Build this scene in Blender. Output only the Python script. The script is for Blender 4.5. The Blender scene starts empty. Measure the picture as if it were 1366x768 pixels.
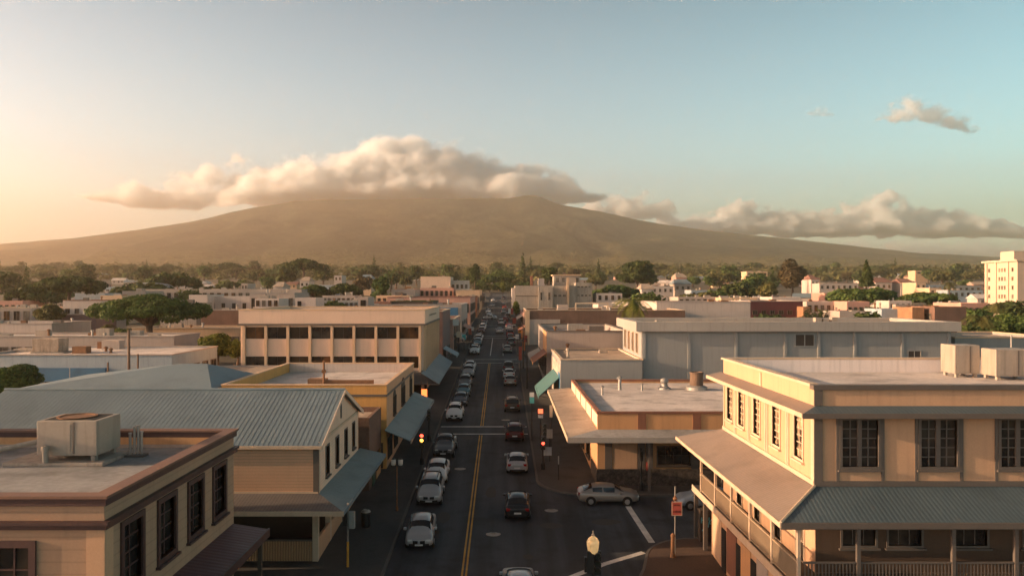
import bpy, bmesh, math, random
from mathutils import Vector, Matrix, noise

# ------------------------------------------------------------------ camera, sky, sun, exposure
scene = bpy.context.scene
COL = scene.collection
R = math.radians
CAM_Z = 16.8
F = 1062.4          # focal length in photo pixels (28 mm on 36 mm, 1366 wide)
VX, VY = 670.0, 390.0

cam_d = bpy.data.cameras.new('camera')
cam_d.lens = 28.0
cam_d.sensor_width = 36.0
cam_d.shift_x = 13.0 / 1366
cam_d.shift_y = 6.0 / 1366
cam_d.clip_start = 0.5
cam_d.clip_end = 40000
cam = bpy.data.objects.new('camera', cam_d)
COL.objects.link(cam)
cam.location = (0, 0, CAM_Z)
cam.rotation_euler = (R(90), 0, 0)
scene.camera = cam

SUN_EL = 13.0
SUN_AZ = -95.5      # degrees clockwise from +Y: to the left and a little behind
sd = Vector((math.sin(R(SUN_AZ)) * math.cos(R(SUN_EL)), math.cos(R(SUN_AZ)) * math.cos(R(SUN_EL)), math.sin(R(SUN_EL))))

world = bpy.data.worlds.new('World')
scene.world = world
world.use_nodes = True
wn, wl = world.node_tree.nodes, world.node_tree.links
wn.clear()
w_out = wn.new('ShaderNodeOutputWorld')
w_bg = wn.new('ShaderNodeBackground')
w_sky = wn.new('ShaderNodeTexSky')
w_sky.sky_type = 'NISHITA'
w_sky.sun_disc = False
w_sky.sun_elevation = R(SUN_EL)
w_sky.sun_rotation = R(SUN_AZ)
w_sky.altitude = 0
w_sky.air_density = 1.3
w_sky.dust_density = 2.0
w_sky.ozone_density = 1.6
w_bg.inputs['Strength'].default_value = 0.135
w_hsv = wn.new('ShaderNodeHueSaturation')
w_hsv.inputs['Saturation'].default_value = 0.88
w_hsv.inputs['Hue'].default_value = 0.47
# the sky is brightest in the low haze and deeper overhead
w_geo = wn.new('ShaderNodeTexCoord')
w_sep = wn.new('ShaderNodeSeparateXYZ')
wl.new(w_geo.outputs['Generated'], w_sep.inputs[0])
w_mr = wn.new('ShaderNodeMapRange')
w_mr.inputs[1].default_value = 0.0; w_mr.inputs[2].default_value = 0.55
w_mr.inputs[3].default_value = 1.25; w_mr.inputs[4].default_value = 0.16
wl.new(w_sep.outputs[2], w_mr.inputs[0])
w_mul = wn.new('ShaderNodeMix'); w_mul.data_type = 'RGBA'; w_mul.blend_type = 'MULTIPLY'; w_mul.inputs[0].default_value = 1.0
# and weighted slightly brighter behind the camera, filling the front walls
w_my = wn.new('ShaderNodeMapRange')
w_my.inputs[1].default_value = 0.3; w_my.inputs[2].default_value = -0.6
w_my.inputs[3].default_value = 1.0; w_my.inputs[4].default_value = 1.05
wl.new(w_sep.outputs[1], w_my.inputs[0])
w_f = wn.new('ShaderNodeMath'); w_f.operation = 'MULTIPLY'
wl.new(w_mr.outputs[0], w_f.inputs[0]); wl.new(w_my.outputs[0], w_f.inputs[1])
wl.new(w_sky.outputs[0], w_mul.inputs[6]); wl.new(w_f.outputs[0], w_mul.inputs[7])
w_tint = wn.new('ShaderNodeMix'); w_tint.data_type = 'RGBA'; w_tint.blend_type = 'MULTIPLY'; w_tint.inputs[0].default_value = 1.0
w_tint.inputs[7].default_value = (1.03, 0.985, 1.09, 1.0)
wl.new(w_mul.outputs[2], w_tint.inputs[6])
# deeper turquoise away from the sun
w_mx = wn.new('ShaderNodeMapRange')
w_mx.inputs[1].default_value = -0.1; w_mx.inputs[2].default_value = 0.6; w_mx.inputs[3].default_value = 0.0; w_mx.inputs[4].default_value = 1.0
wl.new(w_sep.outputs[0], w_mx.inputs[0])
w_teal = wn.new('ShaderNodeMix'); w_teal.data_type = 'RGBA'; w_teal.blend_type = 'MULTIPLY'
w_teal.inputs[7].default_value = (0.66, 0.93, 0.98, 1.0)
wl.new(w_mx.outputs[0], w_teal.inputs[0]); wl.new(w_tint.outputs[2], w_teal.inputs[6]); wl.new(w_teal.outputs[2], w_hsv.inputs['Color'])
wl.new(w_hsv.outputs[0], w_bg.inputs['Color'])
wl.new(w_bg.outputs[0], w_out.inputs['Surface'])

sun_d = bpy.data.lights.new('sun', 'SUN')
sun_d.energy = 5.0
sun_d.angle = R(0.55)
sun_d.color = (1.0, 0.65, 0.39)
sun = bpy.data.objects.new('sun', sun_d)
COL.objects.link(sun)
sun.rotation_euler = sd.to_track_quat('Z', 'Y').to_euler()
sun.location = (-60, -20, 80)

scene.view_settings.view_transform = 'Standard'
scene.view_settings.look = 'None'
scene.view_settings.exposure = 1.32
scene.view_settings.gamma = 1.0
scene.view_settings.use_curve_mapping = False
scene.render.engine = 'CYCLES'
cy = scene.cycles
cy.use_denoising = True
cy.use_adaptive_sampling = True
cy.max_bounces = 12
cy.diffuse_bounces = 3
cy.glossy_bounces = 3
cy.volume_bounces = 10
cy.transparent_max_bounces = 8
cy.caustics_reflective = False
cy.caustics_refractive = False
HAZE_D = 2.2e-4

# ------------------------------------------------------------------ helpers
GP = [(-300, -15.1), (140, 4.43), (250, 7.7), (356, 10.6), (500, 16.2), (1200, 44.0), (1800, 73.0), (4000, 180)]
def gz(y):
    for (a, za), (b, zb) in zip(GP, GP[1:]):
        if y <= b:
            return za + (zb - za) * (y - a) / (b - a)
    return GP[-1][1]
def wx(px, y): return (px - VX) * y / F
def wz(py, y): return CAM_Z - (py - VY) * y / F
def gy(py):
    """depth of the ground seen at photo row py"""
    lo, hi = 20.0, 1500.0
    for _ in range(50):
        m = (lo + hi) / 2
        if VY + (CAM_Z - gz(m)) * F / m > py: lo = m
        else: hi = m
    return lo

class MB:
    def __init__(self):
        self.v, self.f, self.mi, self.m = [], [], [], 0
    def add(self, vs, fs):
        b = len(self.v)
        self.v += [tuple(p) for p in vs]
        for f in fs:
            self.f.append([b + i for i in f]); self.mi.append(self.m)
        return self
    def box(self, x0, x1, y0, y1, z0, z1):
        if x0 > x1: x0, x1 = x1, x0
        if y0 > y1: y0, y1 = y1, y0
        return self.add([(x0,y0,z0),(x1,y0,z0),(x1,y1,z0),(x0,y1,z0),(x0,y0,z1),(x1,y0,z1),(x1,y1,z1),(x0,y1,z1)],
                        [(0,3,2,1),(4,5,6,7),(0,1,5,4),(1,2,6,5),(2,3,7,6),(3,0,4,7)])
    def ub(self, face, pos, u0, u1, z0, z1, n0, n1):
        if face == 'S': return self.box(u0, u1, pos - n1, pos - n0, z0, z1)
        if face == 'N': return self.box(u0, u1, pos + n0, pos + n1, z0, z1)
        if face == 'W': return self.box(pos - n1, pos - n0, u0, u1, z0, z1)
        return self.box(pos + n0, pos + n1, u0, u1, z0, z1)
    def hexa(self, b, t):
        """b, t: four corner points of bottom and top, counter-clockwise from above"""
        return self.add(list(b) + list(t), [(0,3,2,1),(4,5,6,7),(0,1,5,4),(1,2,6,5),(2,3,7,6),(3,0,4,7)])
    def slab(self, pts, th):
        """pts: quad on top; thickness straight down"""
        lo = [(p[0], p[1], p[2] - th) for p in pts]
        n = len(pts)
        fs = [tuple(range(n, 2*n)), tuple(reversed(range(n)))]
        fs += [(i, (i+1) % n, n + (i+1) % n, n + i) for i in range(n)]
        return self.add(lo + list(pts), fs)
    def tube(self, p0, p1, r0, r1=None, n=10, cap=True):
        r1 = r0 if r1 is None else r1
        p0, p1 = Vector(p0), Vector(p1)
        d = (p1 - p0).normalized()
        a = d.orthogonal().normalized(); b = d.cross(a)
        vs = []
        for p, r in ((p0, r0), (p1, r1)):
            for i in range(n):
                t = 2 * math.pi * i / n
                vs.append(p + a * (r * math.cos(t)) + b * (r * math.sin(t)))
        fs = [(i, (i+1) % n, n + (i+1) % n, n + i) for i in range(n)]
        if cap: fs += [tuple(reversed(range(n))), tuple(range(n, 2*n))]
        return self.add(vs, fs)
    def lathe(self, c, prof, n=20):
        vs = []
        for r, z in prof:
            for i in range(n):
                t = 2 * math.pi * i / n
                vs.append((c[0] + r * math.cos(t), c[1] + r * math.sin(t), c[2] + z))
        fs = []
        for k in range(len(prof) - 1):
            for i in range(n):
                fs.append((k*n + i, k*n + (i+1) % n, (k+1)*n + (i+1) % n, (k+1)*n + i))
        fs += [tuple(reversed(range(n))), tuple(range((len(prof)-1)*n, len(prof)*n))]
        return self.add(vs, fs)
    def build(self, name, mats, parent=None, smooth=False, bevel=0.0):
        me = bpy.data.meshes.new(name)
        org = Vector((0, 0, 0))
        p = parent
        while p is not None:
            org += Vector(p.location); p = p.parent
        me.from_pydata([(x - org.x, y - org.y, z - org.z) for x, y, z in self.v], [], self.f)
        if not isinstance(mats, (list, tuple)): mats = [mats]
        for m in mats: me.materials.append(m)
        me.polygons.foreach_set('material_index', self.mi)
        if smooth: me.polygons.foreach_set('use_smooth', [True] * len(me.polygons))
        me.update()
        o = bpy.data.objects.new(name, me)
        COL.objects.link(o)
        if parent is not None: o.parent = parent
        if bevel:
            b = o.modifiers.new('bevel', 'BEVEL'); b.width = bevel; b.segments = 2; b.limit_method = 'ANGLE'
        return o

def tag(o, label, cat, group=None, kind=None):
    o['label'] = label; o['category'] = cat
    if group: o['group'] = group
    if kind: o['kind'] = kind
    return o
def thing(name, label, cat, loc=(0, 0, 0), group=None):
    o = bpy.data.objects.new(name, None)
    o.empty_display_size = 0.5
    COL.objects.link(o); o.location = loc
    return tag(o, label, cat, group)
def structure(o):
    o['kind'] = 'structure'; return o
def copy_tree(o, parent=None):
    c = o.copy(); COL.objects.link(c)
    if parent is not None: c.parent = parent
    for ch in list(o.children): copy_tree(ch, c)
    return c

# ------------------------------------------------------------------ materials
def _new(name):
    m = bpy.data.materials.new(name); m.use_nodes = True
    nt = m.node_tree
    return m, nt, nt.nodes, nt.links, nt.nodes['Principled BSDF']
def surf(name, col, rough=0.8, var=0.18, scale=0.6, fine=9.0, bump=0.15, dirt=0.0, streak=0.0, metal=0.0, spec=0.4,
         ribs=None, rib_pitch=0.2, rib_amt=0.4, seams=0.0):
    """weathered surface; ribs: 'x','y','z' periodic relief along that world axis; streak: rain marks down a wall"""
    m, nt, N, L, B = _new(name)
    geo = N.new('ShaderNodeNewGeometry')
    n1 = N.new('ShaderNodeTexNoise'); n1.inputs['Scale'].default_value = scale; n1.inputs['Detail'].default_value = 5
    n2 = N.new('ShaderNodeTexNoise'); n2.inputs['Scale'].default_value = fine; n2.inputs['Detail'].default_value = 4
    L.new(geo.outputs['Position'], n1.inputs['Vector']); L.new(geo.outputs['Position'], n2.inputs['Vector'])
    mx = N.new('ShaderNodeMath'); mx.operation = 'MULTIPLY_ADD'; mx.inputs[1].default_value = 0.6
    ad = N.new('ShaderNodeMath'); ad.operation = 'MULTIPLY'; ad.inputs[1].default_value = 0.4
    L.new(n2.outputs['Fac'], ad.inputs[0]); L.new(n1.outputs['Fac'], mx.inputs[0]); L.new(ad.outputs[0], mx.inputs[2])
    rp = N.new('ShaderNodeValToRGB')
    rp.color_ramp.elements[0].position = 0.3; rp.color_ramp.elements[1].position = 0.7
    rp.color_ramp.elements[0].color = tuple(c * (1 - var) for c in col) + (1,)
    rp.color_ramp.elements[1].color = tuple(min(1, c * (1 + var)) for c in col) + (1,)
    L.new(mx.outputs[0], rp.inputs['Fac'])
    out = rp.outputs['Color']
    if streak or dirt:
        mp = N.new('ShaderNodeMapping'); mp.inputs['Scale'].default_value = (2.2, 2.2, 0.16) if streak else (0.35, 0.35, 0.35)
        n3 = N.new('ShaderNodeTexNoise'); n3.inputs['Scale'].default_value = 1.6; n3.inputs['Detail'].default_value = 6
        L.new(geo.outputs['Position'], mp.inputs['Vector']); L.new(mp.outputs[0], n3.inputs['Vector'])
        r3 = N.new('ShaderNodeValToRGB')
        r3.color_ramp.elements[0].position = 0.5; r3.color_ramp.elements[1].position = 0.72
        r3.color_ramp.elements[0].color = (0, 0, 0, 1); a = max(streak, dirt); r3.color_ramp.elements[1].color = (a, a, a, 1)
        L.new(n3.outputs['Fac'], r3.inputs['Fac'])
        mm = N.new('ShaderNodeMix'); mm.data_type = 'RGBA'
        L.new(r3.outputs['Color'], mm.inputs[0]); L.new(out, mm.inputs[6])
        mm.inputs[7].default_value = tuple(c * 0.42 for c in col) + (1,)
        out = mm.outputs[2]
    hgt = n2.outputs['Fac']
    if ribs:
        sx = N.new('ShaderNodeSeparateXYZ'); L.new(geo.outputs['Position'], sx.inputs[0])
        md = N.new('ShaderNodeMath'); md.operation = 'MULTIPLY'; md.inputs[1].default_value = 2 * math.pi / rib_pitch
        L.new(sx.outputs['XYZ'.index(ribs.upper())], md.inputs[0])
        if ribs == 'z':      # lapped boards: saw profile
            fr = N.new('ShaderNodeMath'); fr.operation = 'MULTIPLY'; fr.inputs[1].default_value = 1 / rib_pitch
            L.new(sx.outputs[2], fr.inputs[0])
            sn = N.new('ShaderNodeMath'); sn.operation = 'FRACT'; L.new(fr.outputs[0], sn.inputs[0])
        else:
            s0 = N.new('ShaderNodeMath'); s0.operation = 'SINE'; L.new(md.outputs[0], s0.inputs[0])
            sn = N.new('ShaderNodeMath'); sn.operation = 'MULTIPLY_ADD'; sn.inputs[1].default_value = 0.5; sn.inputs[2].default_value = 0.5
            L.new(s0.outputs[0], sn.inputs[0])
        b2 = N.new('ShaderNodeBump'); b2.inputs['Strength'].default_value = rib_amt; b2.inputs['Distance'].default_value = rib_pitch * 0.25
        L.new(sn.outputs[0], b2.inputs['Height'])
        if seams:
            cr = N.new('ShaderNodeValToRGB'); cr.color_ramp.elements[0].position = 0.02; cr.color_ramp.elements[1].position = 0.2
            cr.color_ramp.elements[0].color = (1 - seams, 1 - seams, 1 - seams, 1); cr.color_ramp.elements[1].color = (1, 1, 1, 1)
            L.new(sn.outputs[0], cr.inputs['Fac'])
            ms = N.new('ShaderNodeMix'); ms.data_type = 'RGBA'; ms.blend_type = 'MULTIPLY'; ms.inputs[0].default_value = 1
            L.new(out, ms.inputs[6]); L.new(cr.outputs['Color'], ms.inputs[7]); out = ms.outputs[2]
    L.new(out, B.inputs['Base Color'])
    bp = N.new('ShaderNodeBump'); bp.inputs['Strength'].default_value = bump; bp.inputs['Distance'].default_value = 0.03
    L.new(hgt, bp.inputs['Height'])
    if ribs: L.new(b2.outputs['Normal'], bp.inputs['Normal'])
    L.new(bp.outputs['Normal'], B.inputs['Normal'])
    rr = N.new('ShaderNodeMapRange'); rr.inputs[1].default_value = 0.3; rr.inputs[2].default_value = 0.7
    rr.inputs[3].default_value = max(0.05, rough - 0.1); rr.inputs[4].default_value = min(1, rough + 0.1)
    L.new(n1.outputs['Fac'], rr.inputs[0]); L.new(rr.outputs[0], B.inputs['Roughness'])
    B.inputs['Metallic'].default_value = metal
    B.inputs['Specular IOR Level'].default_value = spec
    return m
def simple(name, col, rough=0.5, metal=0.0, spec=0.5, emit=None, estr=0.0, coat=0.0):
    m, nt, N, L, B = _new(name)
    B.inputs['Base Color'].default_value = tuple(col) + (1,)
    B.inputs['Roughness'].default_value = rough; B.inputs['Metallic'].default_value = metal
    B.inputs['Specular IOR Level'].default_value = spec
    B.inputs['Coat Weight'].default_value = coat
    if emit:
        B.inputs['Emission Color'].default_value = tuple(emit) + (1,); B.inputs['Emission Strength'].default_value = estr
    return m
def glassy(name, col, rough=0.06, scale=0.8, c2=None):
    """window pane over a dim room: mirror-like with uneven tones for blinds, rooms behind and painted reflections"""
    m, nt, N, L, B = _new(name)
    geo = N.new('ShaderNodeNewGeometry')
    n1 = N.new('ShaderNodeTexNoise'); n1.inputs['Scale'].default_value = scale; n1.inputs['Detail'].default_value = 3
    L.new(geo.outputs['Position'], n1.inputs['Vector'])
    rp = N.new('ShaderNodeValToRGB'); rp.color_ramp.elements[0].position = 0.42; rp.color_ramp.elements[1].position = 0.66
    rp.color_ramp.elements[0].color = tuple(col) + (1,)
    rp.color_ramp.elements[1].color = tuple(c2 or [c * 3 for c in col]) + (1,)
    L.new(n1.outputs['Fac'], rp.inputs['Fac']); L.new(rp.outputs['Color'], B.inputs['Base Color'])
    B.inputs['Roughness'].default_value = rough
    bp = N.new('ShaderNodeBump'); bp.inputs['Strength'].default_value = 0.03; L.new(n1.outputs['Fac'], bp.inputs['Height'])
    L.new(bp.outputs['Normal'], B.inputs['Normal'])
    return m
def leafy(name, c0, c1, scale=0.35, trans=0.25):
    m, nt, N, L, B = _new(name)
    geo = N.new('ShaderNodeNewGeometry')
    n1 = N.new('ShaderNodeTexNoise'); n1.inputs['Scale'].default_value = scale; n1.inputs['Detail'].default_value = 4
    L.new(geo.outputs['Position'], n1.inputs['Vector'])
    mi = N.new('ShaderNodeMath'); mi.operation = 'MULTIPLY_ADD'; mi.inputs[1].default_value = 0.35; 
    L.new(geo.outputs['Random Per Island'], mi.inputs[0]); 
    sb = N.new('ShaderNodeMath'); sb.operation = 'SUBTRACT'; sb.inputs[1].default_value = 0.17
    L.new(n1.outputs['Fac'], sb.inputs[0]); L.new(sb.outputs[0], mi.inputs[2])
    rp = N.new('ShaderNodeValToRGB'); rp.color_ramp.elements[0].position = 0.3; rp.color_ramp.elements[1].position = 0.7
    rp.color_ramp.elements[0].color = tuple(c0) + (1,); rp.color_ramp.elements[1].color = tuple(c1) + (1,)
    L.new(mi.outputs[0], rp.inputs['Fac']); L.new(rp.outputs['Color'], B.inputs['Base Color'])
    B.inputs['Roughness'].default_value = 0.7; B.inputs['Specular IOR Level'].default_value = 0.25
    tr = N.new('ShaderNodeBsdfTranslucent'); L.new(rp.outputs['Color'], tr.inputs['Color'])
    ms = N.new('ShaderNodeMixShader'); ms.inputs[0].default_value = trans
    L.new(B.outputs[0], ms.inputs[1]); L.new(tr.outputs[0], ms.inputs[2])
    L.new(ms.outputs[0], N['Material Output'].inputs['Surface'])
    return m

M = {}
M['asphalt'] = surf('asphalt', (0.042, 0.049, 0.058), 0.85, 0.45, 0.10, 14, 0.3, dirt=0.7)
M['pave'] = surf('pavement', (0.062, 0.060, 0.058), 0.9, 0.3, 0.3, 8, 0.25, dirt=0.6)
M['brickpave'] = surf('brick_paving', (0.085, 0.055, 0.04), 0.9, 0.3, 0.5, 12, 0.3, dirt=0.5)
M['kerb'] = surf('kerb', (0.11, 0.10, 0.09), 0.9, 0.25, 1.0, 9, 0.3)
M['ypaint'] = surf('yellow_paint', (0.52, 0.28, 0.045), 0.75, 0.3, 0.8, 10, 0.2, dirt=0.6)
M['wpaint'] = surf('white_paint', (0.60, 0.58, 0.54), 0.75, 0.3, 0.8, 10, 0.2, dirt=0.7)
M['ground'] = surf('town_ground', (0.10, 0.085, 0.055), 0.95, 0.45, 0.03, 0.6, 0.3, dirt=0.5)
M['trim_dark'] = surf('brown_grey_trim', (0.12, 0.10, 0.085), 0.6, 0.15, 1.0, 10, 0.1)
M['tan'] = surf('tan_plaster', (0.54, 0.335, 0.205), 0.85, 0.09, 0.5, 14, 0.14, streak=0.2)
M['tan_pale'] = surf('pale_tan_panel', (0.58, 0.405, 0.265), 0.85, 0.09, 0.5, 14, 0.14, streak=0.2)
M['peach_board'] = surf('peach_boards', (0.74, 0.45, 0.28), 0.8, 0.10, 0.5, 12, 0.08, streak=0.16, ribs='z', rib_pitch=0.19, rib_amt=0.8, seams=0.35)
M['tan_board'] = surf('tan_boards', (0.40, 0.26, 0.17), 0.8, 0.12, 0.5, 12, 0.1, streak=0.16, ribs='z', rib_pitch=0.36, rib_amt=0.25, seams=0.18)
M['cream_board'] = surf('cream_boards', (0.80, 0.61, 0.46), 0.8, 0.10, 0.5, 12, 0.08, streak=0.16, ribs='z', rib_pitch=0.19, rib_amt=0.6, seams=0.2)
M['maroon'] = surf('maroon_paint', (0.065, 0.032, 0.030), 0.55, 0.2, 1.0, 10, 0.1, streak=0.3)
M['maroon_roof'] = surf('maroon_metal_roof', (0.10, 0.042, 0.046), 0.6, 0.2, 0.8, 10, 0.1, ribs='y', rib_pitch=0.3, rib_amt=0.12)
M['roof_grey'] = surf('grey_membrane_roof', (0.255, 0.26, 0.26), 0.9, 0.3, 0.25, 4, 0.3, dirt=0.75)
M['roof_pale'] = surf('pale_membrane_roof', (0.54, 0.49, 0.455), 0.9, 0.25, 0.25, 4, 0.3, dirt=0.7)
M['roof_tan'] = surf('tan_gravel_roof', (0.36, 0.29, 0.23), 0.95, 0.3, 0.3, 5, 0.3, dirt=0.6)
M['metal_roof'] = surf('blue_grey_metal_roof', (0.16, 0.215, 0.245), 0.6, 0.14, 0.3, 6, 0.06, dirt=0.3, spec=0.4)
M['metal_roof_x'] = surf('blue_grey_ribbed_roof', (0.068, 0.100, 0.118), 0.6, 0.16, 0.3, 6, 0.06, dirt=0.25, ribs='x', rib_pitch=0.2, rib_amt=0.13, seams=0.3)
M['metal_roof_y'] = surf('sunlit_tone_ribbed_roof', (0.225, 0.18, 0.15), 0.65, 0.16, 0.3, 6, 0.06, dirt=0.35, ribs='y', rib_pitch=0.24, rib_amt=0.15, seams=0.15)  # west veranda slopes: sunlit tone put into the base colour
M['awn_teal'] = surf('teal_grey_awning', (0.19, 0.245, 0.255), 0.6, 0.16, 0.3, 6, 0.06, dirt=0.35, ribs='y', rib_pitch=0.3, rib_amt=0.12, seams=0.15)
M['brown_roof_x'] = surf('weathered_brown_ribbed_roof', (0.125, 0.115, 0.11), 0.65, 0.2, 0.4, 6, 0.06, dirt=0.3, ribs='x', rib_pitch=0.2, rib_amt=0.13, seams=0.3)
M['concrete'] = surf('concrete', (0.36, 0.31, 0.26), 0.9, 0.18, 0.3, 8, 0.2, streak=0.6)
M['beige'] = surf('beige_render', (0.64, 0.48, 0.37), 0.88, 0.07, 0.4, 14, 0.1, streak=0.12)
M['grey_wall'] = surf('grey_blue_render', (0.28, 0.285, 0.275), 0.85, 0.10, 0.3, 12, 0.12, streak=0.18)
M['grey_fascia'] = surf('grey_fascia', (0.34, 0.32, 0.29), 0.8, 0.12, 0.3, 12, 0.1, streak=0.22)
M['white_wall'] = surf('white_wall', (0.50, 0.43, 0.385), 0.85, 0.10, 0.4, 10, 0.15, streak=0.28)
M['dull_white'] = surf('dull_white_wall', (0.38, 0.32, 0.28), 0.85, 0.16, 0.25, 10, 0.15, streak=0.16)
M['mustard'] = surf('mustard_render', (0.56, 0.31, 0.10), 0.85, 0.12, 0.5, 12, 0.12, streak=0.22)
M['orange'] = surf('orange_render', (0.56, 0.31, 0.15), 0.85, 0.12, 0.5, 12, 0.12, streak=0.22)
M['terracotta'] = surf('terracotta_paint', (0.23, 0.10, 0.062), 0.8, 0.15, 0.5, 12, 0.12, streak=0.3)
M['stone'] = surf('lava_stone_base', (0.075, 0.06, 0.05), 0.95, 0.9, 3.0, 9, 1.0)
M['brick'] = surf('dark_brick', (0.16, 0.095, 0.07), 0.9, 0.35, 0.5, 6, 0.3, streak=0.28)
M['orange_brick'] = surf('orange_brick', (0.30, 0.16, 0.085), 0.9, 0.35, 0.5, 6, 0.3, streak=0.28)
M['purple'] = surf('purple_brown_wall', (0.20, 0.12, 0.11), 0.85, 0.15, 0.5, 10, 0.1, streak=0.22)
M['pink'] = surf('pink_wall', (0.50, 0.28, 0.22), 0.85, 0.15, 0.5, 10, 0.1, streak=0.22)
M['redroof'] = surf('red_tile_roof', (0.22, 0.115, 0.09), 0.85, 0.25, 0.5, 5, 0.3)
M['maroon_wall'] = surf('maroon_cladding', (0.10, 0.03, 0.032), 0.8, 0.15, 0.5, 6, 0.1, streak=0.16, ribs='x', rib_pitch=0.9, rib_amt=0.06)
M['blue'] = surf('blue_fascia', (0.04, 0.14, 0.25), 0.6, 0.15, 0.5, 8, 0.1, dirt=0.4)
M['paleblue'] = surf('pale_blue_wall', (0.30, 0.36, 0.40), 0.8, 0.15, 0.5, 8, 0.1, streak=0.28)
M['darkin'] = surf('dark_interior', (0.012, 0.011, 0.010), 0.9, 0.3, 0.6, 5, 0.05)
M['dark_wood'] = surf('dark_wood', (0.06, 0.045, 0.035), 0.7, 0.25, 1.0, 10, 0.2)
M['slats'] = surf('tan_slats', (0.36, 0.23, 0.13), 0.8, 0.15, 0.6, 10, 0.1, ribs='x', rib_pitch=0.16, rib_amt=0.9, seams=0.6)
M['black'] = simple('black_metal', (0.012, 0.013, 0.014), 0.45)
M['galv'] = surf('galvanised_steel', (0.33, 0.32, 0.30), 0.5, 0.15, 1.5, 9, 0.08, metal=0.5, streak=0.22)
M['ac'] = surf('air_unit_paint', (0.33, 0.285, 0.235), 0.6, 0.10, 1.5, 9, 0.05, streak=0.45)
M['rust'] = surf('rusty_metal', (0.20, 0.10, 0.05), 0.85, 0.4, 2.0, 10, 0.2)
M['wood_pole'] = surf('weathered_timber', (0.15, 0.10, 0.07), 0.9, 0.3, 2.0, 12, 0.3)
M['pale_trim'] = surf('pale_trim', (0.55, 0.42, 0.30), 0.7, 0.12, 1.0, 10, 0.1, streak=0.2)
M['glass'] = glassy('window_glass', (0.012, 0.012, 0.013), 0.07, 0.9, (0.06, 0.05, 0.04))
M['glass_warm'] = glassy('dark_tinted_glass', (0.014, 0.011, 0.008), 0.16, 0.35, (0.05, 0.03, 0.015))
M['carglass'] = simple('car_glass', (0.012, 0.014, 0.016), 0.05, spec=0.6)
M['tyre'] = simple('tyre_rubber', (0.012, 0.012, 0.012), 0.85)
M['rim'] = simple('alloy_rim', (0.42, 0.42, 0.42), 0.35, metal=0.8)
M['chrome'] = simple('chrome', (0.5, 0.5, 0.5), 0.2, metal=1.0)
M['headlamp'] = simple('headlamp_lens', (0.62, 0.62, 0.60), 0.1)
M['taillamp'] = simple('tail_lamp_lens', (0.32, 0.012, 0.01), 0.2)
M['plate'] = simple('number_plate', (0.6, 0.6, 0.58), 0.5)
M['leaf_dark'] = leafy('dark_leaves', (0.027, 0.045, 0.015), (0.083, 0.112, 0.027), 0.25)
M['leaf_mid'] = leafy('mid_green_leaves', (0.030, 0.062, 0.018), (0.105, 0.155, 0.032), 0.25)
M['leaf_olive'] = leafy('olive_leaves', (0.056, 0.059, 0.022), (0.140, 0.140, 0.042), 0.25)
M['leaf_bright'] = leafy('sunny_green_leaves', (0.054, 0.078, 0.014), (0.192, 0.204, 0.036), 0.5)
M['leaf_brown'] = leafy('bronze_leaves', (0.048, 0.036, 0.018), (0.108, 0.084, 0.036), 0.3)
M['bark'] = surf('bark', (0.10, 0.07, 0.05), 0.95, 0.3, 1.0, 8, 0.4)
M['cap_brown'] = surf('brown_coping', (0.19, 0.105, 0.075), 0.7, 0.15, 1.0, 10, 0.1)
M['tower_cream'] = surf('tower_cream', (0.54, 0.43, 0.33), 0.85, 0.08, 0.3, 10, 0.1, streak=0.2)
M['bright_white'] = surf('bright_white_wall', (0.78, 0.70, 0.66), 0.85, 0.08, 0.4, 10, 0.15, streak=0.3)
M['glass_reflect'] = glassy('window_painted_reflections', (0.03, 0.025, 0.02), 0.1, 1.6, (0.55, 0.42, 0.26))  # pale patches paint cream sky reflections into the pane
M['rail_tan'] = surf('railing_paint', (0.34, 0.25, 0.165), 0.75, 0.12, 1.0, 10, 0.1)
M['glass_amber'] = glassy('amber_reflection_glass', (0.016, 0.012, 0.008), 0.12, 0.5, (0.16, 0.07, 0.025))  # orange reflection painted into the tinted pane colour
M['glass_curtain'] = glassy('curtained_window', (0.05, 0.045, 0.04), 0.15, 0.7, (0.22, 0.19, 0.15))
M['shade_brown'] = surf('painted_shade_plaster', (0.10, 0.062, 0.04), 0.85, 0.12, 0.5, 14, 0.12, streak=0.2)  # veranda shade put into a darker wall colour
M['teal_cloth'] = surf('teal_canvas', (0.06, 0.15, 0.155), 0.8, 0.15, 0.5, 8, 0.05, dirt=0.3)
def wear(m, lo=0.62, hi=1.35):
    '''long faint tyre tracks and drips along the street'''
    N, L = m.node_tree.nodes, m.node_tree.links; B = N['Principled BSDF']
    src = B.inputs['Base Color'].links[0].from_socket
    g = N.new('ShaderNodeNewGeometry'); mp = N.new('ShaderNodeMapping'); mp.inputs['Scale'].default_value = (0.9, 0.022, 1)
    n = N.new('ShaderNodeTexNoise'); n.inputs['Scale'].default_value = 1.0; n.inputs['Detail'].default_value = 4
    L.new(g.outputs['Position'], mp.inputs['Vector']); L.new(mp.outputs[0], n.inputs['Vector'])
    r = N.new('ShaderNodeValToRGB'); r.color_ramp.elements[0].position = 0.35; r.color_ramp.elements[1].position = 0.65
    r.color_ramp.elements[0].color = (lo, lo, lo, 1); r.color_ramp.elements[1].color = (hi, hi, hi, 1); L.new(n.outputs['Fac'], r.inputs['Fac'])
    k = N.new('ShaderNodeMix'); k.data_type = 'RGBA'; k.blend_type = 'MULTIPLY'; k.inputs[0].default_value = 1
    L.new(src, k.inputs[6]); L.new(r.outputs['Color'], k.inputs[7]); L.new(k.outputs[2], B.inputs['Base Color'])
wear(M['asphalt'])

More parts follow.
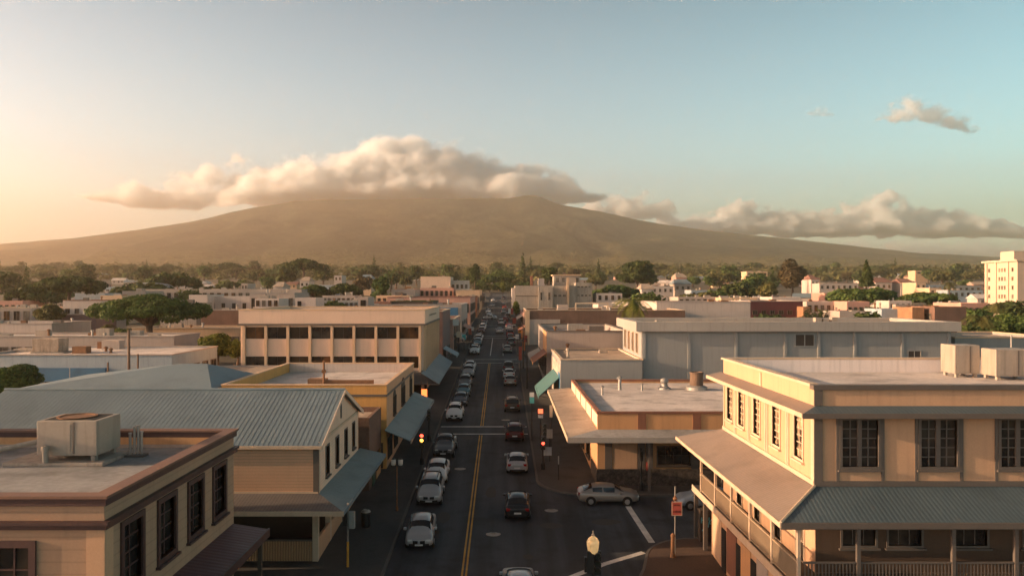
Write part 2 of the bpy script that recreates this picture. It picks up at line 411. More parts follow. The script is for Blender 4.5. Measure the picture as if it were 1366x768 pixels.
# ------------------------------------------------------------------ terrain, mountain, haze, clouds
def fbm(x, y, z=0.0, o=5):
    return noise.fractal(Vector((x, y, z)), 1.0, 2.0, o)
RIDGE_Y = 4500.0
RP = [(-2400, 372), (-1200, 362), (-600, 350), (-200, 338), (0, 325), (100, 317), (200, 304), (260, 294), (330, 278), (395, 268), (440, 266), (560, 265.5), (680, 264.5),
      (700, 260.5), (712, 260), (722, 263), (745, 272), (800, 281), (860, 295), (940, 307), (1060, 319), (1200, 335), (1320, 346), (1500, 354), (1900, 364), (3000, 376)]
def ridge(x):
    px = x / RIDGE_Y * F + VX
    if px <= RP[0][0]: return wz(RP[0][1], RIDGE_Y)
    for (a, ya), (b, yb) in zip(RP, RP[1:]):
        if px <= b:
            return wz(ya + (yb - ya) * (px - a) / (b - a), RIDGE_Y)
    return wz(RP[-1][1], RIDGE_Y)

def sheet(name, xs, ys, fz, mat):
    me = bpy.data.meshes.new(name)
    v = [(x, y, fz(x, y)) for y in ys for x in xs]
    n = len(xs)
    f = [(j*n + i, j*n + i + 1, (j+1)*n + i + 1, (j+1)*n + i) for j in range(len(ys) - 1) for i in range(n - 1)]
    me.from_pydata(v, [], f); me.materials.append(mat)
    me.polygons.foreach_set('use_smooth', [True] * len(f)); me.update()
    o = bpy.data.objects.new(name, me); COL.objects.link(o)
    return structure(o)

xs = [i * 60.0 for i in range(-90, 91)]
ys = [-300, 140, 196, 250, 300, 356, 428, 500] + [600 + i * 100 for i in range(13)]
def ground_z(x, y):
    z = gz(y) - 0.06
    if y > 600: z += 7 * fbm(x / 420, y / 420) * min(1, (y - 600) / 600)
    return z
sheet('ground', xs, ys, ground_z, M['ground'])

def mountain_mat():
    m, nt, N, L, B = _new('mountain_forest')
    geo = N.new('ShaderNodeNewGeometry')
    n1 = N.new('ShaderNodeTexNoise'); n1.inputs['Scale'].default_value = 0.0035; n1.inputs['Detail'].default_value = 8; n1.inputs['Roughness'].default_value = 0.65
    n2 = N.new('ShaderNodeTexNoise'); n2.inputs['Scale'].default_value = 0.035; n2.inputs['Detail'].default_value = 6; n2.inputs['Roughness'].default_value = 0.7
    for n in (n1, n2): L.new(geo.outputs['Position'], n.inputs['Vector'])
    r1 = N.new('ShaderNodeValToRGB'); r1.color_ramp.elements[0].position = 0.38; r1.color_ramp.elements[1].position = 0.62
    r1.color_ramp.elements[0].color = (0.015, 0.023, 0.018, 1); r1.color_ramp.elements[1].color = (0.068, 0.068, 0.044, 1)
    L.new(n1.outputs['Fac'], r1.inputs['Fac'])
    r2 = N.new('ShaderNodeValToRGB'); r2.color_ramp.elements[0].position = 0.36; r2.color_ramp.elements[1].position = 0.66
    r2.color_ramp.elements[0].color = (0.3, 0.3, 0.3, 1); r2.color_ramp.elements[1].color = (2.0, 1.9, 1.6, 1)
    L.new(n2.outputs['Fac'], r2.inputs['Fac'])
    mm = N.new('ShaderNodeMix'); mm.data_type = 'RGBA'; mm.blend_type = 'MULTIPLY'; mm.inputs[0].default_value = 1
    L.new(r1.outputs['Color'], mm.inputs[6]); L.new(r2.outputs['Color'], mm.inputs[7])
    n4 = N.new('ShaderNodeTexNoise'); n4.inputs['Scale'].default_value = 0.011; n4.inputs['Detail'].default_value = 5
    mp4 = N.new('ShaderNodeMapping'); mp4.inputs['Scale'].default_value = (1.0, 0.35, 1.0)
    L.new(geo.outputs['Position'], mp4.inputs['Vector']); L.new(mp4.outputs[0], n4.inputs['Vector'])
    r4 = N.new('ShaderNodeValToRGB'); r4.color_ramp.elements[0].position = 0.44; r4.color_ramp.elements[1].position = 0.56
    r4.color_ramp.elements[0].color = (0.72, 0.78, 0.74, 1); r4.color_ramp.elements[1].color = (1.3, 1.25, 1.15, 1); L.new(n4.outputs['Fac'], r4.inputs['Fac'])
    m4 = N.new('ShaderNodeMix'); m4.data_type = 'RGBA'; m4.blend_type = 'MULTIPLY'; m4.inputs[0].default_value = 1
    L.new(mm.outputs[2], m4.inputs[6]); L.new(r4.outputs['Color'], m4.inputs[7]); mm = m4
    # the drier grassland of the lowest slopes
    sx = N.new('ShaderNodeSeparateXYZ'); L.new(geo.outputs['Position'], sx.inputs[0])
    mr = N.new('ShaderNodeMapRange'); mr.inputs[1].default_value = 110; mr.inputs[2].default_value = 215
    mr.inputs[3].default_value = 1.0; mr.inputs[4].default_value = 0.0
    pz = N.new('ShaderNodeMath'); pz.operation = 'MULTIPLY_ADD'; pz.inputs[1].default_value = 90; L.new(n1.outputs['Fac'], pz.inputs[0]); L.new(sx.outputs[2], pz.inputs[2])
    L.new(pz.outputs[0], mr.inputs[0])
    md = N.new('ShaderNodeMix'); md.data_type = 'RGBA'
    L.new(mr.outputs[0], md.inputs[0]); L.new(mm.outputs[2], md.inputs[6])
    m3 = N.new('ShaderNodeMix'); m3.data_type = 'RGBA'; m3.blend_type = 'MULTIPLY'; m3.inputs[0].default_value = 1
    m3.inputs[6].default_value = (0.17, 0.14, 0.06, 1); L.new(r2.outputs['Color'], m3.inputs[7]); L.new(m3.outputs[2], md.inputs[7])
    L.new(md.outputs[2], B.inputs['Base Color'])
    B.inputs['Roughness'].default_value = 1.0; B.inputs['Specular IOR Level'].default_value = 0.05
    bp = N.new('ShaderNodeBump'); bp.inputs['Strength'].default_value = 0.9; bp.inputs['Distance'].default_value = 14
    L.new(n2.outputs['Fac'], bp.inputs['Height']); L.new(bp.outputs['Normal'], B.inputs['Normal'])
    return m
FOOT = 1760.0
def mountain_z(x, y):
    base = gz(FOOT) - 8
    r = ridge(x)
    if y <= RIDGE_Y:
        t = (y - FOOT) / (RIDGE_Y - FOOT)
        tt = t ** (1.35 + 0.25 * max(0, (r - 250) / 300))
        z = base + (r - base) * tt
        amp = min(1, t * 3) * (1 - 0.9 * max(0, (t - 0.8) / 0.2))
    else:
        t = (y - RIDGE_Y) / 900.0
        z = r - (r - 60) * (0.15 * t + 0.2 * t * t); amp = 0.2
    g = abs(fbm(x / 420 + 0.4 * fbm(x / 700, y / 700), y / 2000, 3.0))
    z -= 62 * g * amp * max(0.25, min(1, r / 450))
    z += 9 * amp * fbm(x / 160, y / 260, 7.0)
    if y == RIDGE_Y or amp < 0.15: z += 3.0 * fbm(x / 60, y / 60, 1.0)
    return z
mx_ = [i * 42.0 for i in range(-128, 129)]
my_ = [FOOT + (RIDGE_Y - FOOT) * i / 90 for i in range(91)] + [4650, 4900, 5150, 5400]
sheet('mountain', mx_, my_, mountain_z, mountain_mat())

HAZE_TOP = 574.0
def haze_box():
    m = bpy.data.materials.new('haze'); m.use_nodes = True
    N, L = m.node_tree.nodes, m.node_tree.links
    N.clear()
    o = N.new('ShaderNodeOutputMaterial'); v = N.new('ShaderNodeVolumePrincipled')
    v.inputs['Color'].default_value = (1.0, 0.82, 0.62, 1)
    v.inputs['Density'].default_value = HAZE_D
    v.inputs['Anisotropy'].default_value = 0.80
    L.new(v.outputs[0], o.inputs['Volume'])
    m.cycles.homogeneous_volume = True
    b = MB().box(-5600, 5600, -420, 5460, -24, HAZE_TOP)
    h = b.build('haze', m)
    tag(h, 'golden evening haze thickening towards the mountain', 'haze', kind='stuff')
haze_box()

def ramp_of(N, L, src, stops):
    """piecewise linear lookup of up to 32 (position, value) stops, values 0..1"""
    r = N.new('ShaderNodeValToRGB'); e = r.color_ramp.elements
    while len(e) < len(stops): e.new(0.5)
    for k, (p, v) in enumerate(stops): e[k].position = p; e[k].color = (v, v, v, 1)
    L.new(src, r.inputs['Fac']); return r.outputs['Color']
def math_(N, L, op, a, b=None, c=None, clamp=False):
    n = N.new('ShaderNodeMath'); n.operation = op; n.use_clamp = clamp
    for k, v in enumerate((a, b, c)):
        if v is None: continue
        if isinstance(v, (int, float)): n.inputs[k].default_value = v
        else: L.new(v, n.inputs[k])
    return n.outputs[0]
def make_cloud(label, prof, Y, hw, dens, scale, erode=1.5, soft=0.35, aniso=0.35, shape=1.6, group=None, step=0.35, zs=1.3):
    """prof: (px, py top, py base) along the cloud; vapour thins out raggedly towards its outline"""
    xs_ = [wx(p[0], Y) for p in prof]; zt = [wz(p[1], Y) for p in prof]; zb = [wz(p[2], Y) for p in prof]
    x0, x1 = xs_[0], xs_[-1]; z0 = min(zb) - 1; z1 = max(zt) + 1
    m = bpy.data.materials.new('cloud_vapour'); m.use_nodes = True
    N, L = m.node_tree.nodes, m.node_tree.links
    N.clear()
    o = N.new('ShaderNodeOutputMaterial'); v = N.new('ShaderNodeVolumePrincipled')
    v.inputs['Color'].default_value = (0.955, 0.985, 1, 1); v.inputs['Anisotropy'].default_value = aniso
    g = N.new('ShaderNodeNewGeometry'); sx = N.new('ShaderNodeSeparateXYZ'); L.new(g.outputs['Position'], sx.inputs[0])
    fx = math_(N, L, 'MULTIPLY_ADD', sx.outputs[0], 1 / (x1 - x0), -x0 / (x1 - x0))
    top = ramp_of(N, L, fx, [((x - x0) / (x1 - x0), (z - z0) / (z1 - z0)) for x, z in zip(xs_, zt)])
    bot = ramp_of(N, L, fx, [((x - x0) / (x1 - x0), (z - z0) / (z1 - z0)) for x, z in zip(xs_, zb)])
    fz = math_(N, L, 'MULTIPLY_ADD', sx.outputs[2], 1 / (z1 - z0), -z0 / (z1 - z0))
    u = math_(N, L, 'DIVIDE', math_(N, L, 'SUBTRACT', fz, bot), math_(N, L, 'MAXIMUM', math_(N, L, 'SUBTRACT', top, bot), 0.02))
    up = math_(N, L, 'POWER', math_(N, L, 'MAXIMUM', u, 0.0), shape)
    dn = math_(N, L, 'MULTIPLY', math_(N, L, 'MAXIMUM', math_(N, L, 'SUBTRACT', 0.10 if flat_base(label) else 0.34, u), 0.0), 8.0 if flat_base(label) else 4.2)
    vy = math_(N, L, 'MULTIPLY_ADD', sx.outputs[1], 1 / hw, -Y / hw)
    v2 = math_(N, L, 'MULTIPLY', vy, vy)
    ex = math_(N, L, 'MULTIPLY_ADD', fx, 2.0, -1.0); ex = math_(N, L, 'POWER', math_(N, L, 'ABSOLUTE', ex), 7.0)
    q = math_(N, L, 'SUBTRACT', math_(N, L, 'SUBTRACT', math_(N, L, 'SUBTRACT', math_(N, L, 'SUBTRACT', 1.0, up), dn), v2), ex)
    mp = N.new('ShaderNodeMapping'); mp.inputs['Scale'].default_value = (1, 1, zs)
    n = N.new('ShaderNodeTexNoise'); n.inputs['Scale'].default_value = scale; n.inputs['Detail'].default_value = 9; n.inputs['Roughness'].default_value = 0.58
    L.new(g.outputs['Position'], mp.inputs['Vector']); L.new(mp.outputs[0], n.inputs['Vector'])
    q = math_(N, L, 'ADD', q, math_(N, L, 'MULTIPLY_ADD', n.outputs['Fac'], erode * 2, -erode * 1.12))
    r = N.new('ShaderNodeMapRange'); r.interpolation_type = 'SMOOTHSTEP'
    r.inputs[1].default_value = 0; r.inputs[2].default_value = soft; r.inputs[3].default_value = 0; r.inputs[4].default_value = dens
    L.new(q, r.inputs[0]); L.new(r.outputs[0], v.inputs['Density']); L.new(v.outputs[0], o.inputs['Volume'])
    m.cycles.volume_step_rate = step
    # skin: a closed hull a little larger than the vapour
    mb = MB(); k = 16; secs = []
    nx = 40
    for i in range(nx + 1):
        f = i / nx; x = x0 + (x1 - x0) * f
        for a in range(len(xs_) - 1):
            if xs_[a] <= x <= xs_[a + 1] + 1e-6:
                t = (x - xs_[a]) / (xs_[a + 1] - xs_[a]); tt = zt[a] + (zt[a + 1] - zt[a]) * t; bb = zb[a] + (zb[a + 1] - zb[a]) * t; break
        h = max(20, tt - bb); c = bb + h * 0.42
        w = hw * 1.15 * (0.25 + 0.75 * math.sqrt(max(0, 1 - (2 * f - 1) ** 2)))
        secs.append([(x, Y + w * math.cos(2 * math.pi * j / k), max(bb - (0 if flat_base(label) else h * 0.2), c + h * (0.92 if math.sin(2 * math.pi * j / k) > 0 else 0.55) * math.sin(2 * math.pi * j / k))) for j in range(k)])
    loft(mb, secs)
    o_ = mb.build('cloud', m)
    return tag(o_, label, 'cloud', group)
def flat_base(label): return False
def loft(mb, secs):
    n = len(secs[0]); b = len(mb.v)
    for s in secs: mb.v += s
    for k in range(len(secs) - 1):
        for i in range(n):
            mb.f.append([b + k*n + i, b + k*n + (i+1) % n, b + (k+1)*n + (i+1) % n, b + (k+1)*n + i]); mb.mi.append(mb.m)
    mb.f.append([b + i for i in reversed(range(n))]); mb.mi.append(mb.m)
    mb.f.append([b + (len(secs)-1)*n + i for i in range(n)]); mb.mi.append(mb.m)
B0 = 290.0
make_cloud('large grey and gold cloud cap resting on the flat mountain top',
    [(275, 250, B0), (300, 236, B0), (335, 219, B0), (380, 206, B0), (405, 207, B0), (450, 192, B0), (500, 183, B0), (550, 178, B0), (600, 184, B0), (650, 203, B0), (690, 215, B0), (735, 223, B0 - 4), (785, 238, B0 - 12), (830, 252, 276)],
    5950.0, 380, 0.040, 0.0045, erode=1.15, soft=0.6, shape=2.0)
make_cloud('long thin sunlit cloud trailing left of the mountain top',
    [(92, 258, 270), (125, 250, 272), (150, 243, 280), (185, 237, 286), (215, 238, 290), (250, 228, 290), (285, 216, 288), (320, 208, 284), (350, 214, 280), (390, 222, 276), (430, 232, 272)],
    6700.0, 260, 0.024, 0.0050, erode=1.5, soft=0.6)
make_cloud('grey cloud scrap low behind the right shoulder of the mountain',
    [(775, 262, 292), (805, 256, 294), (850, 256, 300), (885, 260, 300), (912, 268, 300)], 7000.0, 200, 0.020, 0.006, erode=1.7)
make_cloud('bank of cumulus with gold tops behind the right flank of the mountain',
    [(840, 288, 322), (880, 278, 324), (910, 286, 324), (940, 282, 325), (968, 262, 325), (995, 258, 325), (1030, 274, 325), (1055, 278, 325), (1090, 284, 325), (1118, 277, 325), (1150, 260, 325), (1174, 252, 325), (1198, 268, 325), (1233, 280, 325), (1283, 280, 322), (1315, 288, 320), (1350, 294, 322), (1400, 298, 322), (1440, 306, 320)],
    7200.0, 330, 0.07, 0.0050, erode=1.35, soft=0.5)
make_cloud('low pale cloud layer along the right skyline under the cumulus',
    [(850, 318, 346), (950, 314, 350), (1080, 312, 352), (1200, 312, 352), (1300, 310, 352), (1400, 312, 352), (1480, 318, 350)], 8200.0, 400, 0.006, 0.0045, erode=1.4, soft=0.8)
make_cloud('small pink cloud high in the blue sky at the right',
    [(1162, 152, 166), (1182, 138, 168), (1205, 125, 170), (1235, 129, 172), (1262, 138, 177), (1285, 150, 182), (1312, 168, 184)], 5800.0, 110, 0.020, 0.012, erode=1.75, soft=0.7)
make_cloud('tiny faint pink cloud wisp left of the small pink cloud',
    [(1070, 148, 156), (1088, 141, 158), (1102, 142, 159), (1118, 150, 158)], 5800.0, 60, 0.010, 0.016, erode=1.6, soft=0.8)

# ------------------------------------------------------------------ roads, pavements, markings
XL, XR = -7.0, 2.9          # kerbs of the main street
S0, S1 = 52.3, 62.0         # kerbs of the side street on the right
C0, C1 = 141.5, 150.5       # kerbs of the crossing street further up
def strip(mb, x0, x1, y0, y1, dz):
    cuts = [y0] + [a for a, _ in GP if y0 < a < y1] + [y1]
    for a, b in zip(cuts, cuts[1:]):
        mb.add([(x0, a, gz(a) + dz), (x1, a, gz(a) + dz), (x1, b, gz(b) + dz), (x0, b, gz(b) + dz)], [(0, 1, 2, 3)])
b = MB()
strip(b, -9.4, 5.4, -60, 506, 0.0)
structure(b.build('main_street', M['asphalt']))
b = MB(); strip(b, 5.4, 190, S0 - 16, S1 + 4, 0.0)
structure(b.build('side_street', M['asphalt']))
b = MB(); strip(b, 5.4, 180, C0 - 3, C1 + 3, 0.0)
structure(b.build('cross_street', M['asphalt']))

def pavement(name, pts, mat, kerb_w=0.16):
    """raised sheet with a kerb face; pts counter-clockwise, all on one even slope"""
    mb = MB(); n = len(pts)
    top = [(x, y, gz(y) + 0.14) for x, y in pts]
    lo = [(x, y, gz(y) - 0.1) for x, y in pts]
    mb.add(lo + top, [tuple(range(n, 2*n))] + [(i, (i+1) % n, n + (i+1) % n, n + i) for i in range(n)])
    return structure(mb.build(name, mat))
def arc(cx, cy_, r, a0, a1, n=9):
    return [(cx + r * math.cos(R(a0 + (a1 - a0) * i / n)), cy_ + r * math.sin(R(a0 + (a1 - a0) * i / n))) for i in range(n + 1)]
near_right = [(XR + 0.6, -40), (60, -40), (60, S0)] + arc(12.5, S0 - 3.6, 3.6, 90, 165, 8) + [(8.4, 47.2), (7.2, 44.0)] + [(XR + 1.4, 39.0), (XR + 0.6, 34)]
pavement('pavement', near_right, M['brickpave'])
far_right = [(XR, C0 - 1)] + arc(XR + 4.2, S1 + 4.2, 4.2, 180, 270, 10) + [(80, S1), (80, C0 - 1)]
pavement('pavement', far_right, M['pave'])
pavement('pavement', [(-16, -40), (XL, -40), (XL, 140), (-16, 140)], M['pave'])
pavement('pavement', [(-16, 140), (XL, 140), (XL, C1 + 1), (-16, C1 + 1)], M['pave'])
for a, bb in ((C1 + 1, 250), (250, 356), (356, 500), (500, 506)):
    pavement('pavement', [(-14, a), (XL, a), (XL, bb), (-14, bb)], M['pave'])
    pavement('pavement', [(XR, a), (8, a), (8, bb), (XR, bb)], M['pave'])
def kerb_line(pts, closed=False):
    mb = MB()
    for (x0, y0), (x1, y1) in zip(pts, pts[1:]):
        d = Vector((x1 - x0, y1 - y0)); L_ = d.length
        if L_ < 1e-4: continue
        nx_, ny_ = -d.y / L_ * 0.085, d.x / L_ * 0.085
        for s in (1,):
            p = [(x0 - nx_, y0 - ny_), (x1 - nx_, y1 - ny_), (x1 + nx_, y1 + ny_), (x0 + nx_, y0 + ny_)]
            mb.hexa([(x, y, gz(y) - 0.05) for x, y in p], [(x, y, gz(y) + 0.155) for x, y in p])
    return structure(mb.build('kerb', M['kerb']))
kerb_line([(XL, -20), (XL, C0 - 1)])
kerb_line(list(reversed(far_right[:14])))
kerb_line(near_right[2:])
kerb_line([(XL, C1 + 1), (XL, 250), (XL, 356), (XL, 500)])
kerb_line([(XR, C1 + 1), (XR, 250), (XR, 356), (XR, 500)])

b = MB()
for x in (-2.36, -2.12):
    strip(b, x - 0.055, x + 0.055, -10, 83.2, 0.006); strip(b, x - 0.055, x + 0.055, 87.8, 139.4, 0.006)
structure(b.build('yellow_centre_line', M['ypaint']))
b = MB()
for y0 in (83.6, 87.2): strip(b, XL + 0.3, XR - 0.2, y0, y0 + 0.36, 0.006)
for y0 in (139.8, 145.2): strip(b, XL + 0.3, XR - 0.2, y0, y0 + 0.35, 0.006)
strip(b, -2.35, -2.2, 151.5, 190, 0.006); strip(b, 0.1, 0.22, 151.5, 176, 0.006)
for y0 in (190.5, 196): strip(b, XL + 0.3, XR - 0.2, y0, y0 + 0.5, 0.006)
for y0 in (232, 262, 300, 345): strip(b, XL + 0.3, XR - 0.2, y0, y0 + 0.7, 0.006)
def band(p, q, w):
    (x0, y0), (x1, y1) = p, q
    d = Vector((x1 - x0, y1 - y0)).normalized(); nx_, ny_ = -d.y * w / 2, d.x * w / 2
    b.add([(x, y, gz(y) + 0.006) for x, y in ((x0 + nx_, y0 + ny_), (x0 - nx_, y0 - ny_), (x1 - nx_, y1 - ny_), (x1 + nx_, y1 + ny_))], [(3, 2, 1, 0)])
band((9.35, 60.3), (9.75, 51.9), 0.42)
band((3.2, 45.6), (6.2, 48.3), 0.42); band((6.2, 48.3), (8.9, 50.2), 0.42)
structure(b.build('white_road_markings', M['wpaint']))

b = MB(); r = random.Random(2)
for x, y, w, l in ((1.6, 49.5, .7, .9), (-4.2, 57, 1.1, 2.6), (3.4, 55.2, 1.6, 1.2), (-.9, 63, .9, 3.2), (1.9, 75, 1.0, 2.2), (-3.6, 82, 1.4, 1.8), (-.6, 100, 1.0, 4.0), (-3.9, 118, 1.2, 3.0), (7.2, 56, 2.4, 1.3)):
    n = 9
    pts = [(x + w * (.8 + .3 * r.random()) * math.cos(6.283 * k / n) * .5, y + l * (.8 + .3 * r.random()) * math.sin(6.283 * k / n) * .5) for k in range(n)]
    b.add([(p, q, gz(q) + .004) for p, q in pts], [tuple(range(n))])
structure(b.build('asphalt_patches', surf('patched_asphalt', (.055, .054, .052), .9, .3, .5, 12, .3)))

# ------------------------------------------------------------------ building helpers
def holewall(mb, face, pos, u0, u1, z0, z1, holes, t=0.25):
    """wall of thickness t behind the plane, with rectangular openings (u0,u1,z0,z1)"""
    us = sorted({u0, u1} | {h[0] for h in holes} | {h[1] for h in holes})
    for a, b in zip(us, us[1:]):
        hs = sorted([(h[2], h[3]) for h in holes if h[0] <= a + 1e-6 and h[1] >= b - 1e-6])
        z = z0
        for (p, q) in hs:
            if p > z: mb.ub(face, pos, a, b, z, p, -t, 0)
            z = q
        if z1 > z: mb.ub(face, pos, a, b, z, z1, -t, 0)
def window(parent, face, pos, u0, u1, z0, z1, nx=2, ny=2, frame='trim_dark', glass='glass', fw=0.1, bar=0.035, depth=0.13, proud=0.05, sill=True, mull=0.0, name='window'):
    """frame and glazing bars fitted into an opening, the pane set back inside it"""
    mb = MB()
    for a, b, c, d in ((u0 - fw, u0, z0 - fw, z1 + fw), (u1, u1 + fw, z0 - fw, z1 + fw)): mb.ub(face, pos, a, b, c, d, -depth, proud)
    mb.ub(face, pos, u0, u1, z1, z1 + fw, -depth, proud); mb.ub(face, pos, u0, u1, z0 - fw, z0, -depth, proud)
    for i in range(1, nx):
        u = u0 + (u1 - u0) * i / nx
        w = mull / 2 if (mull and i * 2 == nx) else bar / 2
        mb.ub(face, pos, u - w, u + w, z0, z1, -depth + 0.012, -depth + (0.10 if w > bar else 0.05))
    for j in range(1, ny):
        z = z0 + (z1 - z0) * j / ny
        mb.ub(face, pos, u0, u1, z - bar / 2, z + bar / 2, -depth + 0.012, -depth + 0.045)
    w = mb.build(name, M[frame] if isinstance(frame, str) else frame, parent)
    MB().ub(face, pos, u0, u1, z0, z1, -depth - 0.03, -depth).build('pane', M[glass], w)
    if sill:
        MB().ub(face, pos, u0 - fw - 0.08, u1 + fw + 0.08, z0 - fw - 0.09, z0 - fw - 0.003, 0.0, 0.16).build('sill', M[frame], w)
    return w
def shell(root, x0, x1, y0, y1, zb, zt, wm, holes={}, t=0.25):
    mb = MB()
    holewall(mb, 'S', y0, x0, x1, zb, zt, holes.get('S', []), t)
    holewall(mb, 'N', y1, x0, x1, zb, zt, holes.get('N', []), t)
    holewall(mb, 'W', x0, y0 + t, y1 - t, zb, zt, holes.get('W', []), t)
    holewall(mb, 'E', x1, y0 + t, y1 - t, zb, zt, holes.get('E', []), t)
    return mb.build('wall', M[wm], root)
def ring(mb, x0, x1, y0, y1, z0, z1, out, inn):
    """a band running round a rectangle, out proud of it and reaching inn inside"""
    mb.box(x0 - out, x1 + out, y0 - out, y0 + inn, z0, z1); mb.box(x0 - out, x1 + out, y1 - inn, y1 + out, z0, z1)
    mb.box(x0 - out, x0 + inn, y0 + inn, y1 - inn, z0, z1); mb.box(x1 - inn, x1 + out, y0 + inn, y1 - inn, z0, z1)
def picket_rail(root, p, q, z0, z1, mat, step=0.14, name='railing'):
    mb = MB(); p = Vector(p); q = Vector(q); L_ = (q - p).length; d = (q - p) / L_
    n = Vector((-d.y, d.x))
    def bar(a, b, w, za, zb):
        c0, c1 = p + d * a, p + d * b
        pts = [c0 - n * w, c1 - n * w, c1 + n * w, c0 + n * w]
        mb.hexa([(v.x, v.y, za) for v in pts], [(v.x, v.y, zb) for v in pts])
    bar(0, L_, 0.05, z1 - 0.07, z1); bar(0, L_, 0.035, z0 + 0.08, z0 + 0.14)
    k = step / 2
    while k < L_ - 0.03:
        bar(k - 0.025, k + 0.025, 0.02, z0 + 0.14, z1 - 0.07); k += step
    return mb.build(name, M[mat], root)

# ------------------------------------------------------------------ tan corner building, right foreground
def corner_building():
    X0, X1, Y0, Y1 = 14.3, 34.0, 36.4, 51.5
    ZF, ZE, ZW, ZT = 4.0, 6.97, 8.02, 12.58
    t = thing('corner_building', 'tan two-storey building on the right with dark trim, wraparound veranda and picket railings', 'building', (X0, Y0, gz(Y0)))
    sw = [(cx - 0.82, cx + 0.82, 8.85, 10.98) for cx in (16.35, 19.95, 23.6, 27.25, 30.9)]
    ww = [(cy_ - 0.55, cy_ + 0.55, 8.85, 10.95) for cy_ in (38.4, 41.55, 44.7, 47.6, 50.0)]
    lo_s = [(cx - 0.75, cx + 0.75, 5.25, 6.75) for cx in (16.3, 18.4, 21.4, 24.6, 27.8)]
    lo_w = [(cy_ - 0.5, cy_ + 0.5, 4.05, 6.5) for cy_ in (38.2, 41.3, 44.6, 47.9)]
    shell(t, X0, X1, Y0, Y1, -1.2, ZT - 0.1, 'tan', {'S': sw + lo_s, 'W': ww + lo_w})
    for h in sw: window(t, 'S', Y0, *h, nx=4, ny=5, mull=0.2, fw=0.13, proud=0.07, bar=0.05)
    for h in ww: window(t, 'W', X0, *h, nx=3, ny=6, fw=0.11, proud=0.05, bar=0.045, frame='pale_trim', glass='glass_reflect')
    mb = MB(); holewall(mb, 'S', Y0 - 0.006, X0 + 0.02, X1, ZF + 0.01, 6.58, [(h[0] - .1, h[1] + .1, h[2] - .1, h[3] - .01) for h in lo_s], 0.004); mb.build('lower_wall_shade', M['shade_brown'], t)  # under-veranda shade painted onto the lower front wall
    for h in lo_s: window(t, 'S', Y0, *h, nx=3, ny=2, fw=0.1)
    for h in lo_w: window(t, 'W', X0, *h, nx=2, ny=3, fw=0.1, frame='pale_trim', name='french_window', sill=False)
    # trim boards: front dark, west side with sunlight put into a paler colour
    mb = MB(); F_ = 'S'
    mb.ub('S', Y0, X0 - 0.06, X0 + 0.32, ZW + 0.18, 11.36, 0.003, 0.06); mb.ub('S', Y0, X0 - 0.06, X0 + 0.32, 11.64, ZT - 0.2, 0.003, 0.06)
    mb.ub('S', Y0, X0 - 0.06, X1, ZW - 0.06, ZW + 0.18, 0.003, 0.08)
    for h in sw:
        for u in (h[0] - 0.14, h[1] + 0.14 - 0.0):
            mb.ub('S', Y0, u - 0.07 - (0.07 if u < h[0] else -0.07), u + 0.07 - (0.07 if u < h[0] else -0.07), ZW + 0.18, 11.36, 0.003, 0.05)
    mb.build('trim', M['trim_dark'], t)
    mb = MB()
    mb.ub('W', X0, Y0 + 0.01, Y0 + 0.36, ZW + 0.18, 11.36, 0.003, 0.06)
    mb.ub('W', X0, Y0 + 0.01, Y1, ZW - 0.04, ZW + 0.18, 0.003, 0.08)
    for u in (39.75, 40.0, 42.9, 43.2, 46.0, 46.3, 48.75, 48.95, 51.3):
        mb.ub('W', X0, u - 0.08, u + 0.08, ZW + 0.18, 11.36, 0.003, 0.05)
    mb.ub('W', X0, 43.9, 44.15, 11.64, ZT - 0.2, 0.003, 0.06)
    mb.build('side_trim', M['pale_trim'], t)
    mb = MB(); mb.box(X0 - 0.12, X0 + 0.3, Y0 + 0.35, Y1 - 0.3, ZT - 0.2 + 0.1, ZT + 0.02); mb.box(X0 - 0.12, X1 + 0.1, Y1 - 0.3, Y1 + 0.12, ZT - 0.1, ZT + 0.02)
    mb.build('coping', M['pale_trim'], t)
    mb = MB(); mb.box(X0 - 0.12, X1 + 0.1, Y0 - 0.12, Y0 + 0.35, ZT - 0.22, ZT); mb.build('front_coping', M['trim_dark'], t)
    MB().box(X0 + 0.25, X1 - 0.25, Y0 + 0.25, Y1 - 0.25, 11.3, 11.66).build('roof', M['roof_pale'], t)
    # white painted inner faces of the back parapet
    mb = MB(); mb.box(X0 + 0.26, X1 - 0.26, Y1 - 0.29, Y1 - 0.253, 11.67, ZT - 0.11); mb.build('parapet_lining', M['bright_white'], t)
    # eyebrow roof
    o = 0.88
    mb = MB()
    a, b_ = (X0 - o, Y0 - o, 11.40), (X1, Y0 - o, 11.40); c, d = (X1, Y0 - 0.003, 11.62), (X0 - 0.003, Y0 - 0.003, 11.62)
    mb.slab([a, b_, c, d], 0.06)
    mb.build('front_eyebrow_roof', M['metal_roof_x'], t)
    mb = MB()
    mb.slab([(X0 - o, Y1 + 0.7, 11.40), (X0 - o, Y0 - o, 11.40), (X0 - 0.003, Y0 - 0.003, 11.62), (X0 - 0.003, Y1 + 0.7, 11.62)], 0.06)
    mb.build('side_eyebrow_roof', M['metal_roof_y'], t)
    mb = MB(); mb.box(X0 - o - 0.03, X1, Y0 - o - 0.06, Y0 - o - 0.005, 11.18, 11.41); mb.box(X0 - o - 0.03, X1, Y0 - o, Y0 - 0.07, 11.18, 11.24)
    mb.build('eyebrow_fascia', M['trim_dark'], t)
    mb = MB(); mb.box(X0 - o - 0.06, X0 - o - 0.005, Y0 - o - 0.0, Y1 + 0.7, 11.2, 11.41); mb.box(X0 - o, X0 - 0.07, Y0 - o + 0.02, Y1 + 0.7, 11.21, 11.26)
    mb.build('side_fascia', M['pale_trim'], t)
    # veranda
    ex, ey, ey2 = 11.9, 34.0, 54.4
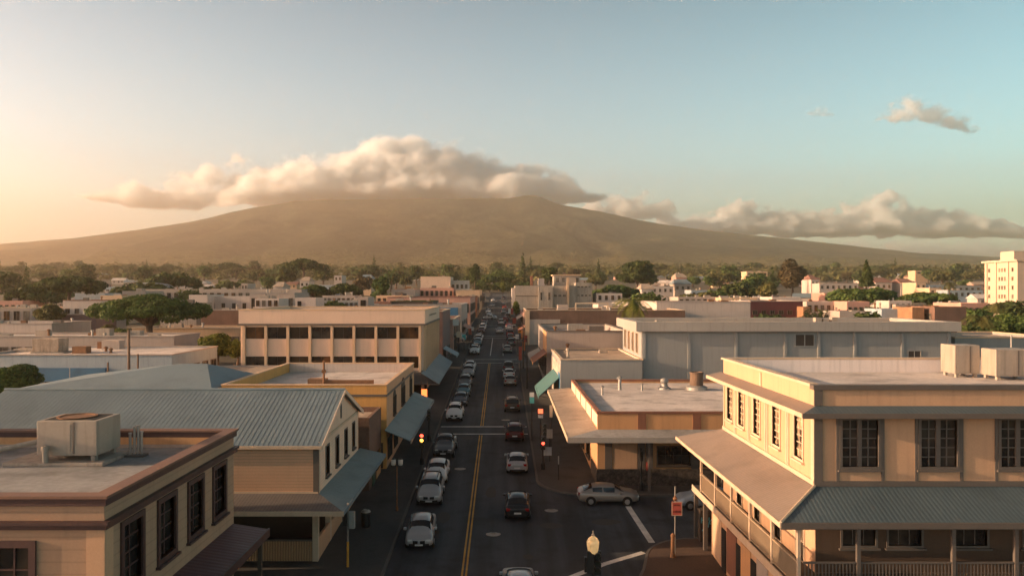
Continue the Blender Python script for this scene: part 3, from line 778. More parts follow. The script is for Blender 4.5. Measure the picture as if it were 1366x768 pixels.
    mb = MB(); mb.slab([(ex, ey, ZE), (X1, ey, ZE), (X1, Y0 - 0.01, ZW - 0.06), (X0 - 0.01, Y0 - 0.01, ZW - 0.06)], 0.05)
    vr = mb.build('veranda_roof', M['metal_roof_x'], t)
    mb = MB(); mb.slab([(ex, ey2, ZE), (ex, ey, ZE), (X0 - 0.01, Y0 - 0.01, ZW - 0.06), (X0 - 0.01, Y1 + 0.3, ZW - 0.06)], 0.05)
    mb.slab([(X1, ey2, ZE), (ex, ey2, ZE), (X0 - 0.01, Y1 + 0.3, ZW - 0.06), (X1, Y1 + 0.3, ZW - 0.06)], 0.05)
    vs_ = mb.build('side_veranda_roof', M['metal_roof_y'], t)
    mb = MB(); mb.tube((ex - 0.02, ey - 0.02, ZE + 0.03), (X0, Y0, ZW - 0.02), 0.07, 0.07, 6); mb.build('hip_ridge', M['pale_trim'], t)
    mb = MB(); mb.box(ex, X1, ey - 0.06, ey - 0.005, ZE - 0.24, ZE + 0.02); mb.box(ex + 0.1, X1, ey + 0.25, ey + 0.4, ZE - 0.36, ZE - 0.06); mb.build('front_fascia', M['trim_dark'], t)
    mb = MB(); mb.box(ex - 0.06, ex - 0.005, ey - 0.06, ey2 + 0.05, ZE - 0.2, ZE + 0.02)
    k = ey + 0.5
    while k < ey2: mb.box(ex + 0.01, ex + 1.5, k, k + 0.09, ZE - 0.16, ZE - 0.06); k += 0.6
    mb.build('side_rafters', M['pale_trim'], t)
    rx, ry, ry2 = 12.8, 34.35, 53.0
    mb = MB(); mb.box(rx - 0.1, X1, ry - 0.1, Y0, ZF - 0.2, ZF); mb.box(rx - 0.1, X0, Y0, ry2, ZF - 0.2, ZF)
    mb.build('veranda_floor', M['dark_wood'], t)
    mb = MB(); mb.box(rx - 0.16, rx - 0.105, ry - 0.16, ry2 + 0.1, ZF - 0.38, ZF + 0.03); mb.build('side_floor_beam', M['pale_trim'], t)
    mb = MB(); mb.box(rx - 0.1, X1, ry - 0.16, ry - 0.105, ZF - 0.38, ZF + 0.03); mb.build('front_floor_beam', M['trim_dark'], t)
    MB().box(rx, X1, ry + 0.1, Y0 - 0.01, ZE - 0.42, ZE - 0.37).build('veranda_ceiling', M['dark_wood'], t)
    pys = [34.4, 37.75, 41.1, 44.45, 47.8, 51.2]
    for y in pys: MB().box(rx - 0.07, rx + 0.07, y - 0.07, y + 0.07, ZF, ZE + 0.02).build('post', M['pale_trim'], t)
    for x in (15.35, 19.45, 22.15, 25.2, 28.4): MB().box(x - 0.08, x + 0.08, ry - 0.08, ry + 0.08, ZF, ZE - 0.05).build('post', M['trim_dark'], t)
    for a, b_ in zip(pys, pys[1:]): picket_rail(t, (rx, a + 0.08), (rx, b_ - 0.08), ZF, 5.2, 'rail_tan', 0.15)
    fx = [12.9, 15.35, 19.45, 22.15, 25.2, 28.4]
    for a, b_ in zip(fx, fx[1:]): picket_rail(t, (a + 0.08, ry), (b_ - 0.08, ry), ZF, 5.2, 'trim_dark', 0.15)
    for y in (50.2, 52.6): MB().box(rx - 0.12, rx + 0.12, y - 0.12, y + 0.12, gz(y), ZF - 0.2).build('support_post', M['trim_dark'], t)
    # shop level under the veranda
    xs = 13.05
    MB().box(xs, X0 - 0.01, ry + 0.2, 49.6, -1.2, ZF - 0.22).build('shop_wall', M['tan'], t)
    for y, w, m in ((36.9, 2.2, 'orange'), (39.9, 1.7, 'dull_white'), (42.6, 1.7, 'orange'), (45.2, 1.9, 'terracotta'), (48.3, 1.8, 'tan_pale')):
        MB().ub('W', xs, y - w / 2, y + w / 2, gz(y) + 0.45, 3.2, 0.003, 0.05).build('shop_panel', M[m], t)
    for y in (38.5, 41.3, 43.9, 46.8):
        MB().ub('W', xs, y - 0.42, y + 0.42, gz(y) + 0.15, 2.9, 0.003, 0.06).build('door', M['darkin'], t)
    MB().ub('W', X0, 49.7, 51.4, gz(48) + 0.2, 3.4, 0.003, 0.05).build('roller_shutter', M['dark_wood'], t)
    return t
corner_building()
def air_unit(label, x, y, z, w, d, h, fan='top', group=None):
    t = thing('air_conditioner', label, 'air conditioner', (x, y, z), group)
    MB().box(x - w/2, x + w/2, y - d/2, y + d/2, z + 0.22, z + h).build('casing', M['ac'], t, bevel=0.03)
    for sx in (-1, 1):
        for sy in (-1, 1):
            MB().box(x + sx * (w/2 - 0.2) - 0.08, x + sx * (w/2 - 0.2) + 0.08, y + sy * (d/2 - 0.2) - 0.1, y + sy * (d/2 - 0.2) + 0.1, z + 0.01, z + 0.23).build('foot', M['concrete'], t)
    mb = MB()
    for k in range(9 if fan == 'vents' else 0):
        zz = z + 0.4 + k * (h - 0.65) / 9; mb.box(x - w/2 - 0.012, x - w/2 - 0.001, y - d*0.4, y + d*0.4, zz, zz + 0.05)
    if mb.v: mb.build('side_vent', M['trim_dark'], t)
    MB().box(x + w*0.1, x + w*0.13, y - d/2 - 0.012, y - d/2 - 0.001, z + 0.3, z + h - 0.06).build('panel_seam', M['trim_dark'], t)
    MB().box(x - w*0.42, x + w*0.06, y - d/2 - 0.014, y - d/2 - 0.002, z + 0.34, z + h - 0.14).build('service_panel', M['ac'], t)
    if fan == 'top':
        mb = MB(); mb.lathe((x + w*0.05, y, z + h), [(min(w, d)*0.42, 0.002), (min(w, d)*0.43, 0.05), (min(w, d)*0.38, 0.05), (min(w, d)*0.36, 0.01)], 24); mb.build('fan_shroud', M['rust'], t)
    return t
air_unit('boxy pale rooftop air unit, the left one of two on the tan corner building', 28.1, 48.9, 11.66, 1.5, 1.6, 1.95, None)
air_unit('boxy pale rooftop air unit, the right one of two on the tan corner building', 30.0, 47.4, 11.66, 2.15, 1.5, 1.8, None)

# ------------------------------------------------------------------ low orange shop on the right
def orange_shop():
    X0, X1, Y0, Y1 = 7.71, 26.0, 64.5, 88.5
    zt = 7.14
    t = thing('orange_shop', 'single-storey orange corner shop with a stone base, flat pale roof and wide canopy', 'building', (X0, Y0, gz(Y0)))
    g = gz(Y0)
    wl_ = [(12.6, 15.2, 2.9, 4.3), (16.0, 18.5, 2.9, 4.3)]
    we = [(70, 72.5, 2.3, 4.6), (75, 78, 2.3, 4.6), (80.5, 83.5, 2.6, 4.6)]
    shell(t, X0, X1, Y0, Y1, g - 0.6, zt, 'orange', {'S': wl_, 'W': we})
    for h in wl_: window(t, 'S', Y0, *h, nx=4, ny=2, fw=0.1, frame='dark_wood')
    for h in we: window(t, 'W', X0, *h, nx=3, ny=1, fw=0.1, frame='dark_wood', name='shop_window')
    mb = MB(); mb.ub('S', Y0, X0 - 0.1, X1, g - 0.3, g + 1.45, 0.004, 0.12); mb.ub('W', X0, Y0 + 0.0, Y0 + 4.0, g - 0.3, g + 1.45, 0.004, 0.1)
    mb.build('stone_base', M['stone'], t)
    mb = MB()
    for x in (X0 + 0.9, 11.25, 11.9, 15.6): mb.ub('S', Y0, x - 0.3, x + 0.3, g + 1.45, 5.4, 0.003, 0.07)
    mb.build('lower_pilaster', M['trim_dark'], t)
    MB().ub('S', Y0, 9.0, 10.9, g + 1.46, 5.3, 0.003, 0.05).build('wall_panel', M['tan'], t)
    mb = MB()
    for x in (11.3, 15.75, 20.0): mb.ub('S', Y0, x - 0.32, x + 0.32, 5.74, zt - 0.16, 0.003, 0.06)
    mb.build('parapet_pilaster', M['terracotta'], t)
    mb = MB()
    for y in (68.5, 73, 78, 83): mb.ub('W', X0, y - 0.12, y + 0.12, 5.9, zt - 0.16, 0.003, 0.06)
    mb.build('side_pilaster', M['trim_dark'], t)
    MB().ub('W', X0, Y0 + 0.02, Y1, 5.9, zt - 0.16, 0.001, 0.02).build('side_parapet', M['cream_board'], t)
    mb = MB(); ring(mb, X0, X1, Y0, Y1, zt - 0.16, zt + 0.02, 0.07, 0.3); mb.build('coping', M['terracotta'], t)
    MB().box(X0 + 0.25, X1 - 0.25, Y0 + 0.25, Y1 - 0.25, zt - 0.75, zt - 0.35).build('roof', M['roof_pale'], t)
    ex, ey = 5.16, 62.3
    mb = MB(); mb.slab([(ex, ey, 5.45), (X1, ey, 5.45), (X1, Y0 - 0.01, 5.72), (X0 - 0.01, Y0 - 0.01, 5.72)], 0.12); mb.build('front_canopy', M['roof_grey'], t)
    mb = MB(); mb.slab([(ex, Y1 + 1, 5.9), (ex, ey, 5.45), (X0 - 0.01, Y0 - 0.01, 5.72), (X0 - 0.01, Y1 + 1, 6.1)], 0.12); mb.build('side_canopy', M['brown_roof_x'] if False else M['roof_tan'], t)
    mb = MB(); mb.box(ex, X1, ey - 0.07, ey - 0.006, 5.05, 5.47); mb.build('canopy_fascia', M['grey_fascia'], t)
    mb = MB(); mb.hexa([(ex - 0.07, ey - 0.07, 5.1), (ex - 0.005, ey - 0.07, 5.1), (ex - 0.005, Y1 + 1, 5.55), (ex - 0.07, Y1 + 1, 5.55)], [(ex - 0.07, ey - 0.07, 5.47), (ex - 0.005, ey - 0.07, 5.47), (ex - 0.005, Y1 + 1, 5.92), (ex - 0.07, Y1 + 1, 5.92)])
    mb.build('side_fascia', M['pale_trim'], t)
    for x in (11.6, 17.4): MB().box(x - 0.1, x + 0.1, 62.75, 62.95, gz(62.8), 5.35).build('canopy_post', M['trim_dark'], t)
    return t
orange_shop()
def roof_vent(label, x, y, z, kind, s=1.0):
    t = thing('roof_vent', label, 'roof vent', (x, y, z))
    if kind == 'drum':
        MB().lathe((x, y, z), [(0.95*s, 0), (0.95*s, 0.28*s), (0.8*s, 0.36*s), (0.6*s, 0.42*s)], 22).build('curb', M['galv'], t)
        MB().lathe((x, y, z + 0.40*s), [(0.58*s, 0), (0.58*s, 1.05*s), (0.62*s, 1.06*s), (0.62*s, 1.18*s), (0.5*s, 1.2*s), (0.48*s, 0.9*s)], 22).build('drum', M['wood_pole'], t)
    elif kind == 'turbine':
        MB().lathe((x, y, z), [(0.62*s, 0), (0.55*s, 0.18*s), (0.32*s, 0.28*s), (0.30*s, 0.5*s)], 16).build('base', M['galv'], t)
        MB().lathe((x, y, z + 0.5*s), [(0.2*s, 0), (0.34*s, 0.12*s), (0.4*s, 0.3*s), (0.3*s, 0.48*s), (0.1*s, 0.55*s)], 16).build('hood', M['galv'], t)
    else:
        MB().lathe((x, y, z), [(0.16*s, 0), (0.12*s, 0.1*s), (0.11*s, 0.8*s)], 12).build('pipe', M['galv'], t)
        MB().lathe((x, y, z + 0.8*s), [(0.22*s, 0), (0.24*s, 0.1*s), (0.06*s, 0.22*s)], 12).build('cap', M['galv'], t)
    return t
RZ = 7.14 - 0.35
roof_vent('weathered drum-shaped exhaust fan on the pale roof of the orange shop', 20.0, 82, RZ, 'drum', 1.15)
roof_vent('squat turbine vent left of the weathered drum on the orange shop roof', 16.8, 82.5, RZ, 'turbine', 1.1)
roof_vent('T-shaped vent pipe on the left half of the orange shop roof', 12.1, 82, RZ, 'pipe', 1.4)
roof_vent('thin vent stub near the left parapet of the orange shop roof', 9.8, 78, RZ, 'pipe', 0.9)
roof_vent('short vent stub midway between turbine vent and T-shaped pipe', 14.2, 81, RZ, 'pipe', 0.8)

# ------------------------------------------------------------------ tan building with maroon trim, left foreground
def maroon_trim_building():
    X0, X1, Y0, Y1 = -32.0, -11.5, 23.0, 34.1
    zt = 10.96
    t = thing('maroon_trim_building', 'tan flat-roofed building with maroon trim and tall windows at the left foreground', 'building', (X1, Y0, gz(Y0)))
    we = [(c - 0.62, c + 0.62, 7.85, 9.72) for c in (24.75, 27.3, 29.85, 32.35)]
    ws = [(-16.6, -14.0 + 0.35, 7.4, 9.45)]
    shell(t, X0, X1, Y0, Y1, -1.4, zt - 0.3, 'tan_board', {'E': we, 'S': ws})
    for h in we: window(t, 'E', X1, *h, nx=2, ny=4, frame='maroon', fw=0.17, proud=0.07, bar=0.05)
    for h in ws: window(t, 'S', Y0, *h, nx=6, ny=3, frame='maroon', fw=0.2, proud=0.07, bar=0.05)
    mb = MB(); ring(mb, X0, X1, Y0, Y1, zt - 0.3, zt - 0.08, 0.10, 0.28); mb.build('coping', M['maroon'], t)
    mb = MB(); ring(mb, X0, X1, Y0, Y1, zt - 0.08, zt, 0.16, 0.32); mb.build('coping_cap', M['cap_brown'], t)
    mb = MB(); ring(mb, X0, X1, Y0, Y1, 9.98, 10.12, 0.12, -0.003); ring(mb, X0, X1, Y0, Y1, 10.122, 10.22, 0.19, -0.003); mb.build('cornice', M['maroon'], t)
    MB().box(X1 - 0.5, X1 + 0.03, Y0 - 0.03, Y0 + 0.5, 7.0, 9.97).build('corner_board', M['tan'], t)
    MB().box(X0 + 0.25, X1 - 0.25, Y0 + 0.25, Y1 - 0.25, 9.6, 10.22).build('roof', M['roof_grey'], t)
    mb = MB(); mb.box(X0 + 0.26, X1 - 0.26, Y1 - 0.275, Y1 - 0.253, 10.23, zt - 0.31); mb.build('parapet_lining', M['orange'], t)  # sunlit orange glow of the inner face put into its colour
    mb = MB(); mb.box(X0 + 0.26, X1 - 0.26, Y1 - 0.30, Y1 - 0.277, 10.225, 10.36); mb.build('flashing', M['dull_white'], t)
    ox = -10.0
    mb = MB(); mb.slab([(X1 + 0.01, Y0 - 0.4, 6.95), (ox, Y0 - 0.4, 6.72), (ox, Y1 - 0.1, 6.72), (X1 + 0.01, Y1 - 0.1, 6.95)], 0.10)
    mb.build('awning', M['maroon_roof'], t)
    mb = MB(); mb.box(ox + 0.004, ox + 0.08, Y0 - 0.42, Y1 - 0.08, 6.42, 6.76); mb.build('awning_fascia', M['maroon'], t)
    for y in (24.5, 29.0, 33.6): MB().box(ox - 0.3, ox - 0.14, y - 0.08, y + 0.08, gz(y), 6.6).build('awning_post', M['dark_wood'], t)
    for y in (25.0, 28.5, 32.0): MB().ub('E', X1, y - 1.2, y + 1.2, 0.4, 3.4, 0.003, 0.05).build('shop_window', M['glass'], t)
    return t
maroon_trim_building()
RB = 10.22
t = air_unit('boxy grey air unit on the roof of the maroon-trimmed building', -16.6, 31.3, RB + 0.14, 2.3, 1.9, 1.55, None)
mb = MB(); mb.box(-17.55, -15.65, 30.55, 32.05, RB + 0.14 + 1.552, RB + 0.14 + 1.565); mb.build('fan_recess', M['darkin'], t)
mb = MB(); mb.lathe((-16.7, 31.3, RB + 0.14 + 1.566), [(0.72, 0), (0.74, 0.04), (0.62, 0.04), (0.6, 0.01)], 24); mb.build('fan_ring', M['rust'], t)
t = thing('roof_curb', 'low concrete plinth under the grey air unit on the left roof', 'plinth', (-16.8, 31.2, RB))
MB().box(-18.9, -15.1, 30.1, 32.5, RB + 0.005, RB + 0.14).build('slab', M['concrete'], t, bevel=0.02)
t = thing('duct_pipe', 'bent pale duct pipe lying left of the grey air unit', 'pipe', (-18.8, 30.7, RB))
mb = MB(); mb.tube((-19.3, 30.4, RB + 0.02), (-19.3, 30.4, RB + 0.55), 0.1, 0.1, 10); mb.tube((-19.35, 30.4, RB + 0.55), (-17.75, 31.0, RB + 0.85), 0.1, 0.1, 10); mb.build('duct', M['ac'], t)
MB().lathe((-17.3, 30.15, RB + 0.14), [(0.11, 0), (0.11, 0.45), (0.15, 0.46), (0.15, 0.62), (0.05, 0.66)], 12).build('elbow_cap', M['ac'], t)
t = thing('vent_stack', 'cluster of thin upright pipes right of the grey air unit', 'vent pipes', (-14.9, 32.0, RB))
for dx, h in ((0, 0.95), (0.16, 1.2), (0.3, 1.25), (0.42, 1.0)):
    MB().lathe((-14.95 + dx, 32.0 + dx * 0.2, RB), [(0.055, 0), (0.055, h - 0.06), (0.075, h - 0.05), (0.075, h)], 10).build('pipe', M['galv'], t)
MB().box(-15.1, -14.35, 31.8, 32.3, RB + 0.003, RB + 0.09).build('flashing', M['trim_dark'], t)

# ------------------------------------------------------------------ peach gabled building with veranda roof
def gabled_building():
    X0, X1, Y0, Y1 = -34.2, -11.2, 48.5, 62.0
    ZE, ZR, YR = 7.57, 9.95, 55.25
    t = thing('gabled_building', 'peach boarded building with a blue-grey ribbed gable roof and low veranda roof', 'building', (X1, Y0, gz(Y0)))
    ew = [(c - 0.45, c + 0.45, 5.2, 7.0) for c in (51.0, 54.0, 57.0, 59.9)]
    mb = MB(); mb2 = MB()
    holewall(mb, 'S', Y0, X0, X1, 4.15, ZE, []); holewall(mb, 'N', Y1, X0, X1, 0.0, ZE, []); holewall(mb, 'W', X0, Y0 + .25, Y1 - .25, 0.0, ZE, [])
    mb.build('wall', M['peach_board'], t)
    holewall(mb2, 'E', X1, Y0 + .25, Y1 - .25, 4.15, ZE, ew)
    mb3 = MB()
    for x, mm in ((X1, mb2), (X0 + 0.25, mb3)):
        mm.add([(x - 0.25, Y0, ZE), (x, Y0, ZE), (x, Y1, ZE), (x - 0.25, Y1, ZE), (x - 0.25, YR, ZR), (x, YR, ZR)], [(1, 2, 5), (0, 4, 3), (0, 3, 2, 1), (0, 1, 5, 4), (2, 3, 4, 5)])
    mb2.build('gable_wall', M['cream_board'], t); mb3.build('far_gable', M['cream_board'], t)
    for h in ew: window(t, 'E', X1, *h, nx=2, ny=4, frame='trim_dark', fw=0.1, proud=0.05)
    MB().ub('E', X1, YR - 0.14, YR + 0.14, 8.1, 9.3, 0.003, 0.05).build('gable_vent', M['dark_wood'], t)
    mb = MB(); mb.ub('E', X1, Y0, Y1, ZE - 0.02, ZE + 0.13, 0.003, 0.08)
    mb.ub('E', X1, Y0 - 0.02, Y0 + 0.24, 4.6, ZE - 0.02, 0.003, 0.05)
    mb.build('gable_trim', M['pale_trim'], t)
    MB().ub('S', Y0, X1 - 0.3, X1 + 0.05, 4.6, ZE - 0.25, 0.003, 0.06).build('corner_board', M['trim_dark'], t)
    MB().ub('S', Y0, -18.1, -17.95, 4.6, ZE - 0.25, 0.003, 0.10).build('downpipe', M['pale_trim'], t)
    # roof planes with raised seams
    oh, gh = 0.35, 0.3
    sl = (ZR - ZE) / (YR - Y0)
    for nm, s in (('front', -1), ('back', 1)):
        ye = Y0 - oh if s < 0 else Y1 + oh
        ze = ZE - oh * sl + 0.1
        q = [(X0 - gh, ye, ze), (X1 + gh, ye, ze), (X1 + gh, YR, ZR + 0.1), (X0 - gh, YR, ZR + 0.1)]
        if s > 0: q = [q[1], q[0], q[3], q[2]]
        mb = MB(); mb.slab(q, 0.09)
        x = X0 - gh + 0.2
        while x < X1 + gh - 0.1:
            a = [(x - 0.014, ye, ze + 0.002), (x + 0.014, ye, ze + 0.002), (x + 0.014, YR, ZR + 0.102), (x - 0.014, YR, ZR + 0.102)]
            mb.hexa(a, [(p[0], p[1], p[2] + 0.012) for p in a]); x += 0.30
        mb.build('roof_plane', M['metal_roof'], t)
    mb = MB(); mb.tube((X0 - gh, YR, ZR + 0.12), (X1 + gh, YR, ZR + 0.12), 0.12, 0.12, 8); mb.build('ridge_cap', M['metal_roof'], t)
    mb = MB()
    for s in (-1, 1):
        ye = Y0 - oh - 0.02 if s < 0 else Y1 + oh + 0.02
        a = [(X1 + gh + 0.004, ye, ZE - oh * sl - 0.12), (X1 + gh + 0.05, ye, ZE - oh * sl - 0.12), (X1 + gh + 0.05, YR, ZR - 0.12), (X1 + gh + 0.004, YR, ZR - 0.12)]
        mb.hexa(a, [(p[0], p[1], p[2] + 0.28) for p in a])
    mb.build('barge_board', M['cream_board'], t)
    mb = MB(); mb.box(X0 - gh, X1 + gh, Y0 - oh - 0.1, Y0 - oh - 0.004, ZE - oh * sl - 0.1, ZE - oh * sl + 0.08); mb.build('gutter', M['pale_trim'], t)
    # veranda roof
    ex, ey, ey2, zv, zw = -9.2, 46.0, 62.6, 4.15, 4.6
    mb = MB(); mb.slab([(X0, ey, zv), (ex, ey, zv), (X1 + 0.01, Y0 - 0.01, zw), (X0, Y0 - 0.01, zw)], 0.07); mb.build('front_veranda_roof', M['brown_roof_x'], t)
    mb = MB(); mb.slab([(ex, ey, zv), (ex, ey2, zv), (X1 + 0.01, ey2, zw), (X1 + 0.01, Y0 - 0.01, zw)], 0.07); mb.build('side_veranda_roof', M['awn_teal'], t)
    mb = MB(); mb.box(X0, ex + 0.05, ey - 0.06, ey - 0.005, zv - 0.25, zv + 0.02); mb.box(X0, X1, Y0 - 0.07, Y0 - 0.012, zw - 0.02, zw + 0.09); mb.build('fascia', M['pale_trim'], t)
    mb = MB(); mb.box(ex + 0.005, ex + 0.06, ey, ey2, zv - 0.22, zv + 0.02); mb.build('side_fascia', M['metal_roof'], t)
    # ground floor: low boarded walls, posts, deep shade behind
    g = gz(Y0) + 0.14
    MB().box(X0, X1 - 0.02, Y0 - 0.1, Y0 + 0.06, g - 0.5, g + 1.2).build('slatted_wall', M['slats'], t)
    MB().box(X0, X1, Y0 - 0.13, Y0 + 0.09, g + 1.2, g + 1.27).build('wall_cap', M['trim_dark'], t)
    MB().box(X1 - 0.16, X1, Y0 + 0.2, 56.0, g - 0.5, g + 1.35).build('side_low_wall', M['tan'], t)
    for x, y in ((X1 - 0.16, Y0), (-17.0, Y0), (-22.8, Y0), (X1 - 0.16, 52.0), (X1 - 0.16, 55.8)):
        MB().box(x - 0.16, x + 0.18, y - 0.17, y + 0.17, g - 0.4, 4.2).build('post', M['pale_trim'], t)
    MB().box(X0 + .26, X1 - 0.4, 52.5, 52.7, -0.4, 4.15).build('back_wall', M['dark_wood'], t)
    MB().box(X0 + .26, X1 - 0.3, Y0 + 0.3, Y1 - 0.3, 4.16, 4.3).build('upper_floor', M['dark_wood'], t)
    MB().box(X1 - 0.2, X1, 56.2, Y1, 0.0, 4.15).build('shop_front', M['tan'], t)
    for c in (57.6, 60.2): MB().ub('E', X1, c - 0.8, c + 0.8, g + 0.7, 3.6, 0.003, 0.05).build('shop_window', M['glass'], t)
    mb = MB(); mb.box(-13.6, -11.75, 52.36, 52.44, 3.02, 3.2); mb.build('sign_strip', simple('dim_red_sign', (0.25, 0.03, 0.02), 0.5, emit=(1, 0.12, 0.05), estr=0.12), t)
    return t
gabled_building()

# ------------------------------------------------------------------ narrow infill hut and the hip-roofed hall behind
def infill_hut():
    x0, x1, y0, y1 = -22.5, -10.5, 62.9, 69.0
    t = thing('narrow_shop', 'narrow brown shop with a green doorway between the gabled and mustard buildings', 'building', (x1, y0, gz(y0)))
    shell(t, x0, x1, y0, y1, gz(y0) - .4, 6.9, 'brick')
    MB().box(x0 + .25, x1 - .25, y0 + .25, y1 - .25, 6.2, 6.5).build('roof', M['roof_tan'], t)
    MB().ub('E', x1, 64.2, 65.6, gz(64) + .14, 3.7, 0.003, 0.06).build('door', simple('dark_green_paint', (0.02, 0.07, 0.045), 0.5), t)
    MB().ub('E', x1, 66.3, 68.4, gz(64) + .9, 3.5, 0.003, 0.06).build('shop_window', M['glass'], t)
    MB().ub('E', x1, 66.3, 68.4, gz(64) + .14, gz(64) + .88, 0.003, 0.05).build('stall_riser', M['orange'], t)
infill_hut()
def hip_hall():
    x0, x1, y0, y1 = -42.0, -24.8, 68.0, 81.0
    ze, zr = 8.5, 10.15
    t = thing('hip_roofed_hall', 'long hall with a smooth blue-grey hip roof behind the gabled building', 'building', (x1, y0, gz(y0)))
    shell(t, x0 + .4, x1 - .4, y0 + .4, y1 - .4, gz(y0) - .5, ze, 'dull_white')
    mb = MB(); P = [(x0, y0, ze), (x1, y0, ze), (x1, y1, ze), (x0, y1, ze), (-30.0, 74.5, zr), (-27.6, 74.5, zr)]
    mb.add(P, [(0, 1, 5, 4), (1, 2, 5), (2, 3, 4, 5), (3, 0, 4), (3, 2, 1, 0)]); mb.build('roof', M['metal_roof'], t)
    mb = MB(); ring(mb, x0, x1, y0, y1, ze - 0.22, ze - 0.004, 0.05, 0.05); mb.build('gutter', M['pale_trim'], t)
    for c in (70, 73, 76, 79): MB().ub('E', x1 - .4, c - .8, c + .8, 5.6, 7.6, 0.003, 0.05).build('window', M['glass'], t)
    pass
hip_hall()

# ------------------------------------------------------------------ mustard shop with teal awning
def mustard_shop():
    X0, X1, Y0, Y1 = -24.5, -10.1, 69.5, 91.0
    zt = 8.7
    g = gz(Y0)
    t = thing('mustard_shop', 'mustard yellow flat-roofed shop with arched windows and a teal grey awning', 'building', (X1, Y0, g))
    ew = [(73.7, 75.3, 5.55, 7.1), (79.6, 82.2, 5.6, 7.2), (86.8, 88.5, 5.7, 7.2)]
    mb = MB(); holewall(mb, 'S', Y0, X0, X1, g - .6, zt, []); holewall(mb, 'N', Y1, X0, X1, g - .6, zt, []); holewall(mb, 'W', X0, Y0 + .25, Y1 - .25, g - .6, zt, [])
    mb.build('wall', M['mustard'], t)
    mb = MB(); holewall(mb, 'E', X1, Y0 + .25, Y1 - .25, g - .6, zt, ew); mb.build('street_wall', M['tan'], t)
    for h in ew:
        w = window(t, 'E', X1, *h, nx=4 if h[1] - h[0] > 2 else 3, ny=3, frame='dark_wood', fw=0.08, proud=0.05, bar=0.07, name='arched_window')
        c, r = (h[0] + h[1]) / 2, (h[1] - h[0]) / 2
        mb = MB(); n = 14
        pts = [(X1 + 0.006, c + r * math.cos(math.pi * i / n), h[3] + 0.08 + 0.7 * r * math.sin(math.pi * i / n)) for i in range(n + 1)]
        mb.add(pts + [(x + 0.05, y, z) for x, y, z in pts], [tuple(range(n + 1, 2 * n + 2)), tuple(reversed(range(n + 1)))] + [(i, i + 1, n + 2 + i, n + 1 + i) for i in range(n)])
        mb.build('arch_head', M['dark_wood'], w)
        mb = MB()
        for k in range(5):
            a = c - r * 0.8 + k * r * 0.4
            mb.tube((X1 + 0.09, a, h[2] - 0.25), (X1 + 0.09, a + 0.18 * math.sin(k * 2.1), h[3] + 0.1), 0.035, 0.035, 6)
        mb.build('iron_grille', M['black'], w)
    mb = MB(); ring(mb, X0, X1, Y0, Y1, 7.72, 7.92, 0.06, -0.003); mb.build('band', M['trim_dark'], t)
    mb = MB(); ring(mb, X0, X1, Y0, Y1, zt, zt + 0.1, 0.05, 0.28); mb.build('coping', M['tan_pale'], t)
    MB().box(X0 + .25, X1 - .25, Y0 + .25, Y1 - .25, 7.3, 7.75).build('roof', M['roof_pale'], t)
    MB().box(X0 + .26, X1 - .26, Y1 - .28, Y1 - .252, 7.76, zt - 0.02).build('parapet_lining', M['white_wall'], t)
    mb = MB(); mb.slab([(-7.9, 68.4, 4.1), (-7.9, 91.6, 4.5), (X1 + .01, 91.6, 5.4), (X1 + .01, 68.4, 5.0)], 0.08); mb.build('awning', M['awn_teal'], t)
    mb = MB()
    for a, b_ in ((68.4, 80), (80, 91.6)):
        za, zb_ = 4.1 + (a - 68.4) / 23.2 * .4, 4.1 + (b_ - 68.4) / 23.2 * .4
        mb.hexa([(-7.895, a, za - .3), (-7.84, a, za - .3), (-7.84, b_, zb_ - .3), (-7.895, b_, zb_ - .3)], [(-7.895, a, za + .02), (-7.84, a, za + .02), (-7.84, b_, zb_ + .02), (-7.895, b_, zb_ + .02)])
    mb.build('awning_valance', M['metal_roof'], t)
    for c in (71.5, 75.5, 80, 84.5, 88.5): MB().ub('E', X1, c - 1.4, c + 1.4, gz(c) + .7, gz(c) + 2.6, 0.003, 0.05).build('shop_window', M['glass'], t)
    MB().ub('S', Y0, X1 - 2.2, X1 - .3, g + .2, g + 2.4, 0.003, 0.05).build('shop_door', M['dark_wood'], t)
    return t
mustard_shop()
t = thing('roof_pipe', 'thin rusty mast standing behind the gable ridge before the office', 'mast', (wx(432, 71), 71, 7.7))
mb = MB(); mb.tube((wx(432, 71), 71, 7.7), (wx(432, 71), 71, wz(481, 71)), 0.11, 0.09, 8); mb.build('pole', M['rust'], t)
MB().box(wx(432, 71) - .16, wx(432, 71) + .16, 70.84, 71.16, wz(497, 71), wz(493, 71)).build('collar', M['rust'], t)
t = thing('roof_box', 'low rusty ductwork box lying on the mustard shop roof', 'duct', (-14.6, 78, 7.75))
MB().box(-17.2, -12.6, 77.4, 78.2, 7.76, 8.25).build('duct', M['rust'], t)
MB().box(-18.9, -17.2, 77.3, 78.6, 7.76, 8.4).build('housing', M['orange_brick'], t)

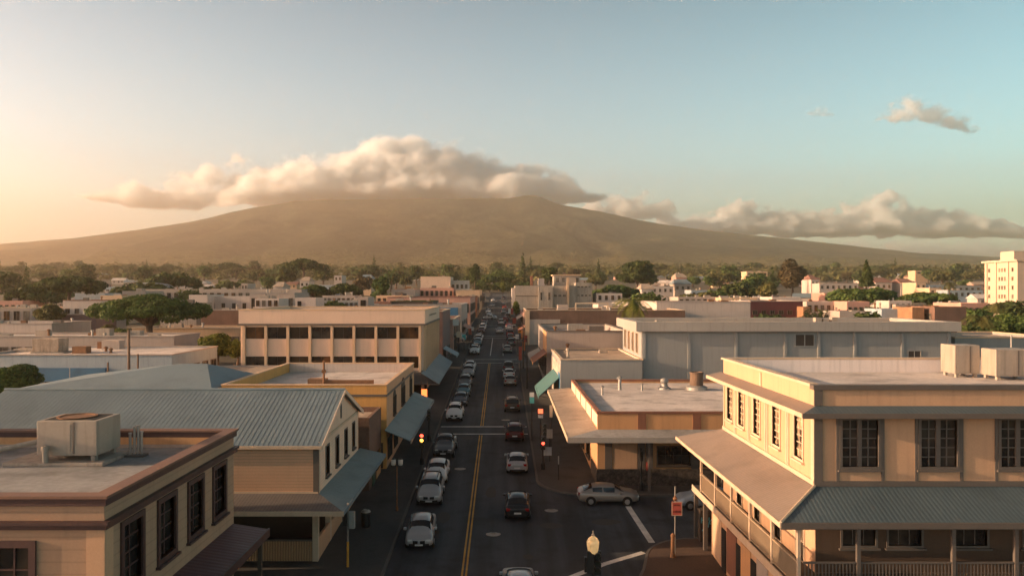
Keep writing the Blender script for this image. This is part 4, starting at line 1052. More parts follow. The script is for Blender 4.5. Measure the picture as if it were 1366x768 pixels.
# ------------------------------------------------------------------ beige three-storey office
def office():
    X0, X1, Y0, Y1 = -34.8, -10.5, 106.0, 130.0
    zt = 14.5; g = gz(Y0)
    t = thing('office_block', 'beige three-storey office with rows of dark tinted windows left of the street', 'building', (X1, Y0, g))
    nb = 8; p = (X1 - X0 - 0.9) / nb
    rows = [(10.65, 12.2), (6.75, 8.3)]
    sh = [(X0 + .45 + i * p + .2, X0 + .45 + (i + 1) * p - .2, a, b_) for i in range(nb) for a, b_ in rows]
    ne = 12; pe = (Y1 - Y0 - 0.9) / ne
    eh = [(Y0 + .45 + i * pe + .5, Y0 + .45 + (i + 1) * pe - .5, a, b_) for i in range(ne) for a, b_ in rows]
    shell(t, X0, X1, Y0, Y1, g - .8, zt - .12, 'beige', {'S': sh, 'E': eh}, 0.35)
    rg = random.Random(9)
    for h in sh: window(t, 'S', Y0, *h, nx=2, ny=1, frame='dark_wood', glass=rg.choice(['glass_warm', 'glass_warm', 'glass', 'glass_amber']), fw=0.03, bar=0.05, depth=0.26, proud=-0.1, sill=False)
    for h in eh: window(t, 'E', X1, *h, nx=1, ny=1, frame='dark_wood', glass='glass_warm', fw=0.03, depth=0.22, proud=-0.1, sill=False)
    mb = MB()
    for i in range(nb + 1):
        x = X0 + .45 + i * p; mb.ub('S', Y0, x - .17, x + .17, 5.6, 12.42, 0.003, 0.28)
    for i in range(ne + 1):
        y = Y0 + .45 + i * pe; mb.ub('E', X1, y - .2, y + .2, 5.6, 12.42, 0.003, 0.24)
    mb.build('column', M['tan_pale'], t)
    mb = MB(); ring(mb, X0, X1, Y0, Y1, 12.42, 12.66, 0.36, -0.003); mb.build('cornice', M['trim_dark'], t)
    mb = MB(); ring(mb, X0, X1, Y0, Y1, 12.663, zt, 0.22, -0.003); mb.build('parapet_band', M['beige'], t)
    mb = MB(); ring(mb, X0, X1, Y0, Y1, zt - .117, zt + .05, 0.26, 0.38); mb.build('coping', M['tan_pale'], t)
    MB().box(X0 + .35, X1 - .35, Y0 + .35, Y1 - .35, 13.2, 13.75).build('roof', M['roof_tan'], t)
    mb = MB(); mb.slab([(-8.2, 103.2, 5.0), (-8.2, 131, 5.4), (X1 + .01, 131, 6.9), (X1 + .01, 103.2, 6.4)], 0.1); mb.build('street_awning', M['metal_roof'], t)
    mb = MB(); mb.slab([(-14.5, 103.2, 4.95), (-8.2, 103.2, 4.95), (X1, Y0 - .01, 6.4), (-14.5, Y0 - .01, 6.4)], 0.1); mb.build('front_awning', M['brown_roof_x'], t)
    MB().ub('S', Y0, -13.4, X1 - .3, g + .2, 4.9, 0.003, 0.06).build('shop_front', M['darkin'], t)
    for c in (109, 114, 119, 124, 128): MB().ub('E', X1, c - 1.8, c + 1.8, gz(c) + .5, gz(c) + 3.0, 0.003, 0.05).build('shop_window', M['glass'], t)
    # faint script on the street-side parapet
    mb = MB(); r = random.Random(4); y = 112.0
    while y < 124:
        hgt = r.uniform(0.12, 0.3); mb.ub('E', X1, y, y + r.uniform(.12, .3), 13.5, 13.5 + hgt, 0.223, 0.24); y += r.uniform(.4, .6)
    mb.build('faint_lettering', M['trim_dark'], t)
    return t
office()
t = thing('lit_sign', 'glowing orange-red upright sign under the awning of the beige office', 'sign', (wx(566, 102), 102, gz(102)))
x = wx(566, 102)
MB().box(x - .36, x + .36, 101.9, 102.1, wz(529, 102), wz(519, 102)).build('lit_panel', simple('glowing_orange_sign', (0.4, 0.08, 0.02), 0.5, emit=(1, 0.17, 0.04), estr=1.3), t)
mb = MB(); mb.box(x - .42, x - .365, 101.88, 102.12, gz(102), wz(508, 102)); mb.box(x + .365, x + .42, 101.88, 102.12, gz(102), wz(508, 102)); mb.build('frame', M['rust'], t)

def back_sun_blocker():  # unseen shed added to stop a strip of sun crossing the road
    t = thing('back_blocker_shed', 'unseen low shed added behind the mustard shop to stop sun reaching the road', 'shed', (-26, 92, gz(92)))
    shell(t, -38, -14, 92.2, 105.2, gz(92) - .5, 7.2, 'dull_white'); MB().box(-37.7, -14.3, 92.5, 104.9, 6.7, 7.0).build('roof', M['roof_tan'], t)
back_sun_blocker()

def side_sun_blocker():  # hidden shed added to keep low sun off the street
    t = thing('side_blocker_shed', 'unseen low shed added between the maroon-trimmed and gabled buildings to block the sun', 'shed', (-23, 35, gz(35)))
    shell(t, -31, -15.6, 35.2, 45.4, -1.0, 6.1, 'dull_white'); MB().box(-30.7, -15.9, 35.5, 45.1, 5.6, 5.9).build('roof', M['roof_tan'], t)
side_sun_blocker()

def roof_shading_block():  # unseen building added to throw shade over the left roof
    t = thing('roof_shading_block', 'unseen tall cream block added beside the maroon-trimmed building to shade its roof, just outside the photo at the left', 'building', (-43, 28.4, gz(28)))
    shell(t, -54, -34, 28.4, 43, -1.5, 15.2, 'beige'); MB().box(-53.7, -34.3, 28.7, 42.7, 14.2, 14.6).build('roof', M['roof_pale'], t)
    for k in range(4):
        for z in (3.5, 7.2, 10.9):
            MB().ub('E', -34, 29.4 + k * 3.4, 31.2 + k * 3.4, z, z + 1.8, 0.003, 0.05).build('window', M['glass'], t)
            MB().ub('S', 28.4, -52 + k * 4.6, -50 + k * 4.6, z, z + 1.8, 0.003, 0.05).build('window', M['glass'], t)
roof_shading_block()

# ------------------------------------------------------------------ trees
def leaf_cloud(rnd, centres, n, size, flat=0.0):
    """n leaf sprays spread through clumps given as (x,y,z,rx,ry,rz)"""
    vs, fs = [], []
    wts = [c[3] * c[4] * c[5] for c in centres]
    for k in range(n):
        c = rnd.choices(centres, wts)[0]
        while True:
            d = Vector((rnd.uniform(-1, 1), rnd.uniform(-1, 1), rnd.uniform(-1, 1)))
            if 0.05 < d.length < 1: break
        d = d.normalized() * (0.55 + 0.45 * rnd.random() ** 0.5)
        p = Vector((c[0] + d.x * c[3], c[1] + d.y * c[4], c[2] + d.z * c[5]))
        nn = (Vector((d.x, d.y, d.z + flat)) + Vector((rnd.uniform(-.8, .8), rnd.uniform(-.8, .8), rnd.uniform(-.6, .8)))).normalized()
        a = nn.orthogonal().normalized(); bb = nn.cross(a)
        t = rnd.uniform(0, 6.28); a, bb = a * math.cos(t) + bb * math.sin(t), bb * math.cos(t) - a * math.sin(t)
        s = size * rnd.uniform(0.6, 1.4)
        i = len(vs)
        vs += [p + a * s, p + bb * s * 0.5 + nn * s * 0.12, p - a * s, p - bb * s * 0.5 + nn * s * 0.12]
        fs.append((i, i + 1, i + 2, i + 3))
    return vs, fs
def crown_mesh(name, rnd, kind, w, h, n, size, mat):
    """crown with its own base at z=0; w: width, h: height"""
    cs = []
    if kind == 'round':
        for k in range(15):
            t, ph = rnd.uniform(0, 6.28), rnd.uniform(-0.6, 1.0)
            r = 0.58 * math.sqrt(max(0.05, 1 - ph * ph * 0.8)) * rnd.uniform(0.5, 1)
            q = rnd.uniform(0.16, 0.27)
            cs.append((r * math.cos(t) * w / 2, r * math.sin(t) * w / 2, h * (0.5 + 0.36 * ph), q * w, q * w, q * h * 0.9))
        cs.append((0, 0, h * 0.5, w * 0.3, w * 0.3, h * 0.33))
    elif kind == 'umbrella':
        for k in range(46):
            t = rnd.uniform(0, 6.28); r = math.sqrt(rnd.random()) * 0.84
            z = h * (0.82 - 0.48 * r * r - (0.34 * rnd.random() if k % 2 else 0) * (1 - 0.6 * r)); q = rnd.uniform(0.08, 0.14)
            cs.append((r * math.cos(t) * w / 2, r * math.sin(t) * w / 2, z, q * w, q * w, h * rnd.uniform(0.14, 0.22)))
    elif kind == 'cone':
        for k in range(22):
            f = k / 21.0; q = (1 - f) * 0.36 + 0.05
            for j in range(3):
                t = rnd.uniform(0, 6.28)
                cs.append((math.cos(t) * q * w * 0.5, math.sin(t) * q * w * 0.5, h * (0.06 + 0.92 * f), q * w * 0.55, q * w * 0.55, h * 0.035))
    elif kind == 'bush':
        for k in range(14):
            t = rnd.uniform(0, 6.28); r = rnd.uniform(0.1, 0.75); q = rnd.uniform(0.15, 0.26)
            cs.append((r * math.cos(t) * w / 2, r * math.sin(t) * w / 2, h * rnd.uniform(0.25, 0.72), q * w, q * w, h * 0.24))
    vs, fs = leaf_cloud(rnd, cs, n, size, 0.5)
    zmin = min(v.z for v in vs)
    me = bpy.data.meshes.new(name)
    me.from_pydata([(v.x, v.y, v.z) for v in vs], [], fs); me.materials.append(mat); me.update()
    return me
def trunk_mb(rnd, base_h, r, top_z, spread, limbs):
    mb = MB()
    prev = Vector((0, 0, -0.4)); lean = Vector((rnd.uniform(-.2, .2), rnd.uniform(-.2, .2), 0))
    pts = [prev, Vector((0, 0, base_h * 0.5)) + lean * 0.4, Vector((0, 0, base_h)) + lean]
    rs = [r * 1.25, r, r * 0.85]
    for a, bb, ra, rb in zip(pts, pts[1:], rs, rs[1:]): mb.tube(a, bb, ra, rb, 9)
    for k in range(limbs):
        t = 6.28 * k / limbs + rnd.uniform(-.4, .4)
        q = spread * rnd.uniform(0.45, 1.0)
        mid = pts[-1] + Vector((math.cos(t) * q * 0.45, math.sin(t) * q * 0.45, (top_z - base_h) * 0.62))
        end = pts[-1] + Vector((math.cos(t) * q, math.sin(t) * q, (top_z - base_h) * rnd.uniform(0.8, 1.0)))
        mb.tube(pts[-1] - Vector((0, 0, 0.15)), mid, r * 0.55, r * 0.36, 7); mb.tube(mid, end, r * 0.36, r * 0.12, 6)
    return mb
def tree_proto(name, label, seed, kind, w, h, trunk_h, mat, n, size, r=0.35, limbs=5, group=None, cat='tree'):
    """crown from trunk_h*0.8 up to h"""
    rnd = random.Random(seed)
    t = thing(name, label, cat, (0, 0, 0), group)
    ch = h - trunk_h * 0.85
    me = crown_mesh('crown', rnd, kind, w, ch, n, size, mat)
    c = bpy.data.objects.new('crown', me); COL.objects.link(c); c.parent = t; c.location = (0, 0, trunk_h * 0.85)
    trunk_mb(rnd, trunk_h, r, h * (0.8 if kind != 'cone' else 0.97), w * 0.36 if kind != 'cone' else 0.1, limbs if kind != 'cone' else 1).build('trunk', M['bark'], t)
    return t
def put(t, px, y, rot=0, s=1.0, dz=0.0, label=None, group=None):
    t.location = (wx(px, y), y, ground_z(wx(px, y), y) + dz); t.rotation_euler = (0, 0, rot); t.scale = (s, s, s)
    if label: t['label'] = label
    if group: t['group'] = group
    return t

# ------------------------------------------------------------------ buildings of the middle distance
WR = random.Random(15)
KEEP = [(560, 612, 60, 160)]
def simple_window(root, face, pos, u0, u1, z0, z1, frame, glass, name='window'):
    mb = MB(); w = max(0.06, (u1 - u0) * 0.05)
    mb.ub(face, pos, u0, u1, z0, z1, 0.004, 0.03)
    mb.m = 1
    mb.ub(face, pos, u0 - w, u0, z0 - w, z1 + w, 0.004, 0.09); mb.ub(face, pos, u1, u1 + w, z0 - w, z1 + w, 0.004, 0.09)
    mb.ub(face, pos, u0, u1, z1, z1 + w, 0.004, 0.09); mb.ub(face, pos, u0, u1, z0 - w, z0, 0.004, 0.11)
    mb.ub(face, pos, (u0 + u1) / 2 - w / 2, (u0 + u1) / 2 + w / 2, z0, z1, 0.031, 0.06)
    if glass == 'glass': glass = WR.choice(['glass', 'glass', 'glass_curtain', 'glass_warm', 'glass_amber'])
    return mb.build(name, [M[glass], M[frame]], root)
def block(name, label, x0, x1, y0, y1, zt, wall, roof, par=0.5, south=(), west=(), east=(), cop=None, base=None, frame='trim_dark', glass='glass', cat='building', extra=()):
    """flat-roofed building; south/west/east: (count, z0, z1, fill fraction) window rows"""
    zb = gz(y0) - 0.8 if base is None else base
    t = thing(name, label, cat, ((x0 + x1) / 2, y0, gz(y0)))
    shell(t, x0, x1, y0, y1, zb, zt, wall)
    MB().box(x0 + .25, x1 - .25, y0 + .25, y1 - .25, zt - par - .4, zt - par).build('roof', M[roof], t)
    if cop:
        mb = MB(); ring(mb, x0, x1, y0, y1, zt, zt + 0.14, 0.1, 0.3); mb.build('coping', M[cop], t)
    for face, rows, pos, a, b_ in (('S', south, y0, x0, x1), ('W', west, x0, y0, y1), ('E', east, x1, y0, y1)):
        for (n, z0, z1, fr) in rows:
            p = (b_ - a) / n
            for i in range(n):
                c = a + p * (i + .5); simple_window(t, face, pos, c - p * fr / 2, c + p * fr / 2, z0, z1, frame, glass)
    r = random.Random(len(label) * 31 + int(abs(x0) * 10)); zr = zt - par
    if x1 - x0 > 5 and roof != 'redroof':
        for k in range(min(9, 2 + int((x1 - x0) / 5))):
            cx, cy_ = r.uniform(x0 + 1.2, x1 - 1.2), r.uniform(y0 + 1.5, y1 - 1.5); h = r.uniform(.35, 1.25); w = r.uniform(.4, 1.3)
            if r.random() < .4:
                MB().lathe((cx, cy_, zr), [(.2, .003), (.16, h), (.3, h + .02), (.28, h + .2), (.08, h + .3)], 9).build('roof_vent', M[r.choice(['galv', 'rust', 'ac'])], t)
            else:
                MB().box(cx - w, cx + w, cy_ - w * .7, cy_ + w * .7, zr + .003, zr + h).build('roof_unit', M[r.choice(['ac', 'ac', 'concrete', 'dull_white', 'rust', 'trim_dark'])], t)
    for (nm, a, b_, c, d, e, f, m) in extra: MB().box(a, b_, c, d, e, f).build(nm, M[m], t)
    KEEP.append((VX + x0 * F / y0, VX + x1 * F / y0, y0, y1))
    return t
def pblock(name, label, px0, px1, py, y, depth, wall, roof, **k):
    return block(name, label, wx(px0, y), wx(px1, y), y, y + depth, wz(py, y), wall, roof, **k)

# right side of the street
gb = thing('grey_warehouse', 'long grey-blue windowless warehouse with an overhanging flat fascia, right of the street', 'warehouse', (16.2, 92.6, gz(92)))
X0, X1, Y0, Y1, ZT = 16.2, 52.2, 92.6, 107.0, 12.3
shell(gb, X0, X1, Y0, Y1, 1.2, ZT, 'grey_wall')
mb = MB(); ring(mb, X0, X1, Y0, Y1, ZT, 13.4, 0.75, 0.3); mb.build('fascia', M['grey_fascia'], gb)
MB().box(X0 + .25, X1 - .25, Y0 + .25, Y1 - .25, 12.4, 12.95).build('roof', M['roof_tan'], gb)
mb = MB()
for x in (16.5, 21.7, 27.2, 32.9, 36.8, 41.0, 46.5, 51.9): mb.ub('S', Y0, x - .16, x + .16, 1.2, ZT, 0.003, 0.14)
mb.build('pilaster', M['grey_wall'], gb)
simple_window(gb, 'S', Y0, 34.1, 36.2, 10.6, 11.9, 'grey_wall', 'dark_wood', 'louvre')
simple_window(gb, 'S', Y0, 47.2, 48.6, 8.8, 10.0, 'grey_fascia', 'dark_wood', 'louvre')
for i in range(4): simple_window(gb, 'W', X0, 95 + i * 3.0, 96.3 + i * 3.0, 9.6, 11.9, 'pale_trim', 'glass')
KEEP.append((838, 1280, 92, 108))
mb = MB(); r = random.Random(8)
for a, h in ((38.6, 0.75), (39.5, 0.6), (40.6, 0.8), (19.0, 0.4)): mb.box(a, a + .7, 98, 99, 12.953, 12.953 + h)
mb.build('roof_units', M['ac'], gb)
for a, h, lab in ((22.8, .7, 'left'), (40.0, .6, 'right')):
    pass
ax = block('annex_building', 'low grey annex with a flat tan roof in front of the grey warehouse', 6.75, 16.19, 92.0, 109.6, 9.0, 'grey_wall', 'roof_tan', par=0.12, cop='pale_trim')
MB().ub('W', 6.75, 92.3, 109.4, 3.2, 8.4, 0.003, 0.05).build('mural', surf('mural_paint', (0.42, 0.36, 0.30), 0.8, 0.9, 0.9, 2.5, 0.05), ax)
MB().ub('W', 6.75, 92.3, 95.5, 3.2, 7.4, 0.052, 0.08).build('blue_mural_band', M['blue'], ax)
def awning(label, x0, x1, y0, y1, zi, zo, mat, edge, th=0.1, cat='awning'):
    t = thing('awning', label, cat, (x0, y0, zo))
    mb = MB(); mb.slab([(x1, y1, zi), (x1, y0, zi), (x0, y0, zo), (x0, y1, zo)][::-1] if x0 > x1 else [(x0, y1, zo), (x0, y0, zo), (x1, y0, zi), (x1, y1, zi)], th); mb.build('cover', M[mat], t)
    s = -1 if x0 < x1 else 1
    MB().box(x0 + s * .004, x0 + s * .06, y0, y1, zo - .35, zo + .02).build('valance', M[edge], t)
    for y in (y0 + .15, y1 - .15): 
        mb = MB(); mb.tube((x0 - s * .12, y, zo - .05), (x1, y, zo - .5), 0.03, 0.03, 6); mb.build('bracket', M['black'], t)
    return t
awning('teal awning hanging from the mural wall on the right of the street', 4.3, 6.68, 93.2, 104, 6.9, 4.7, 'teal_cloth', 'teal_cloth')
awning('orange-red canopy beyond the teal awning on the right of the street', 4.2, 6.1, 108.5, 117, 8.6, 7.3, 'terracotta', 'orange')
b2 = block('parapet_shop', 'pale shop with a plain white parapet and orange street front behind the grey annex', 6.15, 17.6, 110, 135, 11.4, 'dull_white', 'roof_pale', par=0.9, cop='trim_dark', west=((4, 5.0, 7.6, .6),))
MB().ub('W', 6.15, 110.3, 119, 7.9, 11.3, 0.003, 0.07).build('orange_sign_wall', M['orange'], b2)
block('brown_block', 'dark brown flat building with a pale left corner on the right of the street', 5.2, 39.5, 172, 196, 12.9, 'brick', 'roof_tan', par=0.4, cop='pale_trim',
      extra=(('white_bay', 5.0, 12.5, 171.9, 171.99, 5, 11.0, 'dull_white'), ('corner_pier', 4.9, 5.9, 171.8, 171.98, 5, 12.85, 'tan_pale'), ('roof_frame', 16.5, 24, 180, 180.3, 14.2, 14.5, 'pale_trim'),
             ('frame_leg', 16.5, 16.8, 180, 180.3, 12.51, 14.2, 'pale_trim'), ('frame_leg', 23.7, 24, 180, 180.3, 12.51, 14.2, 'pale_trim'), ('roof_box', 12.8, 15.2, 184, 186, 12.51, 14.0, 'dull_white')))
Y = 300.0
apt = thing('apartment_block', 'weathered concrete apartment block with stair towers, right side of the street', 'building', (18, Y, gz(Y)))
def apart(nm, px0, px1, pt, y0, y1, m, zb=None): MB().box(wx(px0, Y), wx(px1, Y), y0, y1, gz(Y) - 1 if zb is None else zb, wz(pt, Y)).build(nm, M[m], apt)
apart('wall', 687, 768, 381, Y, Y + 26, 'concrete')
apart('wing_wall', 768.2, 790, 377, Y + .8, Y + 24, 'concrete')
apart('stair_bay', 718, 737, 383, Y - 2.2, Y - .01, 'concrete'); apart('service_shaft', 756, 759, 370, Y - 1.2, Y - .01, 'tan_pale')
apart('white_pier', 683, 686.8, 384, Y + .5, Y + 20, 'white_wall')
apart('chimney_stack', 708, 711.5, 368, Y + 4, Y + 6, 'terracotta', 19.4); apart('lift_house', 719, 727, 371, Y + 5, Y + 9, 'white_wall', 19.4)
apart('penthouse', 741, 776, 367, Y + 8, Y + 18, 'concrete', 19.4); apart('roof_slab', 739, 778, 365.6, Y + 7.5, Y + 18.5, 'tan_pale', wz(367, Y) + .01)
for pz in (394,): apart('floor_band', 688, 717.5, pz, Y - .12, Y - .005, 'trim_dark', wz(pz + 1.2, Y))
for a in (765, 770, 775, 780, 785):
    for pz in (381.5, 393): simple_window(apt, 'S', Y + .8 if a > 768 else Y, wx(a + .6, Y), wx(a + 3.4, Y), wz(pz + 2, Y), wz(pz, Y), 'concrete', 'glass') if a > 768 else None
for a in (739, 745, 751): simple_window(apt, 'S', Y, wx(a, Y), wx(a + 3.6, Y), wz(395.5, Y), wz(393, Y), 'concrete', 'glass')
for a in (720.5, 731): simple_window(apt, 'S', Y - 2.2, wx(a, Y), wx(a + 2.2, Y), wz(400, Y), wz(390, Y), 'concrete', 'glass')
for a in (744, 752, 767 + 4): simple_window(apt, 'S', Y + 8, wx(a, Y), wx(a + 3.5, Y), wz(376, Y), wz(370, Y), 'concrete', 'glass')
KEEP.append((680, 795, 290, 330))
pblock('flat_house', 'small white flat building just right of the apartment block', 798, 826, 404, 228, 14, 'white_wall', 'roof_pale', south=((3, 8.2, 9.8, .3),))
pblock('flat_house', 'low cream building between apartment block and golden palm', 780, 800, 413, 205, 10, 'tan_pale', 'roof_pale')
lw = pblock('long_white_store', 'long plain white-walled store building behind the grey warehouse', 876, 1001, 403, 190, 22, 'white_wall', 'roof_pale', par=0.5, cop='dull_white')
pblock('maroon_store', 'maroon clad store adjoining the long white wall', 1001.3, 1071, 402, 190, 22, 'maroon_wall', 'roof_pale', par=0.4, cop='dull_white', south=((6, 11.6, 12.5, .5),))
pblock('small_brick_hut', 'small orange-tan block at the right end of the maroon store', 1071.5, 1081, 409, 186, 8, 'orange_brick', 'roof_tan')
pblock('roof_terrace', 'pale terrace building with white units behind the dark hedge', 1076, 1118, 402, 235, 12, 'dull_white', 'roof_pale', south=((5, 11.2, 13, .5),))
pblock('brick_ruin', 'sunlit orange brick building with broken upper wall right of the warehouse roof', 1217, 1233, 410, 160, 8, 'orange_brick', 'roof_tan', par=1.2)
pblock('dark_brick_hall', 'dark brick hall standing left of the palm and tower', 1247, 1289, 409, 158, 16, 'brick', 'roof_tan', par=.6, west=((3, 10.5, 12.5, .5),))
pblock('tan_flat_house', 'tan roofed low building between brick hall and cream tower', 1282, 1316, 404, 215, 14, 'pink', 'roof_tan', south=((4, 11, 12.6, .4),))
pblock('low_wall_building', 'low grey building with a pale coping right of the grey warehouse', 1274, 1420, 451, 96, 14, 'grey_wall', 'roof_tan', par=.3, cop='tan_pale')
# tower
Y0 = 250.0; x0 = 161.7
tw = thing('cream_tower', 'tall cream tower block with small windows at the right edge', 'tower', (x0, Y0, gz(Y0)))
zt = 26.6
shell(tw, x0, x0 + 24, Y0, Y0 + 17, gz(Y0) - 1, zt, 'tower_cream', t=.3)
MB().box(x0 + .3, x0 + 23.7, Y0 + .3, Y0 + 16.7, zt - .9, zt - .5).build('roof', M['roof_pale'], tw)
mb = MB(); ring(mb, x0, x0 + 24, Y0, Y0 + 17, zt + .003, zt + .6, .7, .4); mb.build('roof_slab', M['tower_cream'], tw)
MB().box(x0 + 1.5, x0 + 9, Y0 + 4, Y0 + 11, zt - .5, zt + 3.4).build('lift_house', M['tower_cream'], tw)
for i in range(5):
    z = 12.0 + i * 2.85
    for c, w in ((252.3, .9), (256.2, .7), (257.6, .7), (259.0, .7), (264.4, .9)): simple_window(tw, 'W', x0, c - w / 2, c + w / 2, z, z + 1.25, 'tower_cream', 'glass')
for y in (254.6, 260.8, 265.8): MB().ub('W', x0, y - .5, y + .5, gz(Y0), zt, .003, .35).build('pier', M['tower_cream'], tw)
KEEP.append((1300, 1420, 245, 270))

# left side of the street
block('purple_shop', 'plain purple-brown walled building beyond the beige office', -30, -10.0, 133.5, 152.6, 13.6, 'purple', 'roof_tan', par=.4, cop='pale_trim', east=((2, 5, 7, .5),))
b3 = block('pink_shop', 'pinkish shop with a white round sign, left side farther up the street', -24, -9.4, 153, 176, 11.6, 'pink', 'roof_tan', par=.4, cop='pale_trim', east=((4, 8.2, 10.2, .5),))
MB().ub('E', -9.4, 155, 174, 5.3, 7.6, .003, .06).build('shop_window', M['glass'], b3)
b4 = block('blue_front_shop', 'shop with a blue front panel framed in white, left side of the street', -30, -9.2, 180, 210, 14.0, 'dull_white', 'roof_pale', par=.4, cop='white_wall', east=((3, 8, 10, .5),))
MB().ub('S', 180, -18.5, -10.0, 10.2, 13.4, .003, .08).build('blue_panel', M['blue'], b4)
b5 = block('red_roofed_block', 'long building with a pinkish red tiled roof band, left side of the street', -32, -8.9, 222, 262, 15.4, 'pink', 'redroof', par=.1, cop='redroof', south=((9, 11.2, 13.6, .6),), east=((8, 11.4, 13.6, .5), (8, 8.2, 10.4, .5)))
block('cream_corner_block', 'cream flat building at the far left end of the street', -17.5, -8.4, 300, 330, 17.6, 'tan_pale', 'roof_pale', par=.4, cop='pale_trim', south=((3, 13.5, 15.5, .4),), east=((6, 13.5, 15.5, .5),))
block('far_terracotta_shop', 'small terracotta-fronted shop far up the left side of the street', -15, -8.4, 268, 292, 15.2, 'terracotta', 'roof_tan', par=.4, east=((5, 11, 13, .5),))
block('far_street_block', 'low dark building at the far end of the street, left', -19, -8.6, 345, 390, 16.5, 'brick', 'roof_tan', east=((7, 13, 15, .5),))
block('far_street_shop', 'pale shop row at the far end of the street, right', 6.2, 18, 345, 395, 16.8, 'dull_white', 'roof_tan', west=((7, 13, 15, .5),))
block('right_corner_shop', 'small pale shop before the apartment block, right of the street', 5.8, 15, 215, 260, 11.2, 'pink', 'roof_tan', west=((6, 8, 10, .5),))
pblock('blank_wall_store', 'big blank beige box of a store on the skyline left of the street', 561, 601, 369, 420, 24, 'beige', 'roof_pale', cop='pale_trim')
pblock('low_white_annex', 'low white annex at the right of the blank beige store', 601.5, 625, 374, 425, 14, 'white_wall', 'roof_pale', south=((4, 19, 21, .5),))
pblock('white_shed', 'white shed with a ribbed roof left of the red roofed block', 522, 553, 386, 290, 22, 'dull_white', 'roof_pale', par=.1, south=((6, 13.4, 15.4, .5),))
pblock('dark_canopy_shop', 'building with a dark planted roof edge behind the office roof', 521, 577, 402, 195, 18, 'dark_wood', 'roof_tan', par=.4, cop='leaf_dark')
pblock('orange_roof_shop', 'low orange-red roofed shop behind the right half of the office roof', 496, 520.5, 402.5, 192, 14, 'terracotta', 'redroof', par=.05)
pblock('white_utility_block', 'white cubic block with a dark doorway rising behind the office roof', 394, 421, 397, 165, 8, 'white_wall', 'roof_pale', par=.2, extra=(('doorway', wx(397, 165), wx(402, 165), 164.9, 164.99, 11.5, 15, 'darkin'),))
pblock('white_utility_block', 'narrow white block with a dark window behind the right half of the office roof', 478, 491, 396, 168, 8, 'dull_white', 'roof_pale', par=.2, extra=(('dark_window', wx(481, 168), wx(488, 168), 167.9, 167.99, 13.2, 15.2, 'darkin'),))
pblock('pillared_house', 'pale house front with pilasters behind the left half of the office roof', 333, 393, 391, 190, 14, 'dull_white', 'roof_tan', par=.3, cop='grey_fascia', south=((5, 12.6, 15.4, .55),))
pblock('grey_long_shop', 'long low grey shop behind the middle of the office roof', 422, 478, 401, 215, 14, 'grey_wall', 'roof_pale', south=((9, 12, 14, .5),))
pblock('white_box_house', 'white flat house with a stepped wall right of the umbrella tree', 277, 333, 395, 205, 12, 'white_wall', 'roof_pale', par=.8, south=((4, 12.4, 14, .3),))
pblock('plain_white_wall', 'plain white block just left of the stepped white house', 252, 276.5, 393, 200, 12, 'white_wall', 'roof_pale')
pblock('brown_front_shop', 'brown fronted shop row right of the umbrella tree', 268, 340, 414, 172, 12, 'brick', 'roof_tan', par=.3, cop='dull_white', south=((5, 8.0, 9.6, .6),))
pblock('striped_long_block', 'long white block with a strip of dark windows on the left skyline', 192, 402, 385.5, 285, 16, 'dull_white', 'roof_pale', par=.3, south=((22, 14.5, 16.6, .5),))
pblock('under_tree_shops', 'low cream shop row under the wide umbrella tree', 176, 322, 438, 158, 12, 'tan_pale', 'roof_tan', par=.2, cop='pale_trim', south=((9, 5.6, 8.0, .6),))
pblock('long_pale_shops', 'long low pale shop row with dark openings at the left', -60, 232, 449, 128, 11, 'dull_white', 'roof_pale', par=.2, cop='dull_white', south=((16, 5.0, 8.0, .7),))
pblock('white_parapet_block', 'plain whitish parapet block above the long low shops at the left edge', -60, 69, 432, 146, 14, 'white_wall', 'roof_pale', par=.6, cop='dull_white')
pblock('two_storey_house', 'pale two-storey building with dark window strip at the left edge', -50, 42, 411, 195, 16, 'dull_white', 'roof_pale', par=.3, cop='pale_trim', south=((7, 9.6, 12.2, .55),))
pblock('windowed_house', 'pale upper storey with three brown windows left of the umbrella tree', 84, 134, 401, 205, 14, 'white_wall', 'roof_pale', par=.3, cop='terracotta', south=((4, 10.8, 12.6, .45),))
pblock('purple_lower_block', 'dull purple-brown lower block in front of the windowed house', 83, 128, 420, 188, 10, 'purple', 'roof_tan', par=.3, cop='dull_white')
pblock('terraced_house', 'cream terraced building between the skyline tree and umbrella tree', 134, 163, 394, 235, 12, 'tan_pale', 'roof_pale', par=.3, south=((3, 11.5, 14, .5),))
dm = pblock('domed_hall', 'low hall with a curved pale blue roof on the left skyline', 140, 207, 382.5, 335, 20, 'paleblue', 'roof_pale', par=.2, south=((9, 16, 18, .5),))
x0_, x1_ = wx(173, 335), wx(207, 335); n = 12
prof = [(x0_ + (x1_ - x0_) * i / n, 18.95 + 2.0 * math.sin(math.pi * i / n) ** 0.6) for i in range(n + 1)]
mb = MB(); mb.add([(x, 335.5, z) for x, z in prof] + [(x, 354.5, z) for x, z in prof], [tuple(range(n + 1)), tuple(reversed(range(n + 1, 2 * n + 2)))] + [(i, n + 1 + i, n + 2 + i, i + 1) for i in range(n)])
mb.build('curved_roof', M['paleblue'], dm)
